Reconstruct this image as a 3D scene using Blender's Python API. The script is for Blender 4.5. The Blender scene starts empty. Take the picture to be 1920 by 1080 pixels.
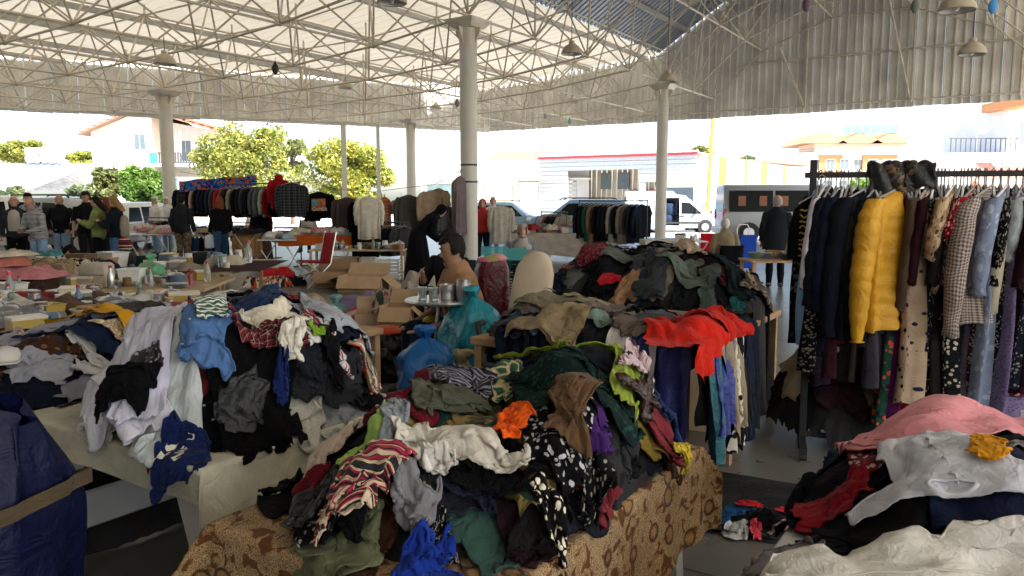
import bpy, bmesh, math, random, re
import numpy as np
from mathutils import Vector, Matrix
R_ = math.radians
rnd = random.Random(7)
nrng = np.random.default_rng(11)
S = bpy.context.scene
COL = S.collection

# ------------------------------------------------------------------ camera, sky, sun, exposure
CAM_Z, FPX, PITCH = 1.6, 1450.0, R_(6.37)
cd = bpy.data.cameras.new('camera'); cam = bpy.data.objects.new('camera', cd); COL.objects.link(cam)
cam.location = (0, 0, CAM_Z); cam.rotation_euler = (R_(90) - PITCH, 0, 0)
cd.sensor_width = 36; cd.lens = 36 * FPX / 1920; cd.clip_start = 0.05; cd.clip_end = 3000
S.camera = cam
SUN_EL, SUN_AZ = R_(46), R_(128)      # azimuth clockwise from +Y: behind the viewer, to the right
W = bpy.data.worlds.new('World'); S.world = W; W.use_nodes = True
wn = W.node_tree.nodes; wl = W.node_tree.links
sky = wn.new('ShaderNodeTexSky'); sky.sky_type = 'NISHITA'; sky.sun_disc = False
sky.sun_elevation = SUN_EL; sky.sun_rotation = SUN_AZ; sky.dust_density = 2.5; sky.air_density = 1.0
wn['Background'].inputs['Strength'].default_value = 0.15
wl.new(sky.outputs[0], wn['Background'].inputs['Color'])
sd = bpy.data.lights.new('sun', 'SUN'); sd.energy = 4.6; sd.angle = R_(0.53); sd.color = (1, .95, .87)
sun = bpy.data.objects.new('sun', sd); COL.objects.link(sun)
sdir = Vector((math.sin(SUN_AZ) * math.cos(SUN_EL), math.cos(SUN_AZ) * math.cos(SUN_EL), math.sin(SUN_EL)))
sun.rotation_euler = sdir.to_track_quat('Z', 'Y').to_euler(); sun.location = (10, -30, 40)
S.view_settings.view_transform = 'Standard'; S.view_settings.look = 'None'
S.view_settings.exposure = 2.0; S.view_settings.gamma = 1
S.render.engine = 'CYCLES'
S.cycles.max_bounces = 10; S.cycles.diffuse_bounces = 6; S.cycles.glossy_bounces = 3
S.cycles.transmission_bounces = 4; S.cycles.transparent_max_bounces = 8
S.cycles.use_denoising = True; S.cycles.sample_clamp_indirect = 8
S.cycles.use_adaptive_sampling = True; S.cycles.adaptive_threshold = 0.02
S.cycles.caustics_reflective = False; S.cycles.caustics_refractive = False

# ------------------------------------------------------------------ geometry of the place
UX = np.array((.8387, -.5446)); VX = np.array((.5446, .8387)); C0 = np.array((-1.03, 18.7))
def hall(u, v): p = C0 + u * UX + v * VX; return float(p[0]), float(p[1])      # hall grid, metres from the middle column
def near(u, v): p = u * UX + v * VX; return float(p[0]), float(p[1])            # same axes, metres from where the viewer stands
ANG_U = math.atan2(UX[1], UX[0]); ANG_V = math.atan2(VX[1], VX[0])
_c, _s = math.cos(PITCH), math.sin(PITCH)
def _ray(x, y):
    a, b = (x - 960) / FPX, (540 - y) / FPX
    return np.array((a, _c + b * _s, -_s + b * _c))
def at(x, y, d): r = _ray(x, y); k = d / r[1]; return Vector((r[0] * k, d, CAM_Z + r[2] * k))
def onz(x, y, z=0.): r = _ray(x, y); k = (z - CAM_Z) / r[2]; return Vector((r[0] * k, r[1] * k, z))

# ------------------------------------------------------------------ materials
MATS = {}
def newmat(name):
    m = bpy.data.materials.new(name); m.use_nodes = True
    return m, m.node_tree.nodes, m.node_tree.links, m.node_tree.nodes['Principled BSDF']
def lin(h):
    if isinstance(h, str):
        h = h.lstrip('#'); c = [int(h[i:i + 2], 16) / 255 for i in (0, 2, 4)]
        return tuple(x / 12.92 if x <= .04045 else ((x + .055) / 1.055) ** 2.4 for x in c) + (1,)
    return tuple(h[:3]) + (1,)
def mat(name, col, rough=.6, metal=0., var=.12, vscale=6., bump=0., bscale=60., spec=.4, trans=0., alpha=1., coat=0.):
    if name in MATS: return MATS[name]
    m, n, l, b = newmat(name); c = lin(col)
    b.inputs['Roughness'].default_value = rough; b.inputs['Metallic'].default_value = metal
    b.inputs['Specular IOR Level'].default_value = spec
    if trans: b.inputs['Transmission Weight'].default_value = trans
    if alpha < 1: b.inputs['Alpha'].default_value = alpha
    if coat: b.inputs['Coat Weight'].default_value = coat; b.inputs['Coat Roughness'].default_value = .08
    tc = n.new('ShaderNodeTexCoord')
    if var:
        nt = n.new('ShaderNodeTexNoise'); nt.inputs['Scale'].default_value = vscale; nt.inputs['Detail'].default_value = 5
        l.new(tc.outputs['Object'], nt.inputs['Vector'])
        mr = n.new('ShaderNodeMapRange'); mr.inputs[1].default_value = .3; mr.inputs[2].default_value = .7
        mr.inputs[3].default_value = 1 - var; mr.inputs[4].default_value = 1 + var
        l.new(nt.outputs[0], mr.inputs[0])
        mx = n.new('ShaderNodeMix'); mx.data_type = 'RGBA'; mx.blend_type = 'MULTIPLY'; mx.inputs[0].default_value = 1
        mx.inputs[6].default_value = c; l.new(mr.outputs[0], mx.inputs[7]); l.new(mx.outputs[2], b.inputs['Base Color'])
    else: b.inputs['Base Color'].default_value = c
    if bump:
        nb = n.new('ShaderNodeTexNoise'); nb.inputs['Scale'].default_value = bscale; nb.inputs['Detail'].default_value = 4
        l.new(tc.outputs['Object'], nb.inputs['Vector'])
        bp = n.new('ShaderNodeBump'); bp.inputs['Strength'].default_value = bump; bp.inputs['Distance'].default_value = .01
        l.new(nb.outputs[0], bp.inputs['Height']); l.new(bp.outputs[0], b.inputs['Normal'])
    MATS[name] = m; return m

def streaky(m, tint, amt=.5, sc=(5., 5., .22)):
    """grime running down a painted surface"""
    n, l = m.node_tree.nodes, m.node_tree.links; b = n['Principled BSDF']; src = b.inputs['Base Color'].links[0].from_socket; tc = n.new('ShaderNodeTexCoord'); mp = n.new('ShaderNodeMapping'); mp.inputs['Scale'].default_value = sc
    nt = n.new('ShaderNodeTexNoise'); nt.inputs['Scale'].default_value = 1.; nt.inputs['Detail'].default_value = 6; l.new(tc.outputs['Object'], mp.inputs[0]); l.new(mp.outputs[0], nt.inputs['Vector'])
    r = n.new('ShaderNodeMapRange'); r.inputs[1].default_value = .52; r.inputs[2].default_value = .78; r.inputs[4].default_value = amt; l.new(nt.outputs[0], r.inputs[0])
    x = n.new('ShaderNodeMix'); x.data_type = 'RGBA'; l.new(r.outputs[0], x.inputs[0]); l.new(src, x.inputs[6]); x.inputs[7].default_value = tint + (1,); l.new(x.outputs[2], b.inputs['Base Color']); return m
def cloth(col, pat=None, col2='#e8e4dc', col3=None, sc=1., rough=.88, shine=0., thin=0.):
    """fabric; patterns run in the cloth's own UV, which is in metres"""
    key = ('cloth', str(col), pat, str(col2), str(col3), sc, rough, shine, thin)
    if key in MATS: return MATS[key]
    m, n, l, b = newmat('cloth_' + (pat or 'plain')); c = lin(col); c2 = lin(col2); c3 = lin(col3 or col2)
    b.inputs['Roughness'].default_value = rough; b.inputs['Specular IOR Level'].default_value = (.5 if rough < .7 else .12) + shine
    b.inputs['Sheen Weight'].default_value = .06 if max(c[:3]) > .05 else 0.; b.inputs['Sheen Roughness'].default_value = .5
    uv = n.new('ShaderNodeUVMap'); uv.uv_map = 'UVMap'
    def node(t, **k):
        q = n.new(t)
        for a, v in k.items(): setattr(q, a, v)
        return q
    def mixc(fac, a, bb, blend='MIX'):
        q = node('ShaderNodeMix', data_type='RGBA', blend_type=blend)
        for s, v in ((0, fac), (6, a), (7, bb)):
            if hasattr(v, 'default_value') or hasattr(v, 'is_output'): l.new(v, q.inputs[s])
            else: q.inputs[s].default_value = v
        return q.outputs[2]
    def math_(op, a, bb=0.):
        q = node('ShaderNodeMath', operation=op)
        for s, v in ((0, a), (1, bb)):
            if hasattr(v, 'is_output'): l.new(v, q.inputs[s])
            else: q.inputs[s].default_value = v
        return q.outputs[0]
    def noise(scale, det=3, dist=0.):
        q = node('ShaderNodeTexNoise'); q.inputs['Scale'].default_value = scale; q.inputs['Detail'].default_value = det
        q.inputs['Distortion'].default_value = dist; l.new(uv.outputs[0], q.inputs['Vector']); return q.outputs[0]
    def step(v, t, w=.02):
        q = node('ShaderNodeMapRange'); q.inputs[1].default_value = t - w; q.inputs[2].default_value = t + w
        l.new(v, q.inputs[0]); return q.outputs[0]
    sep = node('ShaderNodeSeparateXYZ'); l.new(uv.outputs[0], sep.inputs[0]); X, Y = sep.outputs[0], sep.outputs[1]
    def stripe(coord, period, duty=.5):
        return step(math_('FRACT', math_('MULTIPLY', coord, 1 / period)), 1 - duty, .04)
    base = c
    if pat == 'plaid':
        a = stripe(X, .07 * sc); d = stripe(Y, .07 * sc); t = stripe(X, .07 * sc, .07); t2 = stripe(Y, .07 * sc, .07)
        o = mixc(math_('MULTIPLY', math_('ADD', a, d), .5), c, c2); base = mixc(math_('MAXIMUM', t, t2), o, c3)
    elif pat == 'gingham':
        a = stripe(X, .024 * sc); d = stripe(Y, .024 * sc); base = mixc(math_('MULTIPLY', math_('ADD', a, d), .5), c, c2)
    elif pat == 'stripe': base = mixc(stripe(Y, .035 * sc, .42), c, c2)
    elif pat == 'pin': base = mixc(stripe(X, .02 * sc, .12), c, c2)
    elif pat == 'multi':
        q = node('ShaderNodeTexNoise', noise_dimensions='1D'); q.inputs['Scale'].default_value = 16 / sc; q.inputs['Detail'].default_value = 1
        l.new(Y, q.inputs['W']); r = node('ShaderNodeValToRGB'); r.color_ramp.interpolation = 'CONSTANT'
        el = r.color_ramp.elements
        for i, (ps, cc) in enumerate(((0, c), (.38, c2), (.46, c3), (.53, c), (.6, lin('#22242c')), (.66, c2))):
            e = el[i] if i < 2 else el.new(ps)
            e.position = ps; e.color = cc
        l.new(q.outputs[0], r.inputs[0]); base = r.outputs[0]
    elif pat in ('floral', 'dots', 'leopard', 'lace', 'giraffe'):
        q = node('ShaderNodeTexVoronoi'); q.inputs['Scale'].default_value = {'floral': 22, 'dots': 30, 'leopard': 14, 'lace': 60, 'giraffe': 18}[pat] / sc
        l.new(uv.outputs[0], q.inputs['Vector'])
        if pat == 'giraffe':
            q.feature = 'DISTANCE_TO_EDGE'; base = mixc(step(q.outputs[0], .09, .04), c2, c)
        elif pat == 'leopard':
            ds = math_('ADD', q.outputs['Distance'], math_('MULTIPLY', noise(30 / sc), .25))
            base = mixc(step(ds, .58, .04), c2, c); base = mixc(math_('SUBTRACT', 1., step(ds, .36, .04)), base, c3)
        else:
            ds = math_('ADD', q.outputs['Distance'], math_('MULTIPLY', noise(45 / sc), .3))
            base = mixc(step(ds, .5, .03), c2, c)
            if col3: base = mixc(step(noise(11 / sc), .56, .02), base, c3)
    elif pat == 'camo':
        base = mixc(step(noise(9 / sc, 4, .6), .5), c, c2); base = mixc(step(noise(13 / sc, 4, 1.), .56), base, c3)
        base = mixc(step(noise(17 / sc, 4, .4), .62), base, lin('#17150f'))
    elif pat == 'tweed':
        base = mixc(step(noise(320 / sc, 2), .5, .08), c, c2)
    elif pat == 'table':       # brown cloth with a pale scale pattern and dark eyes
        q = node('ShaderNodeTexVoronoi'); q.inputs['Scale'].default_value = 150; q.feature = 'DISTANCE_TO_EDGE'
        l.new(uv.outputs[0], q.inputs['Vector']); cells = step(q.outputs[0], .14, .05)
        a = mixc(cells, c2, lin('#7a4a20')); big = step(noise(17., 2, 1.2), .58, .03)
        a = mixc(big, a, c); e = node('ShaderNodeTexVoronoi'); e.inputs['Scale'].default_value = 9.; l.new(uv.outputs[0], e.inputs['Vector'])
        ring = math_('MULTIPLY', math_('SUBTRACT', 1., step(e.outputs['Distance'], .32, .03)), step(e.outputs['Distance'], .22, .05))
        a = mixc(ring, a, c3); base = mixc(math_('SUBTRACT', 1., step(e.outputs['Distance'], .17, .08)), a, lin('#8d6a3c'))
    # worn, uneven dye
    big = noise(7., 4); mr = node('ShaderNodeMapRange'); mr.inputs[1].default_value = .3; mr.inputs[2].default_value = .7
    mr.inputs[3].default_value = .8; mr.inputs[4].default_value = 1.15; l.new(big, mr.inputs[0])
    un = node('ShaderNodeUVMap'); un.uv_map = 'N'; sn = node('ShaderNodeSeparateXYZ'); l.new(un.outputs[0], sn.inputs[0]); NX, NY = sn.outputs[0], sn.outputs[1]     # hems and a placket seam
    ed = math_('MINIMUM', math_('MINIMUM', NX, math_('SUBTRACT', 1., NX)), math_('MINIMUM', NY, math_('SUBTRACT', 1., NY)))
    def line(v, c0, w): return math_('SUBTRACT', 1., step(math_('ABSOLUTE', math_('SUBTRACT', v, c0)), w, w * .5))
    seam = math_('MAXIMUM', math_('MAXIMUM', line(ed, .055, .006), line(NX, .5, .006)), line(NY, .33, .005))
    fin = mixc(1., base, mr.outputs[0], 'MULTIPLY'); fin = mixc(math_('MULTIPLY', seam, .35), fin, (c[0] * .4, c[1] * .4, c[2] * .4, 1)); l.new(fin, b.inputs['Base Color'])
    # weave and creases
    fn = noise(240, 2); cr = noise(9, 4, 1.6)
    hh = math_('ADD', math_('SUBTRACT', math_('MULTIPLY', fn, .10), math_('MULTIPLY', seam, .25)), math_('ADD', math_('MULTIPLY', math_('ABSOLUTE', math_('SUBTRACT', cr, .5)), -1.9), math_('MULTIPLY', math_('ABSOLUTE', math_('SUBTRACT', noise(27, 3, .8), .5)), -.8)))
    bp = node('ShaderNodeBump'); bp.inputs['Strength'].default_value = .5; bp.inputs['Distance'].default_value = .016
    l.new(hh, bp.inputs['Height']); l.new(bp.outputs[0], b.inputs['Normal'])
    if thin:
        tr = node('ShaderNodeBsdfTranslucent'); l.new(fin, tr.inputs[0]); ms = node('ShaderNodeMixShader'); ms.inputs[0].default_value = thin
        out = n['Material Output']; l.new(b.outputs[0], ms.inputs[1]); l.new(tr.outputs[0], ms.inputs[2]); l.new(ms.outputs[0], out.inputs[0])
    MATS[key] = m; return m

# ------------------------------------------------------------------ mesh helpers
class MB:
    def __init__(s): s.v = []; s.f = []; s.mi = []; s.cm = 0
    def add(s, vs, fs):
        o = len(s.v); s.v += [tuple(map(float, p)) for p in vs]; s.f += [tuple(i + o for i in f) for f in fs]; s.mi += [s.cm] * len(fs); return s
    def box(s, c, d, rz=0., bev=0., tz=1.):
        x, y, z = (q / 2 for q in d); b = min(bev, x * .9, y * .9, z * .9); cz, sz = math.cos(rz), math.sin(rz)
        def T(p): return (c[0] + p[0] * cz - p[1] * sz, c[1] + p[0] * sz + p[1] * cz, c[2] + p[2])
        if b <= 0:
            P = [(-x, -y, -z), (x, -y, -z), (x, y, -z), (-x, y, -z), (-x * tz, -y * tz, z), (x * tz, -y * tz, z), (x * tz, y * tz, z), (-x * tz, y * tz, z)]
            return s.add([T(p) for p in P], [(0, 3, 2, 1), (4, 5, 6, 7), (0, 1, 5, 4), (1, 2, 6, 5), (2, 3, 7, 6), (3, 0, 4, 7)])
        rings = []
        for zz, k in ((-z, b), (-z + b, 0), (z - b, 0), (z, b)):
            q = tz if zz > 0 else 1.
            X, Y = (x - k) * q, (y - k) * q; e = b * .6 if k == 0 else b * .3
            rings.append([T((a, bb, zz)) for a, bb in ((-X + e, -Y), (X - e, -Y), (X, -Y + e), (X, Y - e), (X - e, Y), (-X + e, Y), (-X, Y - e), (-X, -Y + e))])
        return s.loft(rings)
    def loft(s, rings, caps=True, closed=True):
        n = len(rings[0]); V = [p for r in rings for p in r]; F = []
        for i in range(len(rings) - 1):
            for j in range(n if closed else n - 1):
                k = (j + 1) % n; F.append((i * n + j, i * n + k, (i + 1) * n + k, (i + 1) * n + j))
        if caps: F.append(tuple(range(n - 1, -1, -1))); F.append(tuple((len(rings) - 1) * n + j for j in range(n)))
        return s.add(V, F)
    def lathe(s, prof, n=16, c=(0, 0, 0), caps=True, sx=1., sy=1.):
        return s.loft([[(c[0] + r * sx * math.cos(6.28319 * j / n), c[1] + r * sy * math.sin(6.28319 * j / n), c[2] + z) for j in range(n)] for r, z in prof], caps)
    def tube(s, path, rad, n=8, caps=True, flat=1.):
        path = [Vector(p) for p in path]; rad = rad if hasattr(rad, '__len__') else [rad] * len(path); rings = []; up = None
        for i, p in enumerate(path):
            t = (path[min(i + 1, len(path) - 1)] - path[max(i - 1, 0)]); t = t.normalized() if t.length > 1e-9 else Vector((0, 0, 1))
            if up is None: up = Vector((0, 0, 1)) if abs(t.z) < .9 else Vector((1, 0, 0))
            a = t.cross(up); a = a.normalized() if a.length > 1e-6 else Vector((1, 0, 0)); bb = a.cross(t).normalized(); up = bb
            rings.append([p + a * (rad[i] * math.cos(6.28319 * j / n)) + bb * (rad[i] * flat * math.sin(6.28319 * j / n)) for j in range(n)])
        return s.loft(rings, caps)
    def ell(s, c, r, nu=12, nv=8, noise=0.):
        V = []; F = []
        rings = []
        for i in range(1, nv):
            a = math.pi * i / nv
            rings.append([(c[0] + r[0] * math.sin(a) * math.cos(6.28319 * j / nu) * (1 + rnd.uniform(-noise, noise)), c[1] + r[1] * math.sin(a) * math.sin(6.28319 * j / nu) * (1 + rnd.uniform(-noise, noise)), c[2] - r[2] * math.cos(a)) for j in range(nu)])
        return s.loft(rings)
    def prism(s, poly, y0, y1, plane='xz'):
        n = len(poly)
        def T(p, y): return (p[0], y, p[1]) if plane == 'xz' else ((p[0], p[1], y) if plane == 'xy' else (y, p[0], p[1]))
        return s.add([T(p, y0) for p in poly] + [T(p, y1) for p in poly], [tuple(range(n)), tuple(range(2 * n - 1, n - 1, -1))] + [(i, n + i, n + (i + 1) % n, (i + 1) % n) for i in range(n)])
    def build(s, name, m, parent=None, smooth=False, loc=None, rz=None):
        me = bpy.data.meshes.new(name); me.from_pydata(s.v, [], s.f)
        ms = m if isinstance(m, (list, tuple)) else [m]
        for q in ms: me.materials.append(q)
        if len(ms) > 1: me.polygons.foreach_set('material_index', s.mi)
        bm = bmesh.new(); bm.from_mesh(me); bmesh.ops.recalc_face_normals(bm, faces=bm.faces); bm.to_mesh(me); bm.free()
        if smooth:
            me.polygons.foreach_set('use_smooth', [True] * len(me.polygons))
            try: me.set_sharp_from_angle(angle=R_(50))
            except Exception: pass
        return link(name, me, parent, loc, rz)
def link(name, data, parent=None, loc=None, rz=None):
    o = bpy.data.objects.new(name, data); COL.objects.link(o)
    if parent is not None: o.parent = parent
    if loc is not None: o.location = loc
    if rz is not None: o.rotation_euler = (0, 0, rz)
    return o
def tag(o, label=None, cat=None, group=None, kind=None):
    for k, v in (('label', label), ('category', cat), ('group', group), ('kind', kind)):
        if v: o[k] = v
    return o
def thing(name, label, cat, loc=(0, 0, 0), rz=0., group=None):
    return tag(link(name, None, None, loc, rz), label, cat, group)
def gridmesh(name, P, m, parent=None, uv=None, smooth=True):
    """P: (N,M,3) array of points"""
    N, M_ = P.shape[:2]; me = bpy.data.meshes.new(name)
    idx = np.arange(N * M_).reshape(N, M_)
    q = np.stack([idx[:-1, :-1], idx[1:, :-1], idx[1:, 1:], idx[:-1, 1:]], -1).reshape(-1, 4)
    me.vertices.add(N * M_); me.vertices.foreach_set('co', P.astype(np.float32).ravel())
    me.loops.add(q.size); me.loops.foreach_set('vertex_index', q.ravel().astype(np.int32))
    me.polygons.add(len(q)); me.polygons.foreach_set('loop_start', np.arange(0, q.size, 4, dtype=np.int32))
    me.polygons.foreach_set('loop_total', np.full(len(q), 4, np.int32))
    if uv is not None:
        ul = me.uv_layers.new(name='UVMap'); ul.data.foreach_set('uv', uv.reshape(-1, 2)[q.ravel()].astype(np.float32).ravel())
    me.materials.append(m); me.update(); me.validate()
    if smooth: me.polygons.foreach_set('use_smooth', np.ones(len(q), bool))
    return link(name, me, parent)
def copy_tree(o, parent=None):
    c = o.copy(); COL.objects.link(c); c.parent = parent
    for ch in list(o.children): copy_tree(ch, c)
    return c
# ------------------------------------------------------------------ the hall
M_CREAM = mat('painted_steel_cream', (.62, .58, .49), .5, var=.12, vscale=1.5)
M_BAR = mat('bar_paint', (.60, .54, .43), .45, var=.2, vscale=3)
M_SHEET = mat('wall_sheet', (.74, .72, .66), .5, var=.2, vscale=.9, bump=.05, bscale=8)
M_CEIL = mat('ceiling_sheet', (.80, .765, .67), .6, var=.07, vscale=.5)
M_DARKROOF = mat('ridge_sheet', (.30, .33, .37), .45, metal=.3, var=.12, vscale=.7)
M_COLUMN = mat('column_paint', (.60, .585, .53), .55, var=.1, vscale=1.2, bump=.06, bscale=20)
M_LAMP = mat('lamp_shell', (.46, .40, .31), .5, var=.15)
M_DARK = mat('dark_plastic', (.03, .03, .035), .5)
M_BLACKMETAL = mat('black_metal', (.025, .025, .028), .4)
M_STEEL = mat('steel_tube', (.55, .55, .55), .3, metal=.9, var=.08)
M_WHITEP = mat('white_plastic', (.75, .75, .73), .45)

_n = M_CEIL.node_tree.nodes; _l = M_CEIL.node_tree.links; _t = _n.new('ShaderNodeBsdfTranslucent'); _t.inputs[0].default_value = (.95, .84, .64, 1); _m = _n.new('ShaderNodeMixShader'); _m.inputs[0].default_value = .115
_l.new(_n['Principled BSDF'].outputs[0], _m.inputs[1]); _l.new(_t.outputs[0], _m.inputs[2]); _l.new(_m.outputs[0], _n['Material Output'].inputs[0])    # light-transmitting roof sheet
streaky(M_SHEET, (.36, .33, .27), .45); streaky(M_COLUMN, (.27, .24, .19), .6, (4., 4., .5)); streaky(M_CREAM, (.28, .2, .12), .4, (6., 6., 1.)); streaky(M_CEIL, (.5, .44, .34), .35, (.5, .5, .5)); streaky(M_BAR, (.25, .16, .09), .35, (2., 2., 2.))
def umin(v): return -11.7 - .587 * (17.8 - v)
V_END = 17.8
# floor with joints, worn and polished
def floor_mat():
    m, n, l, b = newmat('polished_concrete')
    tc = n.new('ShaderNodeTexCoord'); a = n.new('ShaderNodeTexNoise'); a.inputs['Scale'].default_value = .9; a.inputs['Detail'].default_value = 8
    a2 = n.new('ShaderNodeTexNoise'); a2.inputs['Scale'].default_value = 7; a2.inputs['Detail'].default_value = 6
    l.new(tc.outputs['Object'], a.inputs['Vector']); l.new(tc.outputs['Object'], a2.inputs['Vector'])
    r = n.new('ShaderNodeValToRGB'); r.color_ramp.elements[0].color = (.095, .09, .082, 1); r.color_ramp.elements[1].color = (.19, .182, .168, 1)
    r.color_ramp.elements[0].position = .35; r.color_ramp.elements[1].position = .68
    mx = n.new('ShaderNodeMix'); mx.inputs[0].default_value = .22; l.new(a.outputs[0], mx.inputs[2]); l.new(a2.outputs[0], mx.inputs[3])
    l.new(mx.outputs[0], r.inputs[0]); l.new(r.outputs[0], b.inputs['Base Color'])
    rr = n.new('ShaderNodeMapRange'); rr.inputs[3].default_value = .2; rr.inputs[4].default_value = .42; l.new(a2.outputs[0], rr.inputs[0]); l.new(rr.outputs[0], b.inputs['Roughness'])
    bp = n.new('ShaderNodeBump'); bp.inputs['Strength'].default_value = .03; l.new(a2.outputs[0], bp.inputs['Height']); l.new(bp.outputs[0], b.inputs['Normal'])
    return m
def yard_mat():
    m, n, l, b = newmat('yard_concrete')
    tc = n.new('ShaderNodeTexCoord'); a = n.new('ShaderNodeTexNoise'); a.inputs['Scale'].default_value = .35; a.inputs['Detail'].default_value = 8
    l.new(tc.outputs['Object'], a.inputs['Vector']); r = n.new('ShaderNodeValToRGB')
    r.color_ramp.elements[0].color = (.42, .41, .39, 1); r.color_ramp.elements[1].color = (.62, .605, .58, 1)
    l.new(a.outputs[0], r.inputs[0]); l.new(r.outputs[0], b.inputs['Base Color']); b.inputs['Roughness'].default_value = .85
    return m
g = MB(); g.add([(-1500, -1500, -.03), (1500, -1500, -.03), (1500, 1500, -.03), (-1500, 1500, -.03)], [(0, 1, 2, 3)])
tag(g.build('ground', yard_mat()), kind='structure')
M_FLOOR = floor_mat(); fl = None
pf = [hall(umin(17.4) + .2, 17.4), hall(26, 17.4), hall(26, -45), hall(umin(-45), -45)]
g = MB(); g.prism([pf[3], pf[2], pf[1], pf[0]], -.25, 0., 'xy'); hf = tag(g.build('hall_floor', M_FLOOR), kind='structure')
j = MB(); MJ = mat('joint', (.07, .068, .062), .8)
for v in np.arange(-18, 17, 6.):
    a, b_ = hall(umin(v) + .5, v), hall(25.5, v); d = Vector((b_[0] - a[0], b_[1] - a[1], 0)); nn = Vector((-d.y, d.x, 0)).normalized() * .006
    q = MB(); q.add([(a[0] - nn.x, a[1] - nn.y, .003), (b_[0] - nn.x, b_[1] - nn.y, .003), (b_[0] + nn.x, b_[1] + nn.y, .003), (a[0] + nn.x, a[1] + nn.y, .003)], [(0, 1, 2, 3)]); q.build('floor_joint', MJ, hf)
for u in np.arange(-18, 25, 6.):
    a, b_ = hall(u, -30), hall(u, min(17, 17.8 + (u + 11.7) / .587 - .5 if u < -11.7 else 17)); d = Vector((b_[0] - a[0], b_[1] - a[1], 0)); nn = Vector((-d.y, d.x, 0)).normalized() * .006
    q = MB(); q.add([(a[0] - nn.x, a[1] - nn.y, .0045), (b_[0] - nn.x, b_[1] - nn.y, .0045), (b_[0] + nn.x, b_[1] + nn.y, .0045), (a[0] + nn.x, a[1] + nn.y, .0045)], [(0, 1, 2, 3)]); q.build('floor_joint', MJ, hf)

# unseen wall added behind the viewer to keep light off the foreground
q = MB(); a, b_ = hall(umin(-26), -26), hall(26, -26); q.box(((a[0] + b_[0]) / 2, (a[1] + b_[1]) / 2, 3.8), (math.hypot(b_[0] - a[0], b_[1] - a[1]), .2, 7.6), ANG_U); tag(q.build('added_shade_wall', mat('shade_wall_render', (.45, .44, .41), .9)), kind='structure')
# columns
for (u, v, h, lab) in ((0, 0, 5.8, 'thick round column with bracket cap beside the bare-necked seated man'), (-12, 0, 5.12, 'round column with bracket cap beside the long rack of jackets'),
                  (0, 12, 5.8, 'round column with bracket cap in front of the open van'), (-12, 12, 5.25, 'slim far column with bracket cap by the yellow tree'),
                  (12, 12, 5.8, 'round column carrying the gable end past the dress rack')):
    x, y = hall(u, v); t = thing('column', lab, 'column', (x, y, 0), ANG_U, 'columns carrying the hall roof')
    q = MB(); q.lathe([(.205, 0), (.205, h - .42)], 28); q.build('shaft', M_COLUMN, t, True)
    q = MB(); q.lathe([(.215, h - .62), (.215, h - .1)], 28); q.build('collar', M_CREAM, t, True)
    q = MB()
    q.loft([[(sx * .27, sy * .27, h - .17) for sx, sy in ((-1, -1), (1, -1), (1, 1), (-1, 1))], [(sx * .40, sy * .40, h - .02) for sx, sy in ((-1, -1), (1, -1), (1, 1), (-1, 1))], [(sx * .40, sy * .40, h + .02) for sx, sy in ((-1, -1), (1, -1), (1, 1), (-1, 1))]])
    q.build('cap', M_CREAM, t)
    for a in range(4):
        q = MB(); q.prism([(.2, h - .62), (.2, h - .17), (.37, h - .17), (.33, h - .3), (.25, h - .42)], -.012, .012); o = q.build('bracket', M_CREAM, t); o.rotation_euler.z = a * math.pi / 2
    if u == 0 and v == 0:
        for zz, rr in ((2.45, .03), (2.05, .02)):
            q = MB(); q.lathe([(.208, zz), (.213, zz + .01), (.213, zz + .03), (.208, zz + .04)], 24); q.build('wire_tie', M_DARK, t)

# roof sheets
PU = [-46, -12, -2.6, .4, 3, 6, 9, 11.6, 14.6, 26]; PZ = [7.0, 7.3, 8.1, 10.0, 11.0, 11.4, 11.0, 10.0, 8.1, 7.3]
def zroof(u): return float(np.interp(u, PU, PZ))
roof = thing('hall_roof', 'pale sheet roof of the market hall with grey raised ridge bay', 'roof', (*hall(0, 0), 7))
def sheet_strip(v0, v1, ua, ub, m, pitch=.3, rib=.035):
    n = max(1, int(round((v1 - v0) / pitch))) if rib else 1
    vs = []
    for i in range(n):
        b0 = v0 + (v1 - v0) * i / n; w = (v1 - v0) / n
        vs += [(b0, 0), (b0 + .6 * w, 0), (b0 + .68 * w, rib), (b0 + .92 * w, rib)]
    vs.append((v1, 0))
    rings = []
    for v, dz in vs:
        a = max(ua, umin(v) + .02)
        if a >= ub - .05: a = ub - .05
        pts = []
        for s in (0, .5, 1): 
            u = a + (ub - a) * s; x, y = hall(u, v); pts.append((x, y, zroof(u) + dz))
        rings.append(pts)
    q = MB(); V = [p for r in rings for p in r]; F = [(i * 3 + k, i * 3 + k + 1, (i + 1) * 3 + k + 1, (i + 1) * 3 + k) for i in range(len(rings) - 1) for k in range(2)]
    q.add(V, F); o = q.build('roof_sheet', m); p = o.parent = roof; o.matrix_parent_inverse = roof.matrix_basis.inverted(); return o
for i in range(9):
    ua, ub = PU[i], PU[i + 1]; m = M_DARKROOF if 2 <= i <= 6 else M_CEIL
    v = -15.2
    while v < V_END - .01:
        v1 = min(v + 3, V_END + .1)
        if ub > umin(v1): sheet_strip(v, v1, ua, ub, m, .3 if 2 <= i <= 6 else .5, .045 if 2 <= i <= 6 else .018)
        v += 3
    sheet_strip(-45, -15.2, ua, ub, m, 30, 0)
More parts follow.
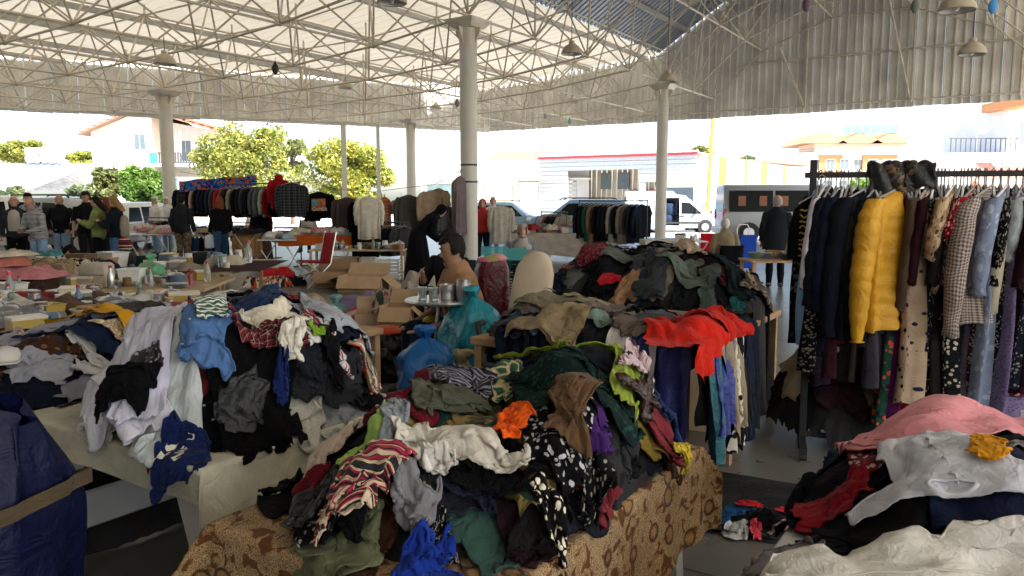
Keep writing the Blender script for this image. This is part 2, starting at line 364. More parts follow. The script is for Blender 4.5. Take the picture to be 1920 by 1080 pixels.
for u in (-36, -30, -24, -21, -18, -15, -12, -9, -6, -3.2, -1.2, .5, 2.6, 6, 9.4, 11.6, 13.2, 15.5, 19, 23):
    v0 = -14; v1 = V_END - .1
    if u < -11.7: v1 = 17.8 + (u + 11.7) / .587 - .3
    if v1 < v0 + 1: continue
    a, b_ = hall(u, v0), hall(u, v1); z = zroof(u) - .12
    q = MB(); mid = Vector(((a[0] + b_[0]) / 2, (a[1] + b_[1]) / 2, z)); q.box(mid, (math.hypot(b_[0] - a[0], b_[1] - a[1]), .12, .16), ANG_V)
    o = q.build('purlin', mat('purlin_grey', (.42, .41, .38), .5, var=.15)); o.parent = roof; o.matrix_parent_inverse = roof.matrix_basis.inverted()

# sheet-clad walls hung above the openings
def clad(root, pa, pb, zb, ztop, pitch=.3, per=3):
    """vertical trapezoid sheets from plan point pa to pb"""
    pa, pb = Vector(pa), Vector(pb); L = (pb - pa).length; t = (pb - pa) / L; nn = Vector((-t.y, t.x)); n = int(L / (pitch * per)); w = L / n
    for k in range(n):
        prof = []
        for i in range(per):
            b0 = k * w + w * i / per; q = w / per
            prof += [(b0, 0), (b0 + .16 * q, 0), (b0 + .20 * q, .075), (b0 + .96 * q, .075)]
        prof.append(((k + 1) * w - .004, .0))
        mb = MB(); V = []
        for s, d in prof:
            p = pa + t * s + nn * d; zt = ztop(s)
            V += [(p.x, p.y, zb + rnd.uniform(-.0, .0)), (p.x, p.y, zt)]
        mb.add(V, [(2 * i, 2 * i + 2, 2 * i + 3, 2 * i + 1) for i in range(len(prof) - 1)])
        o = mb.build('wall_sheet', M_SHEET); o.parent = root; o.matrix_parent_inverse = root.matrix_basis.inverted(); o.location.z += rnd.uniform(-.02, .02)
gw = thing('gable_cladding', 'tall grey ribbed sheet cladding closing the gable end above the opening', 'cladding', (*hall(6, V_END), 5.1))
P0, P1 = hall(-11.7, V_END), hall(25, V_END)
clad(gw, P0, P1, 5.14, lambda s: zroof(-11.7 + s) + .05)
sw = thing('eave_cladding', 'low cream ribbed sheet cladding along the slanting eave', 'cladding', (*hall(-20, 3), 5.1))
LL = 42; PL = hall(-11.7 - .506 * LL, V_END - .862 * LL)
clad(sw, PL, P0, 5.12, lambda s: zroof(-11.7 - .506 * (LL - s)) + .05)
def rail(root, a, b_, r=.035, m=M_BAR, name='girt'):
    q = MB(); q.tube([a, b_], r, 8); o = q.build(name, m, None, True); o.parent = root; o.matrix_parent_inverse = root.matrix_basis.inverted(); return o
IN = -.09
rail(gw, (*hall(-11.6, V_END + IN), 5.40), (*hall(25, V_END + IN), 5.40)); rail(gw, (*hall(1.0, V_END + IN), 7.25), (*hall(11, V_END + IN), 7.25), .045)
for u, zt in ((3.7, 8.6), (7.5, 8.8), (10.9, 7.5)): rail(gw, (*hall(u, V_END + IN - .06), 5.3), (*hall(u, V_END + IN - .06), zt), .045, M_BAR, 'gable_post')
rail(gw, (*hall(2.9, V_END - 1.2), 7.6), (*hall(3.65, V_END - .2), 5.45), .04, M_BAR, 'brace'); rail(gw, (*hall(6.7, V_END - 1.4), 9.0), (*hall(7.45, V_END - .2), 5.45), .04, M_BAR, 'brace')
def ob(k, off=0.): return hall(-11.7 - .506 * k + .862 * off, V_END - .862 * k - .506 * off)
rail(sw, (*ob(.1, .1), 5.22), (*ob(41, .1), 5.22), .04)
rail(sw, (*ob(.1, .1), 6.2), (*ob(41, .1), 6.2), .03)
# slim posts under the slanting eave
for px_, lab in ((645, 'slim pale steel post under the slanting eave, the thicker one'), (710, 'slim pale steel post under the slanting eave, the thinner one')):
    r = _ray(px_, 300); best = min(np.arange(0, 40, .05), key=lambda k: abs(ob(k, .15)[0] / ob(k, .15)[1] - r[0] / r[1])); x, y = ob(best, .15)
    t = thing('eave_post', lab, 'post', (x, y, 0), .2, 'eave posts'); q = MB(); w = .24 if px_ == 645 else .17
    q.box((0, 0, 2.6), (w, w, 5.2), 0, .012); q.build('shaft', M_COLUMN, t); q = MB(); q.box((0, 0, .01), (.4, .4, .02)); q.build('base_plate', M_STEEL, t)

# space frame: bottom grid, top grid, webs
BU = [-36, -33, -30, -27, -24, -21, -18, -15, -12, -9, -6, -3, 0, 2, 4.6, 7.4, 10, 12, 15, 18]
HBU = [-42, -12, -6, -3, 0, 2, 4.6, 7.4, 10, 12, 15, 24]; HBZ = [4.95, 5.22, 5.35, 5.55, 5.93, 7.7, 8.7, 8.7, 7.7, 5.93, 5.5, 5.2]
HTU = [-43, -13.5, -7.5, -4.5, -1.5, 1, 3.3, 6, 8.7, 11, 13.5, 16.5]; HTZ = [6.6, 6.95, 7.0, 7.3, 7.75, 9.3, 10.3, 10.7, 10.3, 9.3, 7.75, 7.3]
BV = list(np.arange(-12, 16, 3.)) + [17.55]
bars = []; nodes = {}
def bn(i, j): return Vector((*hall(BU[i], BV[j]), float(np.interp(BU[i], HBU, HBZ))))
def tn(i, j):
    u, v = (BU[i] + BU[i + 1]) / 2, (BV[j] + BV[j + 1]) / 2; return Vector((*hall(u, v), float(np.interp(u, HTU, HTZ))))
inb = lambda u, v: u > umin(v) + .5
def addb(a, b_, r, ka, kb): bars.append((a, b_, r)); nodes[ka] = a; nodes[kb] = b_
for i in range(len(BU)):
    for j in range(len(BV)):
        if not inb(BU[i], BV[j]): continue
        for di, dj in ((1, 0), (0, 1)):
            if i + di < len(BU) and j + dj < len(BV) and inb(BU[i + di], BV[j + dj]): addb(bn(i, j), bn(i + di, j + dj), .031, ('b', i, j), ('b', i + di, j + dj))
for i in range(len(BU) - 1):
    for j in range(len(BV) - 1):
        u, v = (BU[i] + BU[i + 1]) / 2, (BV[j] + BV[j + 1]) / 2
        if not inb(u, v): continue
        for di, dj in ((0, 0), (1, 0), (0, 1), (1, 1)):
            if inb(BU[i + di], BV[j + dj]): addb(tn(i, j), bn(i + di, j + dj), .026, ('t', i, j), ('b', i + di, j + dj))
        for di, dj in ((1, 0), (0, 1)):
            if i + di < len(BU) - 1 and j + dj < len(BV) - 1 and inb((BU[i + di] + BU[i + di + 1]) / 2, (BV[j + dj] + BV[j + dj + 1]) / 2):
                addb(tn(i, j), tn(i + di, j + dj), .028, ('t', i, j), ('t', i + di, j + dj))
        x = tn(i, j); bars.append((x, Vector((x.x, x.y, zroof(u) - .16)), .03))
edge = []
for j, v in enumerate(BV):                       # nodes along the slanting edge
    p = Vector((*hall(umin(v) + .35, v), 5.24)); edge.append((v, p)); nodes[('e', j)] = p
    near_ = sorted(((bn(i, jj) - p).length, i, jj) for i in range(len(BU)) for jj in range(len(BV)) if inb(BU[i], BV[jj]))[:2]
    for _, i, jj in near_: bars.append((p, bn(i, jj), .028))
    tt = sorted(((tn(i, jj) - p).length, i, jj) for i in range(len(BU) - 1) for jj in range(len(BV) - 1) if inb((BU[i] + BU[i + 1]) / 2, (BV[jj] + BV[jj + 1]) / 2))[:2]
    for _, i, jj in tt: bars.append((p, tn(i, jj), .026))
for a, b_ in zip(edge[:-1], edge[1:]): bars.append((a[1], b_[1], .031))
frame = thing('space_frame', 'cream tubular space frame spanning under the hall roof', 'roof frame', (*hall(0, 0), 5.9))
ub_ = MB(); ub_.tube([(0, 0, 0), (0, 0, 1)], 1., 8, True); _o = ub_.build('bar', M_BAR, frame, True); BARME = _o.data; bpy.data.objects.remove(_o)
nb_ = MB(); nb_.ell((0, 0, 0), (1, 1, 1), 8, 6); _o = nb_.build('node', mat('node_paint', (.40, .36, .30), .5), frame, True); NODME = _o.data; bpy.data.objects.remove(_o)
def vis(p):
    if p.y < 2: return 0
    zc = p.y * _c - (p.z - CAM_Z) * _s; yy = p.y * _s + (p.z - CAM_Z) * _c
    return abs(p.x / zc) < .70 and -.4 < yy / zc < .40
def ang(b_): d = (b_[0] + b_[1]) / 2; return (b_[0] - b_[1]).length * b_[2] / max(1, d.length) ** 2
bars = [b_ for b_ in bars if (b_[0] + b_[1]).y > 10]
bars.sort(key=lambda b_: -(ang(b_) if vis((b_[0] + b_[1]) / 2) or vis(b_[0]) or vis(b_[1]) else 0))
fi = Matrix.Translation(-frame.location); rest = MB()
for k, (a, b_, r) in enumerate(bars):
    if k < 300:
        o = link('bar', BARME, frame); d = b_ - a; o.matrix_basis = fi @ Matrix.Translation(a) @ d.to_track_quat('Z', 'Y').to_matrix().to_4x4() @ Matrix.Diagonal((r, r, d.length, 1))
    else: rest.tube([a - frame.location, b_ - frame.location], r, 6, False)
tag(rest.build('far_bars', M_BAR, frame, True), kind='stuff')
nl = sorted(nodes.values(), key=lambda p: (0 if vis(p) else 1000) + p.length)
for k, p in enumerate(nl[:260]):
    o = link('node', NODME, frame); o.matrix_basis = fi @ Matrix.Translation(p) @ Matrix.Diagonal((.062, .062, .062, 1))

# bell lamps under the frame
for i, (px_, py_, d, lab) in enumerate(((309, 112, 18.3, 'cream bell lamp hanging low over the jacket rack column'), (1072, 93, 19, 'cream bell lamp hanging beside the middle column cap'), (1252, 146, 21, 'cream bell lamp hanging close to the cap of the van-side column'),
        (1823, 92, 15.3, 'cream bell lamp hanging on a long cord before the gable cladding'), (1795, 6, 11.5, 'largest bell lamp, hung high above the dress rack'), (648, 160, 28, 'small bell lamp above the slim eave posts'), (393, 137, 33, 'far bell lamp close to the slanting eave cladding'),
        (1074, 188, 33, 'far bell lamp in front of the gable cladding'), (1072 - 255, 200, 36, 'farthest bell lamp near the corner of the claddings'), (735, -6, 13.5, 'bell lamp seen from below at the top of the picture, its mouth showing'))):
    p = at(px_, py_, d); rel = np.array((p.x, p.y)) - C0; u = float(rel @ UX); top = float(np.interp(u, HBU, HBZ))
    if top < p.z + .2: top = zroof(u) - .2
    t = thing('bell_lamp', lab, 'lamp', p, 0, 'bell lamps under the space frame')
    q = MB(); q.lathe([(.245, -.11), (.255, -.10), (.25, -.06), (.225, .0), (.17, .075), (.10, .115), (.075, .13), (.07, .2), (.0, .205)], 24, caps=False); q.build('shade', M_LAMP, t, True)
    q = MB(); q.lathe([(.235, -.10), (.215, .0), (.16, .07), (.0, .1)], 20, caps=False); q.build('reflector', mat('lamp_inside', (.75, .75, .72), .35), t, True)
    q = MB(); q.ell((0, 0, -.02), (.05, .05, .09)); q.build('bulb', mat('bulb_glass', (.8, .8, .78), .2), t, True)
    q = MB(); q.tube([(0, 0, .2), (0, 0, max(.3, top - p.z))], .009, 6); q.build('cord', M_DARK, t)
# rags and bags caught on the frame
for px_, py_, d, c, lab in ((516, 126, 17.2, (.03, .04, .03), 'black rag tied to a frame node'), (1512, 5, 14, (.10, .05, .10), 'dark purple bag hanging from the vault frame'), (1022, 216, 33, (.35, .34, .32), 'grey plastic strip hanging from the frame edge'),
        (1068, 226, 33, (.12, .42, .45), 'turquoise plastic bag hanging from the frame edge'), (1716, 8, 14, (.10, .13, .09), 'green rag hanging from the vault frame'), (1862, 8, 13, (.05, .25, .6), 'blue plastic bag hanging from the vault frame'), (857, 192, 24, (.22, .2, .18), 'brown rag beside the middle column on a frame node')):
    p = at(px_, py_, d); q = MB(); 
    q.loft([[(rx * math.cos(a) * (1 + .3 * rnd.random()), rx * .6 * math.sin(a) * (1 + .3 * rnd.random()), z) for a in np.arange(0, 6.2, .7)] for z, rx in ((.16, .02), (.10, .05), (.02, .10), (-.08, .11), (-.16, .07), (-.2, .04))])
    q.tube([(0, 0, .1), (.01, 0, .28)], .008, 5)
    tag(q.build('hanging_rag', mat('rag_%d' % px_, c, .6), None, True, p), lab, 'rag', 'rags on the frame').scale = (.6, .6, .75)
# ------------------------------------------------------------------ beyond the hall: buildings
M_WALLW = mat('white_render', (.60, .59, .56), .8, var=.08, vscale=.8); M_GLASS = mat('window_glass', (.10, .13, .15), .08, spec=.8)
M_TILE = mat('roof_tile', (.30, .14, .09), .7, var=.25, vscale=3); M_FRAME = mat('window_frame', (.72, .72, .70), .5)
M_OCHRE = mat('ochre_render', (.64, .58, .46), .85, var=.18, vscale=.6); M_ORANGE = mat('orange_render', (.52, .23, .09), .8, var=.1)
def window(root, x, z, w, h, y=-.02, bars_=1):
    q = MB(); q.box((x, y - .03, z), (w + .16, .08, h + .16)); f = q.build('window', M_FRAME, root)
    for k in range(bars_ + 1):
        ww = w / (bars_ + 1) - .05; q = MB(); q.box((x - w / 2 + (k + .5) * w / (bars_ + 1), y - .075, z), (ww, .03, h - .04)); q.build('pane', M_GLASS, f)
    q = MB(); q.box((x, y - .1, z - h / 2 - .12), (w + .3, .2, .06)); q.build('sill', M_FRAME, f); return f
def wall_with_holes(root, name, x0, x1, z0, z1, holes, m, y=0., th=.25):
    """front wall built round real openings"""
    xs = sorted({x0, x1, *[h[0] for h in holes], *[h[1] for h in holes]}); q = MB()
    for a, b_ in zip(xs[:-1], xs[1:]):
        cuts = sorted((h[2], h[3]) for h in holes if h[0] <= a + 1e-6 and h[1] >= b_ - 1e-6); z = z0
        for c_, d in cuts + [(z1, z1)]:
            if c_ > z + 1e-4: q.box(((a + b_) / 2, y + th / 2, (z + c_) / 2), (b_ - a, th, c_ - z))
            z = max(z, d)
    return q.build(name, m, root)
# old house with balcony
D = 72; p = at(178, 380, D); p2 = at(405, 380, D); Wd = p2.x - p.x
t = thing('gabled_house', 'old cream gabled house with balcony and red tiled roof behind the trees', 'house', (p.x, D, -.03))
ez, rz_, rx = 8.0, 9.9, Wd * .42
bal0, bal1 = Wd * .50, Wd * .98
q = MB(); q.prism([(0, 0), (Wd, 0), (Wd, 3.9), (bal0, 3.9), (bal0, 9.3), (rx, rz_), (0, ez)], 0, 10); q.build('wall', M_OCHRE, t)
q = MB(); q.prism([(bal0, 3.9), (Wd, 3.9), (Wd, ez + .2), (bal0, 9.2)], 2.0, 10); q.build('recessed_wall', mat('pale_render', (.72, .68, .6), .85), t)
for a, b_, nm in (((-.8, ez - .35), (rx, rz_ + .1), 1), ((rx, rz_ + .1), (Wd + .9, ez - .1), 2)):
    L = math.hypot(b_[0] - a[0], b_[1] - a[1]); n = 9
    q = MB(); q.prism([a, b_, (b_[0], b_[1] + .15), (a[0], a[1] + .15)], -.9, 11); sl = q.build('roof_slope', M_TILE if nm == 2 else mat('roof_old', (.30, .17, .12), .8), t)
    for k in range(n):
        s = (k + .5) / n; q = MB(); q.box((a[0] + (b_[0] - a[0]) * s, 5, a[1] + (b_[1] - a[1]) * s + .2), (L / n * .8, 11.8, .08)); q.build('tile_course', M_TILE, sl)
q = MB(); q.box((Wd * .74, .6, 4.95), (Wd * .52, 2.8, .28)); bs = q.build('balcony', M_WALLW, t)
for k in range(22):
    q = MB(); q.box((bal0 + .15 + k * (Wd * .48) / 22, -.7, 5.55), (.12, .05, .95)); q.build('baluster', mat('iron_dark', (.06, .06, .07), .5), bs)
for zz in (5.15, 6.05):
    q = MB(); q.box((Wd * .74, -.7, zz), (Wd * .5, .07, .07)); q.build('rail', mat('iron_dark', (.06, .06, .07), .5), bs)
for k in (.51, .75, .97):
    q = MB(); q.box((Wd * k, -.6, 6.5), (.12, .12, 3.0)); q.build('balcony_post', M_FRAME, bs)
window(t, Wd * .40, 7.1, 1.0, 1.4); window(t, Wd * .36, 4.2, 1.3, .8); window(t, Wd * .64, 3.0, 1.3, 1.6)
window(t, Wd * .7, 6.4, 1.0, 1.9, 1.96); window(t, Wd * .86, 6.4, 1.0, 1.9, 1.96)
q = MB(); q.box((bal0 + .35, -.78, 5.6), (.7, .04, .9)); q.build('blue_cloth', mat('tarp_blue', (.05, .25, .6), .6), t)
q = MB(); q.box((Wd * .95, 6, rz_ - .2), (.7, .7, 1.2)); q.build('chimney', M_OCHRE, t)
# long low shed with ribbed roof and water tanks
D = 46; a = at(-140, 306, D + 9); b_ = at(178, 306, D + 9); zl = 1.9
t = thing('low_shed', 'long low building with white ribbed roof carrying water tanks', 'shed', (a.x, D, -.03)); wid = b_.x - a.x
q = MB(); q.box((wid / 2, 5, .95), (wid - .6, 8, 1.9)); q.build('wall', M_WALLW, t)
ns = 22
for k in range(ns):
    w = wid / ns; q = MB(); x0 = k * w
    prof = [(x0, 0), (x0 + .35 * w, 0), (x0 + .42 * w, .05), (x0 + .6 * w, .05), (x0 + .67 * w, 0), (x0 + w - .01, 0)]
    V = []
    for x, dz in prof: V += [(x, -.4, zl + dz), (x, 9.2, a.z + dz), (x, 16, zl + .6 + dz)]
    q.add(V, [(3 * i + c_, 3 * i + 3 + c_, 3 * i + 4 + c_, 3 * i + 1 + c_) for i in range(5) for c_ in (0, 1)]); q.build('roof_sheet', mat('shed_sheet', (.55, .56, .57), .5, var=.25, vscale=2), t)
for k, px_ in enumerate((62, 90, 107)):
    pp = at(px_, 305, D + 8.6); s = thing('solar_water_tank', 'white twin-barrel water tank on the low shed roof', 'water tank', (pp.x, D + 8.6, a.z - .05), 0, 'water tanks on the shed roof')
    for zz in (.32, .85):
        q = MB(); q.tube([(-.42, 0, zz), (-.40, 0, zz), (.40, 0, zz), (.42, 0, zz)], [.18, .24, .24, .18], 14); q.build('barrel', M_WHITEP, s, True)
    for sx in (-.3, .3):
        q = MB(); q.box((sx, 0, .45), (.05, .4, .9)); q.build('leg', M_STEEL, s)
# white shop block
D = 56; a = at(790, 380, D); b_ = at(1104, 380, D); wid = b_.x - a.x; x0 = wid * .02
t = thing('shop_building', 'white single-storey shop block with glazed front and roller doors', 'building', (a.x, D, -.03))
zt = 4.55
wall_with_holes(t, 'wall', 0, wid, 0, zt, [(.4, 3.6, 0, 2.9), (4.4, 6.6, 0, 2.8), (7.0, 11.2, 0, 3.1)], M_WALLW)
q = MB(); q.box((wid / 2, 6, zt - .1), (wid, 11.4, .2)); q.build('roof_slab', M_WALLW, t)
q = MB(); q.box((wid / 2, 11.8, zt / 2), (wid, .2, zt)); q.build('back_wall', M_WALLW, t)
q = MB(); q.box((wid / 2, -.35, 3.25), (wid + .1, .7, .12)); q.build('canopy', M_WALLW, t)
for k in range(3):
    q = MB(); q.box((.95 + k * 1.07, .12, 1.45), (1.0, .06, 2.8)); f = q.build('shop_window', mat('shop_glass', (.30, .42, .42), .08, spec=.8), t)
    q = MB(); q.box((.95 + k * 1.07, .08, 1.95), (1.0, .05, .06)); q.build('transom', M_FRAME, f)
q = MB(); q.box((5.5, .14, 1.4), (2.15, .06, 2.8)); q.build('shutter', mat('shutter_cream', (.62, .6, .45), .6), t)
for k in range(10):
    q = MB(); q.box((9.1, .14, .16 + k * .305), (4.15, .05, .28)); q.build('roller_slat', mat('roller_white', (.6, .6, .6), .5), t)
def lettering(txt, root, loc, size, m, rot=(R_(90), 0, 0), name='lettering'):
    c = bpy.data.curves.new(name, 'FONT'); c.body = txt; c.size = size; c.extrude = .012; c.align_x = 'LEFT'
    o = bpy.data.objects.new(name, c); COL.objects.link(o); dg = bpy.context.evaluated_depsgraph_get(); me = bpy.data.meshes.new_from_object(o.evaluated_get(dg)); bpy.data.objects.remove(o)
    me.materials.clear(); me.materials.append(m); o = link(name, me, root, loc); o.rotation_euler = rot; return o
M_SIGNT = mat('sign_grey', (.22, .22, .22), .6)
lettering('MOBi', t, (1.6, -.03, 3.65), .55, M_SIGNT); lettering('ECLAPRI  MARKET', t, (4.4, -.03, 3.65), .36, M_SIGNT)
q = MB(); q.prism([(4.6, zt), (11.9, zt), (11.5, zt + .7), (5.6, zt + .7)], .5, 9); q.build('tiled_roof', mat('roof_pale', (.5, .25, .15), .8), t)
for k in range(3):
    s = thing('solar_water_heater', 'roof solar heater with white tank over the shop block', 'solar heater', (a.x + 8.0 + 1.55 * k, D + 2.5, zt + .67), 0, 'solar heaters over the shop block')
    for i in (0, 1):
        q = MB(); q.prism([(-.6 + .62 * i, .2), (-.05 + .62 * i, .2), (.15 + .62 * i, 1.3), (-.4 + .62 * i, 1.3)], -.05, .05); q.build('panel', mat('solar_panel', (.25, .33, .38), .2), s)
    q = MB(); q.tube([(-.5, .3, 1.75), (.5, .3, 1.75)], .2, 12); q.build('tank', M_WHITEP, s, True)
    q = MB(); q.tube([(-.5, .3, 2.55), (.4, .3, 2.55)], .16, 12); q.build('upper_tank', M_WHITEP, s, True)
    for sx in (-.4, .45):
        q = MB(); q.box((sx, .3, 1.35), (.06, .3, 2.7)); q.build('leg', M_STEEL, s)
# metal workshop: white boarded front with a wide opening, ribbed side with yellow strips
D = 50; A_ = at(1010, 380, 56); B_ = at(1305, 380, D); v = Vector((B_.x - A_.x, B_.y - A_.y)); L1 = v.length; rzz = math.atan2(v.y, v.x)
t = thing('metal_workshop', 'white boarded metal workshop with red edge strip and wide dark opening', 'workshop', (A_.x, A_.y, -.03), rzz)
zt = 4.65; nb = 16
for k in range(nb):
    z0, z1 = zt * k / nb, zt * (k + 1) / nb
    for x0, x1 in ((0, L1), ) if z0 >= 3.75 else ((0, L1 * .20), (L1 * .66, L1)):
        if x0 > 1 and 1.2 < z0 < 2.8: x1 = L1 * .70
        q = MB(); q.box(((x0 + x1) / 2, .06 + .01 * (k % 2), (z0 + z1) / 2), (x1 - x0, .08, z1 - z0 - .03)); q.build('board', mat('board_white', (.46, .49, .49), .6, var=.08), t)
q = MB(); q.box((L1 / 2, -.02, zt + .06), (L1 + .1, .14, .14)); q.build('red_edge', mat('red_trim', (.55, .06, .07), .5), t)
q = MB(); q.box((L1 / 2, -.02, zt + .2), (L1 + .1, .2, .12)); q.build('gutter', M_WHITEP, t)
q = MB(); q.box((L1 / 2, 5.5, zt + .1), (L1, 11, .1)); q.build('roof', M_SHEET, t)
for k in range(18):
    w = L1 * .62 / 18; q = MB(); x = L1 * .12 + k * w; q.prism([(x, 2.6), (x + w * .7, 2.6), (x + w * .75, 2.5), (x + w * .97, 2.5)], 0, zt, 'xy'); q.build('inner_sheet', mat('inner_sheet', (.42, .36, .27), .6, var=.15), t)
for x, w in ((.36, .5), (.475, .55)):
    q = MB(); q.box((L1 * x, 2.42, 3.1), (w * 1.6, .1, 1.15)); q.build('inner_window', M_GLASS, t)
q = MB(); q.box((L1 * .60, 2.40, 1.7), (2.1, .1, 1.5)); q.build('shop_opening', mat('dark_opening', (.09, .06, .05), .7), t)
q = MB(); q.box((L1 * .665, 2.34, 1.7), (.35, .1, 1.5)); q.build('red_panel', mat('red_trim', (.55, .06, .07), .5), t)
q = MB(); q.box((L1 * .27, 1.5, .9), (1.3, 1, 1.5), 0, .03); q.build('orange_cabinet', mat('orange_paint', (.7, .33, .1), .5), t)
q = MB(); q.box((L1 * .88, -.0, 2.1), (2.7, .16, 1.1)); wq = q.build('window', M_FRAME, t); q = MB(); q.box((L1 * .88, -.09, 2.1), (2.45, .05, .9)); q.build('pane', M_GLASS, wq)
E2 = at(1515, 380, 62); v2 = Vector((E2.x - B_.x, E2.y - B_.y)); L2 = v2.length
t2 = thing('workshop_side', 'ribbed white side wing of the workshop with narrow yellow strips', 'building', (B_.x + .12, B_.y + .05, -.03), math.atan2(v2.y, v2.x))
n = 34
for k in range(n):
    w = L2 / n; x = k * w; yel = k in (5, 6, 12, 17, 18, 24); q = MB()
    q.prism([(x, 0), (x + w * .5, 0), (x + w * .58, -.05), (x + w * .92, -.05), (x + w, 0), (x + w, .06), (x, .06)], 0 if not yel else 1.6, 4.6 - k * .012, 'xy')
    q.build('wall_sheet', mat('strip_yellow', (.45, .30, .06), .5) if yel else mat('side_sheet', (.44, .46, .48), .5, var=.1), t2)
    if yel:
        q = MB(); q.box((x + w / 2, .02, .8), (w, .06, 1.6)); q.build('lower_sheet', mat('side_sheet', (.44, .46, .48), .5, var=.1), t2)
q = MB(); q.box((L2 / 2, 4, 4.5), (L2, 8, .12)); q.build('roof', mat('roof_rust', (.35, .13, .09), .7), t2)
# yellow pole
pb = onz(1330, 405); pb = at(1326, 380, 44); t = thing('yellow_pole', 'tall leaning yellow pole in front of the ribbed workshop wing', 'pole', (pb.x, 44, -.03))
q = MB(); tp = at(1342, 150, 44); q.tube([(0, 0, 0), (tp.x - pb.x, 0, tp.z)], .13, 12); q.build('shaft', mat('pole_yellow', (.70, .48, .10), .5), t, True); q = MB(); q.box((0, 0, .1), (.6, .6, .2)); q.build('footing', M_WALLW, t)
# apartment block far off
D = 125; a = at(1500, 380, D); b_ = at(1712, 380, D); wid = b_.x - a.x
t = thing('apartment_block', 'orange and white apartment house with tiled roofs and solar panels', 'building', (a.x, D, -.03), 0)
q = MB(); q.box((wid / 2, 8, 4.6), (wid * .9, 16, 9.2)); q.build('wall', M_WALLW, t)
for z, w in ((6.0, 1.0), (9.2, 1.02)):
    q = MB(); q.box((wid * .5, .6, z), (wid * w, 3.2, .35)); s = q.build('balcony_slab', M_WALLW, t)
    for k in range(16):
        q = MB(); q.box((wid * (.54 + .028 * k), -.9, z + .6), (.12, .08, 1.0)); q.build('baluster', M_FRAME, s)
q = MB(); q.box((wid * .68, -.2, 7.6), (wid * .3, .3, 2.8)); q.build('orange_bay', M_ORANGE, t)
q = MB(); q.box((wid * .25, -.15, 7.6), (wid * .2, .2, 2.8)); q.build('orange_bay', M_ORANGE, t)
q = MB(); q.box((wid * .52, 4, 10.3), (wid * .8, 7, 2.0)); q.build('attic', mat('peach', (.62, .46, .34), .8), t)
for x, w in ((.2, .3), (.5, .32), (.78, .3)):
    q = MB(); q.prism([(wid * (x - w * .62), 10.9), (wid * (x + w * .62), 10.9), (wid * x, 12.7)], -.5, 12); q.build('tiled_gable', mat('orange_tile', (.48, .23, .11), .7), t)
for k in range(7): window(t, wid * (.12 + .125 * k), 7.5, 1.3, 1.6, -.3 if k in (1, 2, 4, 5) else 0); window(t, wid * (.12 + .125 * k), 4.2, 1.3, 1.6)
for k in range(6):
    q = MB(); x = wid * .34 + k * 1.45; q.prism([(x, 12.4), (x + 1.2, 12.4), (x + 1.55, 13.6), (x + .35, 13.6)], -.6, -.5); q.build('solar_panel', mat('solar_panel2', (.12, .2, .28), .2), t)
for k in range(2):
    q = MB(); q.box((wid * (.56 + .17 * k), -.4, 14.2), (1.5, .4, .4)); q.build('water_tank', M_STEEL, t)
# utility pole
p = at(1700, 380, 80); t = thing('utility_pole', 'tall concrete utility pole with cross arms between the apartment house and the dish', 'pole', (p.x, 80, -.03))
q = MB(); q.tube([(0, 0, 0), (0, 0, 11)], [.35, .16], 10); q.build('shaft', M_WALLW, t, True)
for z in (8.2, 9.4, 10.6):
    q = MB(); q.box((.2, 0, z), (1.3, .1, .08)); q.build('cross_arm', M_STEEL, t)
# white house with satellite dish and red canopy
D = 52; a = at(1775, 380, D); t = thing('dish_house', 'white and orange house with roof terrace and red sheet canopy', 'house', (a.x, D, -.03))
q = MB(); q.box((6, 5, 2.35), (12, 10, 4.7)); q.build('wall', mat('peach_wall', (.72, .62, .54), .8), t); q = MB(); q.box((8.2, 6, 6.6), (6.4, 8, 4.0)); q.build('upper_storey', M_WALLW, t)
q = MB(); q.box((6, 5, 4.78), (12.3, 10.4, .16)); q.build('terrace', M_WALLW, t)
q = MB(); q.box((5.0, -.06, 8.2), (1.2, 8.4, .6)); q.build('orange_band', M_ORANGE, t); q = MB(); q.prism([(1.2, 1.5), (2.4, 1.5), (2.4, 2.6), (1.7, 3.0)], -.08, .0); q.build('orange_panel', M_ORANGE, t)
for k in range(14):
    q = MB(); q.box((.1 + .33 * k, .1, 5.3), (.05, .05, .95)); q.build('baluster', mat('iron_dark', (.06, .06, .07), .5), t)
q = MB(); q.box((2.3, .1, 5.8), (4.7, .06, .06)); q.build('rail', mat('iron_dark', (.06, .06, .07), .5), t)
for k in range(12):
    q = MB(); x = 1.8 + k * .8; q.prism([(-2.0, 3.3), (1.0, 4.55), (1.0, 4.62), (-2.0, 3.38)], x, x + .72, 'yz'); q.build('canopy_sheet', mat('canopy_red', (.50, .20, .15), .6, var=.15), t)
window(t, 9.2, 6.7, 1.6, 1.3, 1.98); window(t, 6.2, 6.4, .8, 1.6, 1.98)
ds = thing('satellite_dish', 'grey mesh satellite dish on the terrace', 'satellite dish', (at(1836, 380, D).x, D + .8, 4.86))
q = MB(); q.tube([(0, 0, 0), (0, 0, 1.4)], .05, 8); q.build('mast', M_STEEL, ds)
q = MB(); q.lathe([(.0, 0), (.35, .03), (.62, .12), (.66, .15), (.62, .14), (.35, .05), (.0, .02)], 24, caps=False); o = q.build('bowl', mat('dish_grey', (.42, .42, .42), .5), ds, True); o.location = (0, 0, 1.75); o.rotation_euler = (R_(62), 0, R_(20))
q = MB(); q.tube([(0, 0, 1.75), (.2, -.5, 2.1)], .02, 6); q.build('feed_arm', M_STEEL, ds)

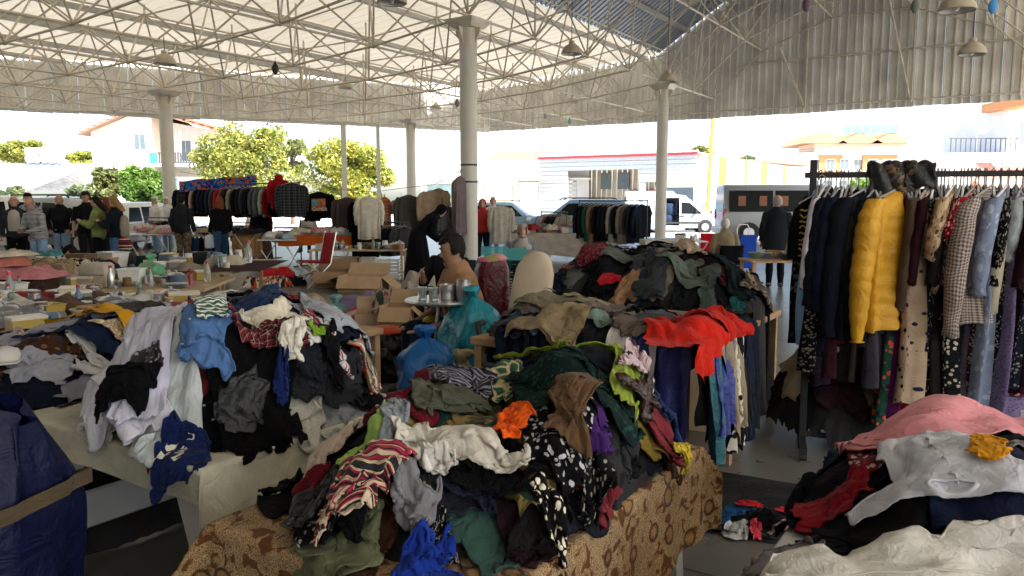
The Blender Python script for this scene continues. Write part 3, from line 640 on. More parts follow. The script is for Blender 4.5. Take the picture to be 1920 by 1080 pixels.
# ------------------------------------------------------------------ trees
def leaf_mat(name, c):
    m, n, l, b = newmat(name); oi = n.new('ShaderNodeTexNoise'); oi.inputs['Scale'].default_value = 1.3; tc = n.new('ShaderNodeTexCoord'); l.new(tc.outputs['Object'], oi.inputs['Vector'])
    r = n.new('ShaderNodeValToRGB'); e = r.color_ramp.elements; e[0].position = .35; e[1].position = .68
    e[0].color = (c[0] * .62, c[1] * .74, c[2] * .8, 1); e[1].color = (c[0] * 1.25, c[1] * 1.15, c[2], 1); l.new(oi.outputs[0], r.inputs[0]); l.new(r.outputs[0], b.inputs['Base Color']); b.inputs['Roughness'].default_value = .6
    tr = n.new('ShaderNodeBsdfTranslucent'); l.new(r.outputs[0], tr.inputs[0]); ms = n.new('ShaderNodeMixShader'); ms.inputs[0].default_value = .35
    l.new(b.outputs[0], ms.inputs[1]); l.new(tr.outputs[0], ms.inputs[2]); l.new(ms.outputs[0], n['Material Output'].inputs[0]); return m
M_BARK = mat('bark', (.12, .09, .065), .9)
def tree(px_, ytop, ybot, wpx, d, m, lab, dens=1., name='tree', leaf=.115, bare=0.):
    c = at(px_, (ytop + ybot) / 2, d); top = at(px_, ytop, d).z; bot = at(px_, ybot, d).z; rx = wpx * d / FPX / 2; rz = (top - bot) / 2
    t = thing(name, lab, 'tree' if rz > .9 else 'bush', (c.x, d, -.03), 0, 'trees and bushes beyond the hall'); q = MB(); cz = c.z
    q.tube([(0, 0, 0), (.1, .05, bot * .6), (.0, 0, max(bot, .4) + .2), (0, 0, cz + rz * .5)], [.05 * rx + .08, .045 * rx + .06, .035 * rx + .05, .02], 8); tr = q.build('trunk', M_BARK, t, True)
    cl = []
    for k in range(int(30 * dens)):
        while True:
            v = nrng.uniform(-1, 1, 3)
            if .25 < np.linalg.norm(v) < 1: break
        v[2] = v[2] if v[2] > -.8 else -.8; cl.append(v * (rx * .82, rx * .8, rz * .84) + (0, 0, cz))
    for k in range(7):
        e = cl[k]; q = MB(); s = (0, 0, cz - rz * .6 + .15 * k * rz / 4); q.tube([s, tuple((np.array(s) + e) / 2 + (0, 0, .15 * rz)), tuple(e)], [.02 * rx + .03, .015 * rx + .015, .008], 6); q.build('limb', M_BARK, t, True)
    n = int(230 * dens); V = []
    for e in cl:
        rr = rx * nrng.uniform(.14, .36); pts = nrng.normal(0, 1, (n, 3)); pts /= np.linalg.norm(pts, axis=1)[:, None]; pts *= (nrng.uniform(.25, 1.05, n) ** .6)[:, None] * rr; pts[:, 2] *= min(1., rz / rx) * .85 + .1
        V.append(pts + e)
    V = np.concatenate(V); k = len(V); a = nrng.normal(0, 1, (k, 3)); a /= np.linalg.norm(a, axis=1)[:, None]; b2 = np.cross(a, nrng.normal(0, 1, (k, 3))); b2 /= np.linalg.norm(b2, axis=1)[:, None]
    s = (leaf * nrng.uniform(.6, 1.4, k))[:, None]; Q = np.stack([V - a * s, V + b2 * s * .55, V + a * s, V - b2 * s * .55], 1).reshape(-1, 3)
    me = bpy.data.meshes.new('crown'); me.vertices.add(4 * k); me.vertices.foreach_set('co', Q.astype(np.float32).ravel()); me.loops.add(4 * k); me.loops.foreach_set('vertex_index', np.arange(4 * k, dtype=np.int32))
    me.polygons.add(k); me.polygons.foreach_set('loop_start', np.arange(0, 4 * k, 4, dtype=np.int32)); me.polygons.foreach_set('loop_total', np.full(k, 4, np.int32)); me.materials.append(m); me.update()
    link('crown', me, t); return t
G_Y = leaf_mat('leaf_yellow', (.34, .34, .06)); G_YG = leaf_mat('leaf_yellow_green', (.25, .26, .05)); G_G = leaf_mat('leaf_green', (.12, .22, .035)); G_O = leaf_mat('leaf_olive', (.17, .19, .06)); G_P = leaf_mat('leaf_pale', (.20, .24, .12))
tree(462, 222, 385, 205, 50, G_YG, 'tall loose yellow-green tree beside the gabled house', 1.5)
tree(545, 240, 345, 80, 55, G_O, 'thin olive tree with sparse top between the two big trees', .6)
tree(655, 252, 400, 205, 47, G_Y, 'broad bright yellow tree behind the slim eave posts', 1.5)
tree(274, 306, 400, 100, 40, G_G, 'dense bright green round bush below the old house', 1.3)
tree(197, 306, 384, 74, 41, G_O, 'olive leafy bush between the ribbed roof and the green bush', 1.)
tree(45, 262, 310, 150, 82, G_YG, 'far yellow-green tree row crown behind the ribbed roof', 1.2, leaf=.2)
tree(152, 284, 308, 56, 85, G_Y, 'far small golden tree beside the old house gable', .7, leaf=.2)
tree(24, 344, 392, 62, 38, G_P, 'pale feathery bush before the ribbed roof', .7, leaf=.1)
tree(150, 340, 390, 60, 39, G_P, 'thin pale shrub beside the olive bush', .4, leaf=.1)
tree(1318, 274, 300, 46, 75, G_YG, 'small tree top showing over the workshop wing', .5, leaf=.2)
tree(1405, 292, 312, 40, 82, G_P, 'faint bush top behind the ribbed workshop wing', .4, leaf=.2)
tree(1748, 295, 350, 60, 60, G_YG, 'small yellow-green tree beside the dish house', .8)
tree(1640, 332, 372, 160, 48, G_G, 'green hedge bush seen through the dress rack', .9)

# ------------------------------------------------------------------ vehicles
M_TYRE = mat('tyre', (.02, .02, .02), .85); M_RIM = mat('rim', (.5, .5, .52), .35, metal=.7); M_TRIM = mat('trim_black', (.025, .025, .028), .6); M_CARGLASS = mat('car_glass', (.012, .015, .018), .12, spec=.1)
M_LAMPR = mat('tail_red', (.4, .02, .02), .25); M_LAMPW = mat('headlamp', (.7, .72, .74), .15)
def vehicle(name, lab, cat, loc, rz, paint, L, Wd, Hh, st, glass, wheels, front, rear, belt=.95, hole=None, extras=None, group='vehicles parked outside the hall', wr=.31, tumble=.16):
    """st: (x, zbottom, ztop) stations from rear to front"""
    t = thing(name, lab, cat, (loc[0], loc[1], -.03), rz, group); hw = Wd / 2
    def wz(z, x=None):
        k = 1 - .06 * max(0, abs(x / L * 2) - .75) * 4 if x is not None else 1
        return hw * k * (1 - tumble * max(0, (z - belt)) / (Hh - belt))
    xs = []; 
    for (a, b_) in zip(st[:-1], st[1:]):
        n = max(1, int((b_[0] - a[0]) / .18))
        for k in range(n): s = k / n; xs.append(tuple(a[i] + (b_[i] - a[i]) * s for i in range(3)))
    xs.append(st[-1]); rings = []
    for x, zb, zt in xs:
        bl = min(belt, zt - .12); w0 = wz(zb, x); 
        half = [(w0 * .93, zb), (wz(.5, x), zb + .13), (wz(.5, x) + .01, (zb + bl) / 2), (wz(bl, x), bl), (wz(zt - .07, x) * .995, zt - .07), (wz(zt, x) * .93, zt), (wz(zt, x) * .5, zt + .025)]
        rings.append([(x, y, z) for y, z in half] + [(x, -y, z) for y, z in reversed(half)])
    q = MB(); n = 14; V = [p for r in rings for p in r]; F = []
    for i in range(len(rings) - 1):
        xm = (xs[i][0] + xs[i + 1][0]) / 2
        for j_ in range(n):
            if hole and hole[0] < xm < hole[1] and j_ in hole[2]: continue
            k = (j_ + 1) % n; F.append((i * n + j_, i * n + k, (i + 1) * n + k, (i + 1) * n + j_))
    F += [tuple(range(n - 1, -1, -1)), tuple((len(rings) - 1) * n + j_ for j_ in range(n))]
    q.add(V, F); body = q.build('body', paint, t, True)
    for k, poly in enumerate(glass):
        for sgn in (1, -1):
            if hole and k == hole[3] and sgn == hole[4]: continue
            V = [(x, sgn * (wz(z) + .014), z) for x, z in poly] + [(x, sgn * (wz(z) - .05), z) for x, z in poly]; nn = len(poly); q = MB()
            q.add(V, [tuple(range(nn)), tuple(range(2 * nn - 1, nn - 1, -1))] + [(i, nn + i, nn + (i + 1) % nn, (i + 1) % nn) for i in range(nn)]); q.build('side_window', M_CARGLASS, t)
    for nm, (x0, z0, x1, z1), m in (('windscreen', front, M_CARGLASS), ('rear_window', rear, M_CARGLASS)):
        d = Vector((z1 - z0, 0, -(x1 - x0))).normalized() * .015; d = d if (d.x > 0) == (nm == 'windscreen') else -d; w0, w1 = wz(z0, x0) * .9, wz(z1, x1) * .88; q = MB()
        V = [(x0, -w0, z0), (x0, w0, z0), (x1, w1, z1), (x1, -w1, z1)]; q.add([tuple(Vector(p) + d) for p in V] + [tuple(Vector(p) - d) for p in V], [(0, 1, 2, 3), (7, 6, 5, 4), (0, 4, 5, 1), (1, 5, 6, 2), (2, 6, 7, 3), (3, 7, 4, 0)]); q.build(nm, m, t)
    for x in wheels:
        for sgn in (1, -1):
            q = MB(); q.tube([(x, sgn * (hw - .10), wr + .01), (x, sgn * (hw + .012), wr + .01)], wr + .07, 20); q.build('wheel_arch', M_TRIM, t)
            q = MB(); q.tube([(x, sgn * (hw - .18), wr), (x, sgn * (hw - .16), wr), (x, sgn * (hw + .015), wr), (x, sgn * (hw + .03), wr)], [wr - .03, wr, wr, wr - .04], 20); wl_ = q.build('wheel', M_TYRE, t, True)
            q = MB(); q.tube([(x, sgn * (hw + .005), wr), (x, sgn * (hw + .04), wr)], wr * .62, 16); q.build('rim', M_RIM, wl_)
    xr, xf = st[0][0], st[-1][0]
    for x, nm in ((xr, 'rear_bumper'), (xf, 'front_bumper')):
        q = MB(); q.box((x + (.02 if x > 0 else -.02), 0, .45), (.22, Wd * .95, .3), 0, .05); q.build(nm, M_TRIM if extras and 'trim' in extras else paint, t)
    for sgn in (1, -1):
        q = MB(); q.box((xr + .03, sgn * hw * .84, belt - .02), (.14, .2, .42), 0, .03); q.build('tail_light', M_LAMPR, t)
        q = MB(); q.box((xf - .12, sgn * hw * .74, .76), (.26, .34, .18), 0, .05); q.build('headlight', M_LAMPW, t)
        q = MB(); q.box((front[0] - .38, sgn * (hw + .1), belt + .12), (.12, .2, .2), 0, .04); q.build('mirror', M_TRIM, t)
        q = MB(); q.box((0, sgn * (hw + .012), .52), (L * .62, .03, .1)); q.build('rub_strip', M_TRIM, t)
        for xx in (.1, -.75): q = MB(); q.box((xx, sgn * (hw + .015), belt - .12), (.2, .04, .05), 0, .01); q.build('handle', M_TRIM, t)
    if extras and 'rails' in extras:
        for sgn in (1, -1): q = MB(); q.tube([(xr + .5, sgn * hw * .7, Hh + .02), (xr + .6, sgn * hw * .7, Hh + .08), (.6, sgn * hw * .7, Hh + .08), (.75, sgn * hw * .7, Hh)], .025, 6); q.build('roof_rail', M_TRIM, t)
    return t
P_SILV = mat('paint_silver', (.42, .48, .56), .3, metal=.3, var=.03, coat=.6); P_WHITE = mat('paint_white', (.72, .73, .74), .3, var=.03, coat=.5); P_BLUE = mat('paint_blue', (.16, .30, .46), .3, metal=.2, var=.03, coat=.6); P_LBLUE = mat('paint_light_blue', (.30, .45, .60), .3, metal=.2, var=.03, coat=.6); P_GREY = mat('paint_grey', (.28, .30, .32), .3, metal=.3, var=.03, coat=.6)
PV = onz(1270, 434)
van = vehicle('panel_van', 'silver panel van with its side door slid open and clothes inside', 'van', (PV.x, PV.y), R_(-4), P_SILV, 4.2, 1.72, 1.82,
    [(-2.1, .35, 1.70), (-2.05, .3, 1.80), (.15, .24, 1.82), (.55, .24, 1.74), (1.25, .24, 1.10), (1.95, .26, .88), (2.1, .33, .62)],
    [[(-1.9, 1.05), (-1.15, 1.05), (-1.15, 1.58), (-1.85, 1.58)], [(-1.0, 1.02), (-.1, 1.02), (-.1, 1.6), (-1.0, 1.6)], [(.08, 1.0), (1.12, 1.0), (1.05, 1.1), (.52, 1.58), (.08, 1.6)]],
    (-1.35, 1.32), (1.22, 1.12, .58, 1.70), (-2.11, 1.0, -2.07, 1.6), .98, (-1.0, -.1, (7, 8, 9, 10, 11), 1, -1), ('trim',))
q = MB(); q.box((-1.45, -.93, .98), (.95, .05, 1.3), 0, .02); q.build('sliding_door', P_SILV, van); q = MB(); q.box((-.55, .2, .95), (.9, .05, 1.3)); q.build('inner_panel', M_TRIM, van)
q = MB(); q.ell((-.5, -.3, 1.15), (.38, .3, .42), 12, 8, .15); q.ell((-.6, -.35, .65), (.4, .3, .4), 12, 8, .15); q.build('load_of_clothes', cloth('#23304a', 'floral', '#c9ccd2'), van, True)
PW = at(1195, 380, 43.5); vehicle('white_pickup', 'white box truck cab hidden behind the panel van', 'truck', (PW.x + 1.8, 44.5), R_(-4), P_WHITE, 4.6, 1.8, 2.05,
    [(-2.3, .45, 2.2), (.3, .4, 2.2), (.5, .4, 2.0), (1.0, .4, 1.95), (1.7, .4, 1.2), (2.3, .45, .95)], [[(.55, 1.15), (1.4, 1.15), (1.0, 1.8), (.55, 1.8)]], (-1.5, 1.5), (1.7, 1.22, 1.05, 1.9), (-2.31, 1.2, -2.31, 1.9), 1.1)
PB = onz(1360, 452); bus = vehicle('minibus', 'silver minibus with dark side windows behind the dress rack', 'minibus', (PB.x + 2.9, PB.y + .9), R_(-3), mat('paint_bus', (.30, .32, .34), .4, metal=.1, var=.04, coat=.4), 5.8, 1.95, 2.32,
    [(-2.9, .35, 2.2), (-2.84, .3, 2.3), (1.3, .28, 2.32), (1.8, .28, 2.2), (2.4, .28, 1.35), (2.9, .34, 1.0)], [[(-2.7, 1.22), (-.95, 1.22), (-.95, 2.08), (-2.7, 2.08)], [(-.85, 1.22), (.6, 1.22), (.6, 2.08), (-.85, 2.08)], [(.7, 1.22), (1.9, 1.22), (1.6, 2.0), (.7, 2.06)]],
    (-1.9, 1.75), (2.36, 1.4, 1.86, 2.14), (-2.91, 1.2, -2.88, 2.1), 1.15, wr=.36)
for k in range(3):
    q = MB(); q.box((-2.2 + k * .85, -.945, 1.66), (.3, .02, .4)); q.build('seat_back', mat('seat_orange', (.30, .13, .08), .8), bus)
st_w = [(-2.1, .35, 1.2), (-2.05, .3, 1.5), (-1.75, .25, 1.58), (.1, .24, 1.6), (.35, .24, 1.56), (1.05, .24, 1.02), (1.9, .26, .86), (2.15, .34, .6)]
gl_w = [[(-1.75, .98), (-1.1, .98), (-1.1, 1.44), (-1.6, 1.44)], [(-1.0, .96), (-.2, .96), (-.2, 1.46), (-1.0, 1.46)], [(-.1, .95), (.85, .95), (.8, 1.02), (.35, 1.44), (-.1, 1.46)]]
def wagon(lab, px_, d, rz, paint, name='parked_car', ex=('rails',), sc=1.):
    p = at(px_, 380, d); t = vehicle(name, lab, 'car', (p.x, d), rz, paint, 4.25, 1.72, 1.6, st_w, gl_w, (-1.3, 1.35), (1.0, 1.05, .38, 1.52), (-2.1, 1.0, -1.9, 1.5), .93, None, ex); t.scale = (sc,) * 3; return t
wagon('light blue estate car beside the red blouse stall', 950, 37, R_(-8), P_LBLUE)
wagon('dark blue estate car with roof rails behind the coat rack', 1085, 36, R_(168), P_BLUE, sc=1.07)
wagon('second light blue car parked behind the coat rack and van', 1160, 41, R_(172), P_LBLUE, ex=())
wagon('grey estate car behind the man in the black jacket', 128, 25.5, R_(-20), P_GREY, sc=1.1)
wagon('white car showing its rear window by the white-haired man', 262, 27, R_(80), P_WHITE, ex=())
wagon('silver car with blue tint under the green bush', 264, 36, R_(15), P_LBLUE, ex=())
wagon('white car at the open edge past the crowd', -5, 25, R_(60), P_WHITE, ex=(), sc=1.12)
wagon('white estate car half hidden behind the striped shirt man', 75, 30, R_(10), P_WHITE)
wagon('white car parked in front of the workshop wing', 1385, 46, R_(10), P_WHITE, ex=())
# ------------------------------------------------------------------ tables and the heaps of clothes on them
HX0, HY0, HR, HNX, HNY = -7.5, .5, .02, 700, 660
H = np.zeros((HNX, HNY), np.float32)
gx = HX0 + HR * (np.arange(HNX) + .5); gy = HY0 + HR * (np.arange(HNY) + .5); GX, GY = np.meshgrid(gx, gy, indexing='ij')
GU = GX * UX[0] + GY * UX[1]; GV = GX * VX[0] + GY * VX[1]
def Hs(x, y):
    i = np.clip(((x - HX0) / HR).astype(np.int32), 0, HNX - 1); j_ = np.clip(((y - HY0) / HR).astype(np.int32), 0, HNY - 1); return H[i, j_]
def snoise(x, y, k, seed):
    r = np.random.default_rng(seed); o = np.zeros_like(x)
    for a in range(5):
        th = r.uniform(0, 6.28); f = k * r.uniform(.6, 1.7); o = o + np.sin((x * math.cos(th) + y * math.sin(th)) * f + r.uniform(0, 6.28)) / 5
    return o
TABLES = {}
M_TABLE = mat('table_plastic', (.55, .56, .57), .45, var=.1); M_WOOD = mat('raw_wood', (.35, .22, .12), .7, var=.25, vscale=9); M_PLY = mat('cardboard', (.42, .29, .17), .85, var=.12, vscale=5)
def table(key, u0, u1, v0, v1, z, lab, m=None, legs='plastic'):
    H[(GU > u0) & (GU < u1) & (GV > v0) & (GV < v1)] = z
    x, y = near((u0 + u1) / 2, (v0 + v1) / 2); t = thing('market_table', lab, 'table', (x, y, 0), ANG_U, 'tables of the second-hand stalls'); a, b_ = u1 - u0, v1 - v0; m = m or M_TABLE
    q = MB(); q.box((0, 0, z - .042), (a - .01, b_ - .01, .05), 0, .008); q.build('tabletop', m, t)
    for sx in (-1, 1):
        for sy in (-1, 1):
            q = MB()
            if legs == 'plastic':
                cx, cy = sx * (a / 2 - .12), sy * (b_ / 2 - .1)
                q.loft([[(cx + sx * o_ + w * px_, cy + sy * o_ * .6 + w * .6 * py_, zz) for px_, py_ in ((-1, -1), (1, -1), (1, 1), (-1, 1))] for zz, w, o_ in ((0, .045, .05), (.05, .05, .05), (z * .5, .055, .03), (z - .05, .11, 0))])
            else: q.box((sx * (a / 2 - .05), sy * (b_ / 2 - .05), (z - .05) / 2), (.05, .05, z - .05))
            q.build('leg', m, t)
    if legs == 'plastic':
        for sx in (-1, 1): q = MB(); q.box((sx * (a / 2 - .1), 0, z * .42), (.03, b_ * .8, .16), 0, .01); q.build('leg_panel', m, t)
    TABLES[key] = (u0, u1, v0, v1, z); return t
table('T1', -1.80, -.91, 1.264, 2.64, .72, 'plastic table under the brown scale-patterned cloth')
table('T2', -3.3, -2.13, 1.465, 2.5, .75, 'grey plastic table under the white woven cloth')
table('T3', -4.6, -3.45, .9, 3.1, .70, 'table under the heap with the mustard sweater')
table('T4', -.52, .75, 1.2, 3.2, .66, 'table under the heap with pink and white trousers')
table('T5', -3.35, -1.52, 5.2, 6.3, .76, 'wooden table under the tall heap of grey jackets', M_WOOD, 'wood')
table('T6', -2.75, -1.35, 3.75, 4.62, .80, 'table under the heap with the bright red top', M_WOOD, 'wood')
table('T7', -4.95, -3.75, 3.05, 4.1, .72, 'small table with turquoise and coral tops hanging off', M_WOOD, 'wood')
table('T8', -8.7, -6.0, 2.6, 4.6, .62, 'low table crowded with household goods', M_WOOD, 'wood')
table('T9', -4.6, -3.0, 7.6, 8.6, .74, 'table with the knitwear heap behind the grey jackets', M_WOOD, 'wood')
core0 = H.copy()
def core(u, v, ru, rv, h, seed, p=2.2):
    r = (np.abs((GU - u) / ru) ** p + np.abs((GV - v) / rv) ** p); k = np.clip(1 - r, 0, 1) ** .75
    H[:] = np.maximum(H, np.where(k > 0, core0 + h * k * (1 + .22 * snoise(GX, GY, 14, seed)), 0))
    return (u, v, ru, rv)
def core_xy(x, y, rx, ry, h, seed): return core(x * UX[0] + y * UX[1], x * VX[0] + y * VX[1], rx, ry, h, seed)
CORES = {'T1': core(-1.32, 2.04, .45, .72, .24, 1), 'T2': core(-2.66, 2.02, .50, .55, .36, 2), 'T3': core(-4.0, 2.05, .62, .95, .26, 3), 'T4n': core(.1, 1.95, .58, .62, .09, 14), 'T4': core(.15, 2.65, .62, .72, .22, 4),
         'T5': core(-2.42, 5.75, 1.0, .66, .42, 5), 'T6': core(-2.15, 4.2, .75, .46, .13, 6), 'T7': core(-4.4, 3.6, .62, .52, .16, 7), 'T9': core(-3.8, 8.1, .85, .5, .16, 8), 'F1': core(-.86, 5.6, .58, .5, .74, 9)}
p = onz(1420, 965, .05); CORES['F2'] = core_xy(p.x, p.y, .3, .22, .07, 10)
# the buried lower clothes, which nobody could count
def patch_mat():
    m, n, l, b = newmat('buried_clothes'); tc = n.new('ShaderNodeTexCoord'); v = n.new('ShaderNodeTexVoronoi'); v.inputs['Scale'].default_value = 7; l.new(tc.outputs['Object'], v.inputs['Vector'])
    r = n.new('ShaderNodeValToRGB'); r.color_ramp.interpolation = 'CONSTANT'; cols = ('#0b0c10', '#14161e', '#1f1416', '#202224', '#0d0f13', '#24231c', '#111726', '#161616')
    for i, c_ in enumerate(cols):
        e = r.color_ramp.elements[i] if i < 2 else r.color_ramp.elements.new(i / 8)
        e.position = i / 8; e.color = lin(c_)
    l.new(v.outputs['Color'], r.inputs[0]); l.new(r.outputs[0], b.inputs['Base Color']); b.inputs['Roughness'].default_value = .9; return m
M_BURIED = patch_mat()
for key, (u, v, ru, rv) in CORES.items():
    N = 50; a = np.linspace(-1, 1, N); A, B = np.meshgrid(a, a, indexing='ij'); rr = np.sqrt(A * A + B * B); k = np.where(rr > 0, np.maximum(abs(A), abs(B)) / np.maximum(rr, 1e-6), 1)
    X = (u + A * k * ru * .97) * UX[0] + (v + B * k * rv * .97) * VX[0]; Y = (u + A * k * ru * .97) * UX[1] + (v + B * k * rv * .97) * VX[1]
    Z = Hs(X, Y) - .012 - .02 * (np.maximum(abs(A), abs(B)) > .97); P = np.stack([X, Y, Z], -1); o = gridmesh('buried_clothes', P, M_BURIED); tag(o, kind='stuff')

# ---- cloth solver: position-based sheets falling on the height field
def prof(kind, t):
    if kind == 'tee': return np.where(t < .32, 1., .62 + .38 * np.exp(-((t - .32) / .05)))
    if kind == 'shirt': return np.where(t < .2, 1., .55 + .45 * np.exp(-((t - .2) / .07)))
    if kind == 'pants': return 1 - .38 * t
    if kind == 'dress': return .55 + .45 * t
    if kind == 'round': return np.sqrt(np.clip(1.03 - (2 * t - 1) ** 2, .02, 1))
    return np.ones_like(t)
def rest_grid(g, N):
    t = np.linspace(0, 1, N); s = np.linspace(-.5, .5, N); T, Sx = np.meshgrid(t, s, indexing='ij')
    r = np.random.default_rng(g['seed']); edge_ = 1 + .04 * np.sin(T * r.uniform(5, 12) + r.uniform(0, 6)); w = prof(g['prof'], T) * g['w'] * edge_
    return np.stack([Sx * w, (T - .5) * g['l'] * (1 + .03 * np.sin(Sx * 9 + r.uniform(0, 6)))], -1)
def start_pos(g, X0, flat=None):
    r = np.random.default_rng(g['seed'] + 5); x, y = X0[..., 0].copy(), X0[..., 1].copy(); lift = np.zeros_like(x)
    for _ in range(g.get('folds', 1)):
        th = r.uniform(0, 6.28); nx, ny = math.cos(th), math.sin(th); d0 = r.uniform(.12, .32) * min(g['w'], g['l']) * (1 if r.random() < .8 else .5); s = x * nx + y * ny - d0; m = s > 0
        x = np.where(m, x - 2 * s * nx, x); y = np.where(m, y - 2 * s * ny, y); lift = np.where(m, lift + .03 + .25 * np.minimum(s, .1), lift)
    c = g['comp']; k = 6.28 / (.5 * max(g['w'], g['l'])); amp = (1 - c) * .16
    c2 = min(1., c + .22); th = r.uniform(0, 6.28); dx, dy = math.cos(th), math.sin(th); fx = X0[..., 0] * dx + X0[..., 1] * dy; lw = r.uniform(.07, .13)
    fold = np.sin(6.28 * fx / lw + 2.2 * snoise(X0[..., 0], X0[..., 1], 7, g['seed'] + 6))
    aa = x * dx + y * dy; bb = -x * dy + y * dx; aa = aa * c; bb = bb * c2; x, y = aa * dx - bb * dy, aa * dy + bb * dx
    x, y = x + amp * snoise(x, y, k * 1.3, g['seed'] + 1), y + amp * snoise(x, y, k * 1.3, g['seed'] + 2); cr, sr = math.cos(g['rot']), math.sin(g['rot'])
    px_, py_ = g['x'] + x * cr - y * sr, g['y'] + x * sr + y * cr
    if flat is not None: z = np.full_like(px_, flat)
    else:
        hh = Hs(px_, py_); z = np.maximum(hh, np.percentile(hh, 75) - .12) + .05 + lift + (1 - c) * (.15 * (fold + 1) + .10 * np.abs(snoise(X0[..., 0], X0[..., 1], k * 1.6, g['seed'] + 3)))
    if 'edge' in g:
        ex_, ey_, nx_, ny_, lay, zt = g['edge']; tx_, ty_ = -ny_, nx_; al = (px_ - ex_) * tx_ + (py_ - ey_) * ty_; s_ = (px_ - ex_) * nx_ + (py_ - ey_) * ny_ - .03 - .014 * lay; o_ = np.maximum(s_, 0); wv = (.015 + .10 * np.minimum(o_, .5)) * (.5 + .5 * np.sin(al * (30 + 22 * r.random()) + 5 * r.random() + (4 * r.random() - 2) * o_ * 3)) * (o_ > 0); al = al + .10 * o_ * (r.random() - .5) * 2; nar = 1 - .22 * np.minimum(o_ * 2, 1); px_ = px_ - nx_ * (o_ - wv) - tx_ * al * (1 - nar); py_ = py_ - ny_ * (o_ - wv) - ty_ * al * (1 - nar); hh = Hs(px_, py_); z = np.where(s_ > 0, zt + .05 - o_, np.maximum(hh + .012, zt + .035))
    return np.stack([px_, py_, z], -1)
def solve(P, X0, steps=40, iters=6, mu=.75, eps=.007, grav=.006, damp=.93):
    P = P.astype(np.float32); X0 = X0.astype(np.float32); Q = P.copy()
    ln = lambda a: np.sqrt((a * a).sum(-1))
    Lh, Lv = ln(X0[:, :, 1:] - X0[:, :, :-1]), ln(X0[:, 1:] - X0[:, :-1]); Ld = ln(X0[:, 1:, 1:] - X0[:, :-1, :-1]); Le = ln(X0[:, 1:, :-1] - X0[:, :-1, 1:])
    Lh2, Lv2 = ln(X0[:, :, 2:] - X0[:, :, :-2]) * .80, ln(X0[:, 2:] - X0[:, :-2]) * .80
    def fix(a, b_, L, w, onlymin=False):
        d = b_ - a; l_ = np.sqrt((d * d).sum(-1)) + 1e-6; k = (l_ - L) / l_
        if onlymin: k = np.minimum(k, 0)
        d *= (k * (.5 * w))[..., None]; a += d; b_ -= d
    M_ = P.shape[2]; N_ = P.shape[1]
    for s in range(steps):
        V = (P - Q) * damp; np.clip(V, -.05, .05, out=V); Q = P.copy(); P = P + V; P[..., 2] -= grav
        for it in range(iters):
            for o in (0, 1):
                n = (M_ - o) // 2; fix(P[:, :, o:o + 2 * n:2], P[:, :, o + 1:o + 2 * n:2], Lh[:, :, o::2][:, :, :n], 1.)
                n = (N_ - o) // 2; fix(P[:, o:o + 2 * n:2], P[:, o + 1:o + 2 * n:2], Lv[:, o::2][:, :n], 1.)
            if it % 2 == 0:
                fix(P[:, :-1, :-1], P[:, 1:, 1:], Ld, .22); fix(P[:, :-1, 1:], P[:, 1:, :-1], Le, .22)
                fix(P[:, :, :-2], P[:, :, 2:], Lh2, .22, True); fix(P[:, :-2], P[:, 2:], Lv2, .22, True)
        h = Hs(P[..., 0], P[..., 1]) + eps; c = P[..., 2] < h; P[..., 2] = np.where(c, h, P[..., 2])
        f = np.where(c, mu, .0)[..., None]; P[..., :2] = P[..., :2] * (1 - f) + Q[..., :2] * f
    return P
def cubic(N, k):
    n = (N - 1) * k + 1; A = np.zeros((n, N))
    for i in range(n):
        t = i / k; j_ = min(int(t), N - 2); f = t - j_; w = (-.5 * f + f * f - .5 * f ** 3, 1 - 2.5 * f * f + 1.5 * f ** 3, .5 * f + 2 * f * f - 1.5 * f ** 3, -.5 * f * f + .5 * f ** 3)
        for d, ww in zip((-1, 0, 1, 2), w): A[i, min(max(j_ + d, 0), N - 1)] += ww
    return A
CUB = {}
def upsample(P, k):
    N, M_ = P.shape[:2]
    for n in (N, M_):
        if (n, k) not in CUB: CUB[(n, k)] = cubic(n, k)
    return np.einsum('ai,ijc,bj->abc', CUB[(N, k)], P, CUB[(M_, k)])
def nuv(o, n, m):
    a, b_ = np.meshgrid(np.linspace(0, 1, n), np.linspace(0, 1, m), indexing='ij'); uv = np.stack([b_, a], -1).reshape(-1, 2); me = o.data; li = np.zeros(len(me.loops), np.int32); me.loops.foreach_get('vertex_index', li); me.uv_layers.new(name='N').data.foreach_set('uv', uv[li].astype(np.float32).ravel())
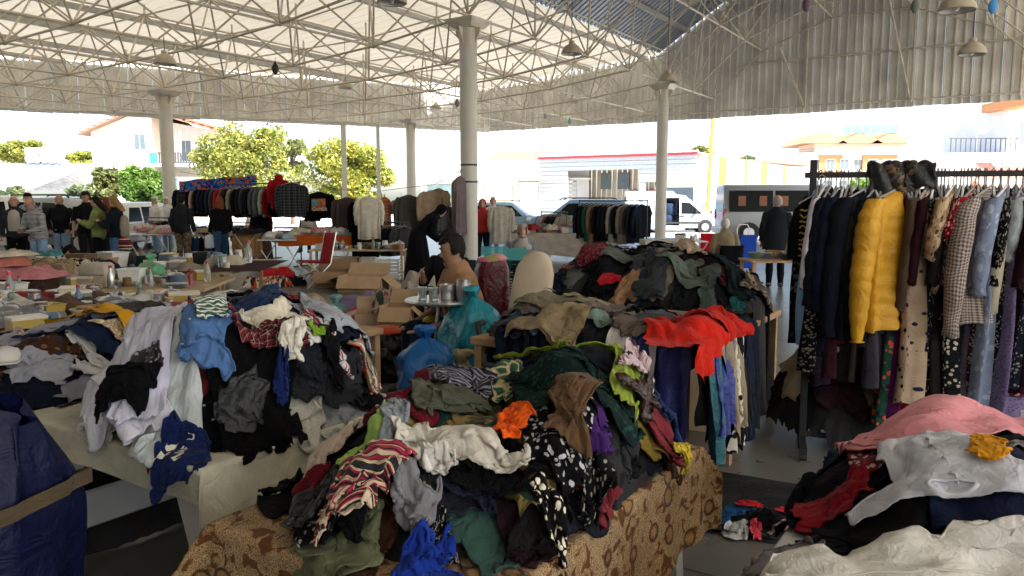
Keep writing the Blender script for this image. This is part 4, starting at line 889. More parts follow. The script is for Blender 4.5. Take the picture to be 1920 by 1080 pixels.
def finish(g, P, X0):
    k = g.get('up', 2); P = P.astype(np.float64)
    for _ in range(1):
        A = P.copy(); A[1:-1, 1:-1] = .5 * P[1:-1, 1:-1] + .125 * (P[:-2, 1:-1] + P[2:, 1:-1] + P[1:-1, :-2] + P[1:-1, 2:]); P = A
    U = upsample(P, k); X = upsample(X0, k)
    du = np.gradient(U, axis=0); dv = np.gradient(U, axis=1); n = np.cross(du, dv); n /= np.linalg.norm(n, axis=-1, keepdims=True) + 1e-9; n *= np.sign(n[..., 2:3] + 1e-6)
    th_ = np.random.default_rng(g['seed']).uniform(0, 6.28); ca, sa = math.cos(th_), math.sin(th_); xa, xb = X[..., 0] * ca + X[..., 1] * sa, -X[..., 0] * sa + X[..., 1] * ca
    w = snoise(xa, xb * .2, 58, g['seed'] + 8); msk = np.clip(.5 + 1.2 * snoise(X[..., 0], X[..., 1], 16, g['seed'] + 9), 0, 1); am = g.get('wr', .0065)
    U = U + n * ((am * (.25 + .75 * msk) * (np.clip(1 - 3.2 * np.abs(w), -.35, 1) + .35) + .25 * am * (np.clip(1 - 4 * np.abs(snoise(xb, xa * .3, 120, g['seed'] + 12)), 0, 1)))[..., None])
    i = np.clip(((U[..., 0] - HX0) / HR).astype(int), 0, HNX - 1); j_ = np.clip(((U[..., 1] - HY0) / HR).astype(int), 0, HNY - 1)
    th = g.get('th', .008)
    ok = (U[..., 2] > g['edge'][5] - .03).ravel() if 'edge' in g else np.ones(U[..., 2].size, bool)
    np.maximum.at(H, (i.ravel()[ok], j_.ravel()[ok]), (U[..., 2] + th).ravel().astype(np.float32)[ok])
    o = gridmesh(g['name'], U, g['mat'], None, X); nuv(o, U.shape[0], U.shape[1]); tag(o, g['label'], g['cat'], g.get('group'))
    if k >= 3: sm = o.modifiers.new('thickness', 'SOLIDIFY'); sm.thickness = g.get('thick', .004); sm.offset = 1
    return o
GS = []; SEED = [100]
def garment(x, y, w, l, rot, m, name, label, comp=.72, prof_='rect', folds=1, up=2, cat='clothing', group=None, **k):
    SEED[0] += 17; GS.append(dict(x=x, y=y, w=w, l=l, rot=rot, comp=comp, prof=prof_, mat=m, name=name, label=label, folds=folds, up=up, cat=cat, group=group, seed=SEED[0], **k))
def hit(px_, py_):
    r = _ray(px_, py_); t = .9
    while t < 16:
        q = r * t; 
        if CAM_Z + q[2] < float(Hs(np.array(q[0]), np.array(q[1]))) + .02: return q[0], q[1]
        t += .01
    return q[0], q[1]
# tablecloths first
def tablecloth(key, du0, du1, dv0, dv1, m, label, N=90):
    """a cloth laid flat on the top, hanging over the four edges in shallow folds"""
    u0, u1, v0, v1, z = TABLES[key]; ua = np.linspace(u0 - du0, u1 + du1, N); va = np.linspace(v0 - dv0, v1 + dv1, N); A, B = np.meshgrid(ua, va, indexing='ij')
    eu = np.maximum(np.maximum(u0 - A, A - u1), 0); ev = np.maximum(np.maximum(v0 - B, B - v1), 0); su = np.where(A < u0, -1., 1.) * (eu > 0); sv = np.where(B < v0, -1., 1.) * (ev > 0)
    hang = np.sqrt(eu ** 2 + ev ** 2); corner = np.minimum(eu, ev)
    fu = .012 + .16 * eu * (.5 + .5 * np.sin(B * 15 + 2 * np.sin(B * 5))) * .5 + .55 * corner; fv = .012 + .16 * ev * (.5 + .5 * np.sin(A * 17 + 1.5 * np.sin(A * 6))) * .5 + .55 * corner
    U = np.clip(A, u0, u1) + su * np.minimum(fu, eu * .9 + .006); V = np.clip(B, v0, v1) + sv * np.minimum(fv, ev * .9 + .006)
    Z = z + .004 + .004 * (hang == 0) * snoise(A, B, 9, 3) - np.maximum(hang - .008, 0) * .97 + .35 * corner * .5
    P = np.stack([U * UX[0] + V * VX[0], U * UX[1] + V * VX[1], np.maximum(Z, .01)], -1); o = gridmesh('tablecloth', P, m, None, np.stack([A, B], -1)); tag(o, label, 'tablecloth'); return o
tablecloth('T1', .34, .34, .42, .1, cloth('#5e3c1e', 'table', '#a08e6c', '#452a16', rough=.8), 'brown tablecloth with pale scale pattern and dark eyes on the front table')
tablecloth('T2', .25, .42, .13, .1, cloth('#b9b7a6', 'gingham', '#adab9a', sc=.3), 'off-white woven tablecloth with ribbed texture hanging to one side')
# clothes that can be told apart
c_ = cloth
HERO = [
 # heap on the brown cloth
 ('T1', 950, 815, .75, .65, .3, c_('#47401f', 'camo', '#8d7a4b', '#1d3b33', 1., thin=.1), 'scarf', 'rect', 'camouflage scarf in brown and green over the middle of the front heap', 3),
 ('T1', 1010, 762, .5, .4, -.3, c_('#2f5a4a', 'giraffe', '#c9bd94', sc=.9, thin=.1), 'scarf', 'rect', 'sheer teal scarf with giraffe print on the front heap', 3),
 ('T1', 745, 748, .36, .42, .8, c_('#c98f14', rough=.9), 'sweater', 'tee', 'mustard knitted sweater at the rear rim of the front heap', 3),
 ('T1', 835, 748, .36, .30, .1, c_('#2c2f3b', 'stripe', '#84848f', sc=.5), 'sweater', 'rect', 'rolled grey and navy striped knit beside the mustard sweater', 3),
 ('T1', 735, 838, .42, .48, .5, c_('#5c0d1b'), 'sweater', 'shirt', 'maroon sweater hanging down the side of the front heap', 3),
 ('T1', 838, 808, .34, .30, 1., c_('#454a3c'), 'shirt', 'rect', 'grey-olive shirt next to the maroon sweater', 3),
 ('T1', 655, 835, .32, .5, .9, c_('#c4b3a6', thin=.15), 'blouse', 'rect', 'pale pink crinkled blouse hanging over the aisle side of the front heap', 3),
 ('T1', 685, 880, .22, .3, .9, c_('#a3c46a'), 'top', 'rect', 'light green top under the pale pink blouse', 3),
 ('T1', 722, 902, .25, .28, .2, c_('#7d8388'), 't_shirt', 'tee', 'grey t-shirt under the maroon sweater', 3),
 ('T1', 655, 955, .38, .36, .7, c_('#0c0c10', 'lace', '#8d8b88', sc=1.2), 'blouse', 'rect', 'black and white lace patterned blouse near the table corner', 3),
 ('T1', 605, 955, .22, .24, 1., c_('#5a0c1c'), 'top', 'rect', 'small dark red top among black garments near the table corner', 3),
 ('T1', 540, 930, .28, .2, .3, c_('#0b0b0e'), 'top', 'round', 'black crumpled top lying alone toward the brown cloth corner', 3),
 ('T1', 603, 992, .26, .26, .2, c_('#090a0d', rough=.5), 'bag', 'round', 'black slack cloth bag on the brown tablecloth', 3),
 ('T1', 690, 990, .1, .1, .2, c_('#d85a12'), 'scarf', 'round', 'tiny orange scrap beside the lace blouse', 3),
 ('T1', 740, 1000, .3, .2, .2, c_('#77787c'), 'top', 'rect', 'grey jersey top behind the blue sweatshirt', 3),
 ('T1', 800, 1048, .34, .34, .5, c_('#122f86'), 'sweatshirt', 'tee', 'cobalt blue sweatshirt at the near edge of the front table', 3),
 ('T1', 665, 1045, .28, .30, .2, c_('#a02a44', 'multi', '#2b2b2e', '#c8b59a', .4), 'sweater', 'rect', 'pink and black fair isle sweater at the near table edge', 3),
 ('T1', 1050, 1035, .26, .2, .2, c_('#0a0a0c', 'floral', '#d8d2bd', sc=.4), 'skirt', 'rect', 'black skirt with cream flowers at the near edge of the heap', 3),
 ('T1', 1105, 1045, .2, .22, .2, c_('#3b1e5c'), 'top', 'rect', 'purple top at the near edge of the heap', 3),
 ('T1', 930, 1000, .40, .36, .4, c_('#08090c'), 'hoodie', 'tee', 'large black hoodie on the near slope of the front heap', 3),
 ('T1', 1050, 968, .18, .14, .2, c_('#4a1c34'), 'top', 'round', 'plum ball of cloth beside the black hoodie', 3),
 ('T1', 1015, 920, .34, .3, .1, c_('#0a0a0e', 'floral', '#b9b9bd', sc=.4), 'dress', 'rect', 'black dress with white strokes beside the orange scarf', 3),
 ('T1', 870, 890, .22, .46, 1.7, c_('#e2ddd2', thin=.3), 'scarf', 'rect', 'white sheer scarf across the front heap', 3),
 ('T1', 815, 938, .2, .14, .5, c_('#dcd9d4', thin=.2), 'scarf', 'round', 'small white crumpled scarf end below the sheer scarf', 3),
 ('T1', 963, 884, .2, .2, .4, c_('#e85f17'), 'scarf', 'round', 'crumpled orange scarf ball on the front heap', 3),
 ('T1', 1090, 830, .5, .45, .5, c_('#0c1f1d', 'dots', '#1d4038', sc=.6), 'dress', 'rect', 'dark green dress with swirl dots on the far side of the front heap', 3),
 ('T1', 1078, 885, .2, .46, .25, c_('#5e4833', rough=1.), 'scarf', 'rect', 'brown fuzzy strip of fur hanging down the front heap', 3),
 ('T1', 1140, 752, .42, .36, .6, c_('#7d9426'), 't_shirt', 'tee', 'lime green t-shirt on top of the front heap', 3),
 ('T1', 1172, 848, .12, .36, .4, c_('#8a9c3c'), 'sleeve_top', 'rect', 'narrow lime green strip of cloth hanging below the lime t-shirt', 3),
 ('T1', 1090, 722, .56, .36, -.4, c_('#151f4c'), 'jacket', 'rect', 'navy track jacket across the far side of the front heap', 3),
 ('T1', 1190, 772, .2, .66, .5, c_('#cdbfbd', 'pin', '#a99a9a', sc=.8), 'trousers', 'pants', 'pale striped trousers sliding down behind the lime t-shirt', 3),
 ('T1', 1000, 692, .2, .7, 1.25, c_('#a63c30'), 'trousers', 'pants', 'brick red trousers along the back of the front heap', 3),
 ('T1', 1055, 692, .18, .5, 1.0, c_('#d6cfcb'), 'shirt', 'rect', 'white shirt beside the brick red trousers', 3),
 ('T1', 995, 735, .36, .2, .1, c_('#5d6b12'), 'top', 'rect', 'olive green top under the brick red trousers', 3),
 ('T1', 1090, 685, .26, .5, 1.4, c_('#2c3947', 'tweed', '#3d4c5c'), 'jeans', 'pants', 'washed dark jeans lying behind the front heap', 3),
 ('T1', 1185, 868, .36, .30, .4, c_('#2a140c', rough=.45), 'jacket', 'rect', 'brown leather jacket folded low on the front heap', 3),
 ('T1', 1258, 845, .24, .2, -.4, c_('#10264f'), 'top', 'rect', 'blue top at the far corner of the brown cloth', 3),
 ('T1', 1285, 808, .2, .18, .3, c_('#c2ad37'), 'top', 'round', 'yellow top at the far corner of the brown cloth', 3),
 ('T1', 1200, 905, .22, .16, .3, c_('#b8a3a8', 'floral', '#3a2430', sc=1.2), 'top', 'rect', 'mauve printed top beside the leather jacket', 3),
 ('T1', 1328, 826, .2, .3, .2, c_('#e23b52'), 'top', 'rect', 'coral pink strappy top hanging off the far table corner', 3),
 # heap on the white cloth
 ('T2', 420, 745, .8, .6, .5, c_('#050507'), 'sweater', 'tee', 'big black sweater covering the middle of the white-cloth heap', 3),
 ('T2', 300, 730, .34, .9, .95, c_('#b7bfc0'), 'shirt', 'rect', 'sage grey shirt under the long white shirts', 3),
 ('T2', 250, 715, .40, .95, .9, c_('#d3d3e0', thin=.15), 'shirt', 'rect', 'long white shirt sliding down the white-cloth heap', 3),
 ('T2', 285, 690, .22, .8, .9, c_('#c8c8da', thin=.15), 'shirt', 'rect', 'second white shirt sliding beside the long one', 3),
 ('T2', 375, 662, .5, .46, .4, c_('#4a6c9c'), 'denim_shirt', 'shirt', 'blue denim shirt on top of the white-cloth heap', 3),
 ('T2', 498, 600, .3, .3, .1, c_('#152747'), 'jeans', 'rect', 'navy jeans cuff standing up on the white-cloth heap', 3),
 ('T2', 400, 625, .14, .4, 1., c_('#3c5a48', 'stripe', '#d3d8d2', sc=.7), 'top', 'rect', 'green and white striped top behind the denim shirt', 3),
 ('T2', 535, 640, .46, .34, .2, c_('#beb6a4'), 't_shirt', 'tee', 'cream t-shirt on the far side of the white-cloth heap', 3),
 ('T2', 595, 692, .22, .32, .3, c_('#cfcbc8'), 't_shirt', 'rect', 'white t-shirt below the cream one', 3),
 ('T2', 510, 700, .46, .34, .2, c_('#6f1720', 'plaid', '#141416', '#9c9088', .5), 'flannel_shirt', 'shirt', 'red and black plaid flannel shirt on the white-cloth heap', 3),
 ('T2', 622, 690, .36, .28, .4, c_('#8d2c34', 'multi', '#39424e', '#c9c9c9', .4), 'sweater', 'rect', 'striped multicolour sweater beside the flannel shirt', 3),
 ('T2', 680, 725, .28, .26, .4, c_('#d0cabd', 'multi', '#4c7340', '#b5422e', .4), 'top', 'rect', 'white top with green and red bands at the far end of the white cloth', 3),
 ('T2', 640, 752, .32, .28, .2, c_('#07070a'), 'sweater', 'rect', 'black folded sweater at the far end of the white cloth', 3),
 ('T2', 572, 765, .22, .32, .3, c_('#d5d1c6'), 'top', 'rect', 'white top with lime lining on the edge of the white cloth', 3),
 ('T2', 597, 772, .1, .14, .5, c_('#6f9626'), 'top', 'rect', 'small lime green piece beside the white top', 3),
 ('T2', 455, 812, .3, .28, .2, c_('#202327', rough=.55), 'jacket', 'round', 'charcoal crumpled jacket at the edge of the white cloth', 3),
 ('T2', 262, 800, .26, .24, .3, c_('#131318', 'floral', '#7d7d86', sc=.35, rough=.5), 'blouse', 'round', 'shiny black and silver blouse below the white shirts', 3),
 ('T2', 235, 845, .34, .26, .4, c_('#07080c'), 'top', 'rect', 'black top hanging at the near end of the white cloth', 3),
 ('T2', 340, 850, .38, .28, .55, c_('#0c1c4a'), 'sports_shirt', 'tee', 'blue sports shirt with NAF lettering hanging over the white cloth', 3),
 ('T2', 520, 808, .2, .16, .4, c_('#12245c'), 'top', 'rect', 'blue top lying flat at the edge of the white cloth', 3),
 # heap with the mustard sweater
 ('T3', 30, 665, .5, .4, .4, c_('#3c2418', 'floral', '#7d5a3a', '#26303a', .9), 'blouse', 'rect', 'brown floral blouse left of the navy sweatshirt', 2),
 ('T3', 130, 742, .5, .4, .2, c_('#2c141c'), 'sweater', 'rect', 'dark maroon sweater at the foot of the mustard-sweater heap', 2),
 ('T3', 100, 718, .5, .36, .3, c_('#0f1626'), 'trousers', 'rect', 'dark navy trousers on the mustard-sweater heap', 2),
 ('T3', 205, 705, .4, .5, .7, c_('#7a7c88'), 'cardigan', 'shirt', 'grey cardigan hanging off the mustard-sweater heap', 2),
 ('T3', 72, 690, .3, .4, .9, c_('#9498a3'), 'shirt', 'rect', 'light grey shirt end lying over navy trousers', 2),
 ('T3', 190, 690, .5, .2, .2, c_('#b4b4b6'), 'shirt', 'rect', 'pale grey folded shirt in the middle of the mustard-sweater heap', 2),
 ('T3', 140, 640, .55, .36, .15, c_('#131f3a'), 'sweatshirt', 'tee', 'navy sweatshirt with folded hood on the mustard-sweater heap', 2),
 ('T3', 235, 640, .32, .26, .3, c_('#a98d6c', 'plaid', '#d9cfb8', '#8a4a32', .7), 'shirt', 'rect', 'beige plaid shirt end on the mustard-sweater heap', 2),
 ('T3', 268, 655, .3, .26, .3, c_('#61636c'), 'jacket', 'rect', 'grey quilted jacket on the mustard-sweater heap', 2),
 ('T3', 235, 618, .46, .2, .1, c_('#4c4e58'), 'sweatpants', 'rect', 'grey sweatpants under the mustard sweater', 2),
 ('T3', 215, 602, .78, .26, .1, c_('#b8860f', rough=1.), 'sweater', 'shirt', 'fluffy mustard sweater on top of the left heap', 2),
 # heap with pink and white trousers
 ('T4', 1625, 865, .42, .75, -.9, c_('#0d1016'), 'jacket', 'rect', 'black jacket hanging off the aisle side of the right heap', 3),
 ('T4', 1660, 820, .5, .5, -.4, c_('#141c2b'), 'jeans', 'rect', 'dark navy jeans under the pink trousers', 3),
 ('T4', 1885, 905, .4, .4, .2, c_('#121b33'), 'sweatshirt', 'rect', 'navy sweatshirt beside the white shirt', 3),
 ('T4', 1690, 860, .3, .25, .2, c_('#5a1822', 'floral', '#c9a9a4', sc=.6), 'blouse', 'rect', 'dark red floral blouse under the white shirt', 3),
 ('T4', 1830, 800, .36, .75, -.85, c_('#d08a90'), 'trousers', 'pants', 'pink jeans spread over the right heap', 3),
 ('T4', 1760, 895, .50, .40, .2, c_('#d5d8e4', thin=.15), 'shirt', 'shirt', 'white shirt between the pink jeans and the cream trousers', 3),
 ('T4', 1850, 900, .12, .16, .3, c_('#c98a12'), 'top', 'round', 'mustard scrap on the navy sweatshirt', 3),
 ('T4', 1565, 955, .24, .2, .3, c_('#7d1020'), 'top', 'rect', 'dark red top beside the cream trousers', 3),
 ('T4', 1475, 1040, .24, .26, .2, c_('#6d6a70', rough=1.), 'sweater', 'round', 'grey knitted sweater roll at the corner of the right table', 3),
 ('T4', 1430, 1070, .2, .2, .2, c_('#8a80a0', rough=1.), 'sweater', 'round', 'lilac fluffy sweater at the corner of the right table', 3),
 ('T4', 1505, 1068, .16, .2, .2, c_('#b98b92'), 'top', 'rect', 'dusty pink top at the corner of the right table', 3),
 ('T4', 1760, 1070, .36, .74, 2.15, c_('#cfccc6'), 'trousers', 'pants', 'cream white trousers with fly spread over the near right table', 3),
 # tall heap of grey jackets
 ('T5', 1045, 545, .5, .46, .1, c_('#111a33'), 'duffel_bag', 'rect', 'navy cloth bag at the end of the grey jacket heap', 2),
 ('T5', 1000, 580, .36, .36, .1, c_('#23262b'), 'jacket', 'rect', 'dark grey jacket beside the office chair back', 2),
 ('T5', 1085, 560, .3, .6, .1, c_('#08090f'), 'trousers', 'pants', 'black trousers hanging off the grey jacket heap', 2),
 ('T5', 1125, 610, .42, .26, .1, c_('#1a1a1a', 'tweed', '#b0b0aa', sc=2.), 'coat', 'rect', 'houndstooth coat roll low on the grey jacket heap', 2),
 ('T5', 1150, 585, .36, .26, .3, c_('#62746a'), 'hoodie', 'round', 'sage green hood with piping on the houndstooth coat', 2),
 ('T5', 1235, 580, .22, .6, .5, c_('#6c6458', 'tweed', '#7d756a'), 'trousers', 'pants', 'taupe trousers hanging down the grey jacket heap', 2),
 ('T5', 1092, 498, .4, .28, .1, c_('#5a1420', 'floral', '#8d4a50', sc=.5), 'scarf', 'rect', 'dark red patterned shawl behind the grey jacket heap', 2),
 ('T5', 1160, 525, .3, .22, .2, c_('#b31a28'), 'top', 'rect', 'bright red top behind the beige knit', 2),
 ('T5', 1175, 548, .5, .38, .4, c_('#9c7a5c'), 'sweater', 'shirt', 'beige knitted sweater with pink edge on the grey jacket heap', 2),
 ('T5', 1300, 560, .4, .36, .2, c_('#15191c'), 'jacket', 'rect', 'black jacket under the charcoal denim', 2),
 ('T5', 1245, 530, .55, .62, .5, c_('#33373a'), 'denim_jacket', 'shirt', 'charcoal denim jacket draped over the grey jacket heap', 2),
 ('T5', 1330, 555, .36, .5, .5, c_('#4a5652'), 'sweatshirt', 'shirt', 'grey-green sweatshirt sleeve hanging on the jacket heap', 2),
 ('T5', 1375, 560, .2, .3, .3, c_('#1d5f62'), 'top', 'rect', 'teal top showing at the end of the jacket heap', 2),
 ('T5', 1275, 503, .5, .42, .2, c_('#5e6a61'), 'sweatshirt', 'tee', 'grey-green quilted sweatshirt on top of the jacket heap', 2),
 ('T5', 1385, 470, .42, .34, .2, c_('#66625c'), 'fleece', 'rect', 'brown-grey fleece on the peak of the jacket heap', 2),
 ('T5', 1350, 508, .62, .40, -.3, c_('#0c1c20'), 'jacket', 'rect', 'dark petrol green jacket on the peak of the jacket heap', 2),
 ('T5', 1425, 545, .36, .36, .3, c_('#4b3f38', 'leopard', '#8d7a66', '#211a16'), 'blouse', 'rect', 'brown printed blouse at the far end of the jacket heap', 2),
 # heap with the red top
 ('T6', 960, 645, .42, .4, .3, c_('#2b2e31'), 'jeans', 'rect', 'dark grey jeans at the end of the red-top table', 2),
 ('T6', 1040, 628, .3, .26, .3, c_('#3d566e'), 'jeans', 'rect', 'blue jeans leg behind the khaki trousers', 2),
 ('T6', 1065, 645, .7, .4, -.15, c_('#86765a'), 'trousers', 'pants', 'khaki trousers spread along the red-top table', 2),
 ('T6', 1170, 660, .46, .3, .3, c_('#5b4e48'), 'trousers', 'rect', 'taupe trousers beside the khaki pair', 2),
 ('T6', 1370, 675, .24, .4, .4, c_('#1c1418', 'floral', '#6d4a48', sc=.5), 'blouse', 'rect', 'dark floral blouse behind the tan trousers', 2),
 ('T6', 1285, 655, .46, .36, .2, c_('#bd1d0c'), 'top', 'tee', 'bright red top lying on the table edge', 2),
 ('T6', 1350, 612, .34, .28, .4, c_('#ad1a0e'), 'shawl', 'round', 'bright red ribbed shawl heaped behind the red top', 2),
 # bedding heap behind the dress rack
 ('F1', 1470, 622, .5, .4, .3, c_('#1d1516', 'floral', '#5f3a3c', sc=.5), 'dress', 'rect', 'dark floral dress on the bedding heap', 2),
 ('F1', 1460, 690, .5, .4, .1, c_('#17191d'), 'jacket', 'rect', 'black jacket in front of the beige quilt', 2),
 ('F1', 1490, 650, .85, .7, .2, c_('#b3a488'), 'quilt', 'rect', 'beige stitched quilt on the bedding heap', 2),
 ('F1', 1610, 640, .85, .7, .1, c_('#a89c84'), 'quilt', 'rect', 'second beige quilt under the magenta blanket', 2),
 ('F1', 1610, 715, .5, .36, .1, c_('#0d0d10'), 'jacket', 'rect', 'black puffy jacket under the magenta blanket', 2),
 ('F1', 1590, 690, .55, .42, .2, c_('#7c0b36'), 'blanket', 'rect', 'magenta blanket on the bedding heap', 2),
 ('F1', 1650, 730, .4, .3, .1, c_('#b5a792'), 'blanket', 'rect', 'beige blanket end beside the black puffy jacket', 2),
 # small floor heap on the dark sheet
 ('F2', 1365, 960, .26, .34, .2, c_('#124a7c'), 'top', 'rect', 'blue top in the small floor heap', 2), ('F2', 1405, 945, .2, .2, .2, c_('#b3121a'), 'underwear', 'round', 'red underwear in the small floor heap', 2),
 ('F2', 1425, 925, .2, .16, .2, c_('#c97f86'), 'underwear', 'round', 'pink bra in the small floor heap', 2), ('F2', 1440, 965, .24, .24, .2, c_('#0a0a0c'), 'underwear', 'round', 'black slip in the small floor heap', 2),
 ('F2', 1480, 955, .2, .16, .2, c_('#c22230'), 'underwear', 'round', 'crimson ruffled piece in the small floor heap', 2), ('F2', 1380, 995, .2, .2, .2, c_('#b3b7b8'), 'top', 'round', 'grey-white top in the small floor heap', 2),
 ('F2', 1415, 990, .16, .14, .2, c_('#d84a5e'), 'top', 'round', 'bright pink top in the small floor heap', 2), ('F2', 1470, 990, .26, .14, .2, c_('#9c7a72'), 'top', 'rect', 'dusty rose top in the small floor heap', 2),
 # small table with turquoise tops
 ('T7', 420, 568, .5, .5, .3, c_('#231f17'), 'jacket', 'rect', 'dark olive velvet jacket beside the turquoise top', 2), ('T7', 365, 560, .55, .4, .3, c_('#7b756a'), 'sweatshirt', 'shirt', 'grey sweatshirt with drawn folds by the olive jacket', 2),
 ('T7', 315, 570, .5, .3, .2, c_('#b0a592'), 'blanket', 'rect', 'cream blanket with rounded fold', 2), ('T7', 480, 560, .3, .26, .3, c_('#101a35'), 'trousers', 'rect', 'navy trousers under the pink top', 2),
 ('T7', 455, 545, .36, .24, .3, c_('#b51f3c'), 'top', 'rect', 'crimson pink top on the small table', 2), ('T7', 545, 575, .3, .46, .45, c_('#3f8d86'), 'top', 'tee', 'turquoise top hanging off the small table', 2),
 ('T7', 575, 570, .26, .4, .5, c_('#cf4a38'), 'top', 'tee', 'coral ribbed top hanging beside the turquoise one', 2), ('T7', 608, 590, .18, .3, .5, c_('#a8a49c'), 'top', 'rect', 'grey top at the corner of the small table', 2),
 ('T7', 540, 605, .4, .3, .4, c_('#bdb6a6'), 'sheet', 'rect', 'pale sheet under the turquoise top', 2),
 # knitwear heap behind
 ('T9', 1190, 480, .5, .3, .2, c_('#9c4a4a', 'plaid', '#d6c4b4', '#5c2a2a', .6), 'scarf', 'rect', 'red checked scarf on the far knitwear table', 2), ('T9', 1160, 490, .4, .3, .4, c_('#6f7a74'), 'sweater', 'rect', 'grey-green sweater on the far knitwear table', 2),
 ('T9', 1230, 478, .4, .3, .2, c_('#d5d2cc', thin=.2), 'plastic_bag', 'round', 'white plastic bag of clothes on the far knitwear table', 2), ('T9', 1130, 486, .4, .3, .3, c_('#7a8079'), 'hoodie', 'rect', 'grey hoodie on the far knitwear table', 2),
 ('T9', 1200, 498, .5, .24, .1, c_('#8d1c1c', 'multi', '#c0a98a', '#1f1f22', .5), 'sweater', 'rect', 'red striped sweater on the far knitwear table', 2),
]
FILL = {'T1': (46, ('#14161c', '#22242e', '#4a4d50', '#3a261c', '#1c2650', '#5c6148', '#6a2029', '#0e0e11', '#8d8478', '#6d5a1c', '#2f4a44'), 'the front heap on the brown cloth', 3),
        'T2': (36, ('#0c0c10', '#141a2b', '#26282c', '#b4b2ac', '#4a5568', '#6a2029', '#8d929a'), 'the heap on the white woven cloth', 3),
        'T3': (24, ('#14161f', '#55575f', '#8b8d96', '#1a2236', '#2c1a1c', '#b0aaa0', '#3d3a36'), 'the heap with the mustard sweater', 2),
        'T4': (16, ('#10131a', '#161f30', '#0c0c0f', '#3d1420', '#8d8a88', '#22304a'), 'the heap with pink and white trousers', 3),
        'T5': (44, ('#25282c', '#3c4044', '#15161b', '#565c5a', '#6d665a', '#2a3644', '#94846f', '#4a2226', '#77756f'), 'the tall heap of grey jackets', 2),
        'T6': (24, ('#4a4d50', '#23262b', '#6d6552', '#3c4a5c', '#85765f', '#5c5450'), 'the heap with the bright red top', 2),
        'T7': (14, ('#7d776c', '#1d1f28', '#a39c8d', '#4a2a30'), 'the small table with the turquoise top', 2),
        'T9': (22, ('#7d2a2c', '#8d8780', '#4d5551', '#1f2126', '#a83a2c', '#b8aea0', '#2c4a48'), 'the far knitwear table', 2),
        'F1': (18, ('#b0a288', '#a89c84', '#8a7f6c', '#b8ae98', '#2a161c', '#9c917c'), 'the bedding heap behind the dress rack', 2)}
NAMEC = {}
def cname(h):
    r, g_, b_ = (int(h[i:i + 2], 16) for i in (1, 3, 5)); mx = max(r, g_, b_); mn = min(r, g_, b_)
    if mx < 34: return 'black'
    if mx - mn < 22: return 'charcoal' if mx < 75 else ('grey' if mx < 145 else 'pale grey')
    if b_ == mx: return 'navy' if mx < 110 else 'blue'
    if r == mx: return ('dark red' if g_ < .6 * r and mx > 60 and g_ < 70 else ('brown' if mx < 120 else 'beige'))
    return 'dark green'
KINDS = ('shirt', 'sweater', 'trousers', 'top', 'jacket', 'skirt')
for key, (n, cols, ph, up) in FILL.items():
    u, v, ru, rv = CORES[key]
    for k in range(n):
        a, r = rnd.uniform(0, 6.28), math.sqrt(rnd.uniform(.02, 1)) * .92; x, y = near(u + ru * r * math.cos(a), v + rv * r * math.sin(a)); c = cols[k % len(cols)]; kd = KINDS[k % 6]
        sz = rnd.uniform(.38, .62); garment(x, y, sz, sz * rnd.uniform(.8, 1.3), rnd.uniform(0, 6.28), cloth(c, rough=.9), kd, 'crumpled %s garment lying in %s' % (cname(c), ph), rnd.uniform(.62, .78), rnd.choice(('rect', 'tee', 'shirt', 'pants')), rnd.choice((1, 1, 2)), up, group='plain %s garments in %s' % (cname(c), ph))
LATE = [('T1', '#0b0c10', 'black', 'vest', 640, 1010, ''), ('T1', '#17181c', 'charcoal', 'top', 700, 930, ''), ('T1', '#26221a', 'dark olive', 'shirt', 760, 965, ''), ('T1', '#0a0a0e', 'black', 'skirt', 830, 1000, 'lace'), ('T1', '#1d2030', 'dark navy', 'top', 860, 945, ''), ('T1', '#121212', 'black', 'cardigan', 985, 960, ''), ('T1', '#201018', 'dark plum', 'top', 1010, 1000, ''), ('T1', '#0d0d10', 'black', 'dress', 1085, 965, 'floral'), ('T1', '#2a2a2c', 'dark grey', 't_shirt', 1140, 930, ''), ('T1', '#14100e', 'brown black', 'jacket', 1130, 985, ''), ('T1', '#3a3a30', 'khaki', 'top', 780, 860, ''), ('T1', '#5a5246', 'stone', 'blouse', 905, 850, 'floral'), ('T1', '#0e1a18', 'bottle green', 'top', 1000, 850, ''), ('T1', '#1a1214', 'dark wine', 'skirt', 1100, 900, 'dots'),
        ('T2', '#08080b', 'black', 'vest', 390, 800, ''), ('T2', '#101116', 'black', 'skirt', 500, 780, ''), ('T2', '#1a1c22', 'charcoal', 'top', 560, 730, ''), ('T2', '#8d8a84', 'light grey', 'top', 440, 690, ''), ('T2', '#0c0d12', 'black', 'shirt', 330, 790, ''), ('T2', '#12151f', 'dark navy', 'top', 450, 760, 'pin')]
for k, (ky, c, cn, nm, px_, py_, pt) in enumerate(LATE): HERO.insert(0, (ky, px_, py_, rnd.uniform(.24, .34), rnd.uniform(.24, .36), rnd.uniform(0, 6.28), cloth(c, *((pt, '#8a8880', None, .4) if pt else ())), nm, rnd.choice(('rect', 'tee', 'shirt')), 'small %s %s%s lying on top of %s' % (cn, {'': '', 'lace': 'lace ', 'floral': 'flowered ', 'dots': 'dotted ', 'pin': 'pinstriped '}[pt], nm.replace('_', '-'), FILL[ky][2]), 3))
CZ = {'T1': (.72, .27), 'T2': (.75, .36), 'T3': (.70, .26), 'T4': (.66, .2), 'T5': (.76, .40), 'T6': (.80, .13), 'T7': (.72, .16), 'T9': (.74, .16), 'F1': (0, .74), 'F2': (0, .07)}
HERO.sort(key=lambda h_: 1 if ('sheer scarf across' in h_[9] or 'small white crumpled' in h_[9] or 'orange scarf ball' in h_[9] or 'NAF' in h_[9]) else (.5 if 'quilt on' in h_[9] or 'quilt under' in h_[9] else (.7 if 'magenta blanket on' in h_[9] else 0)))
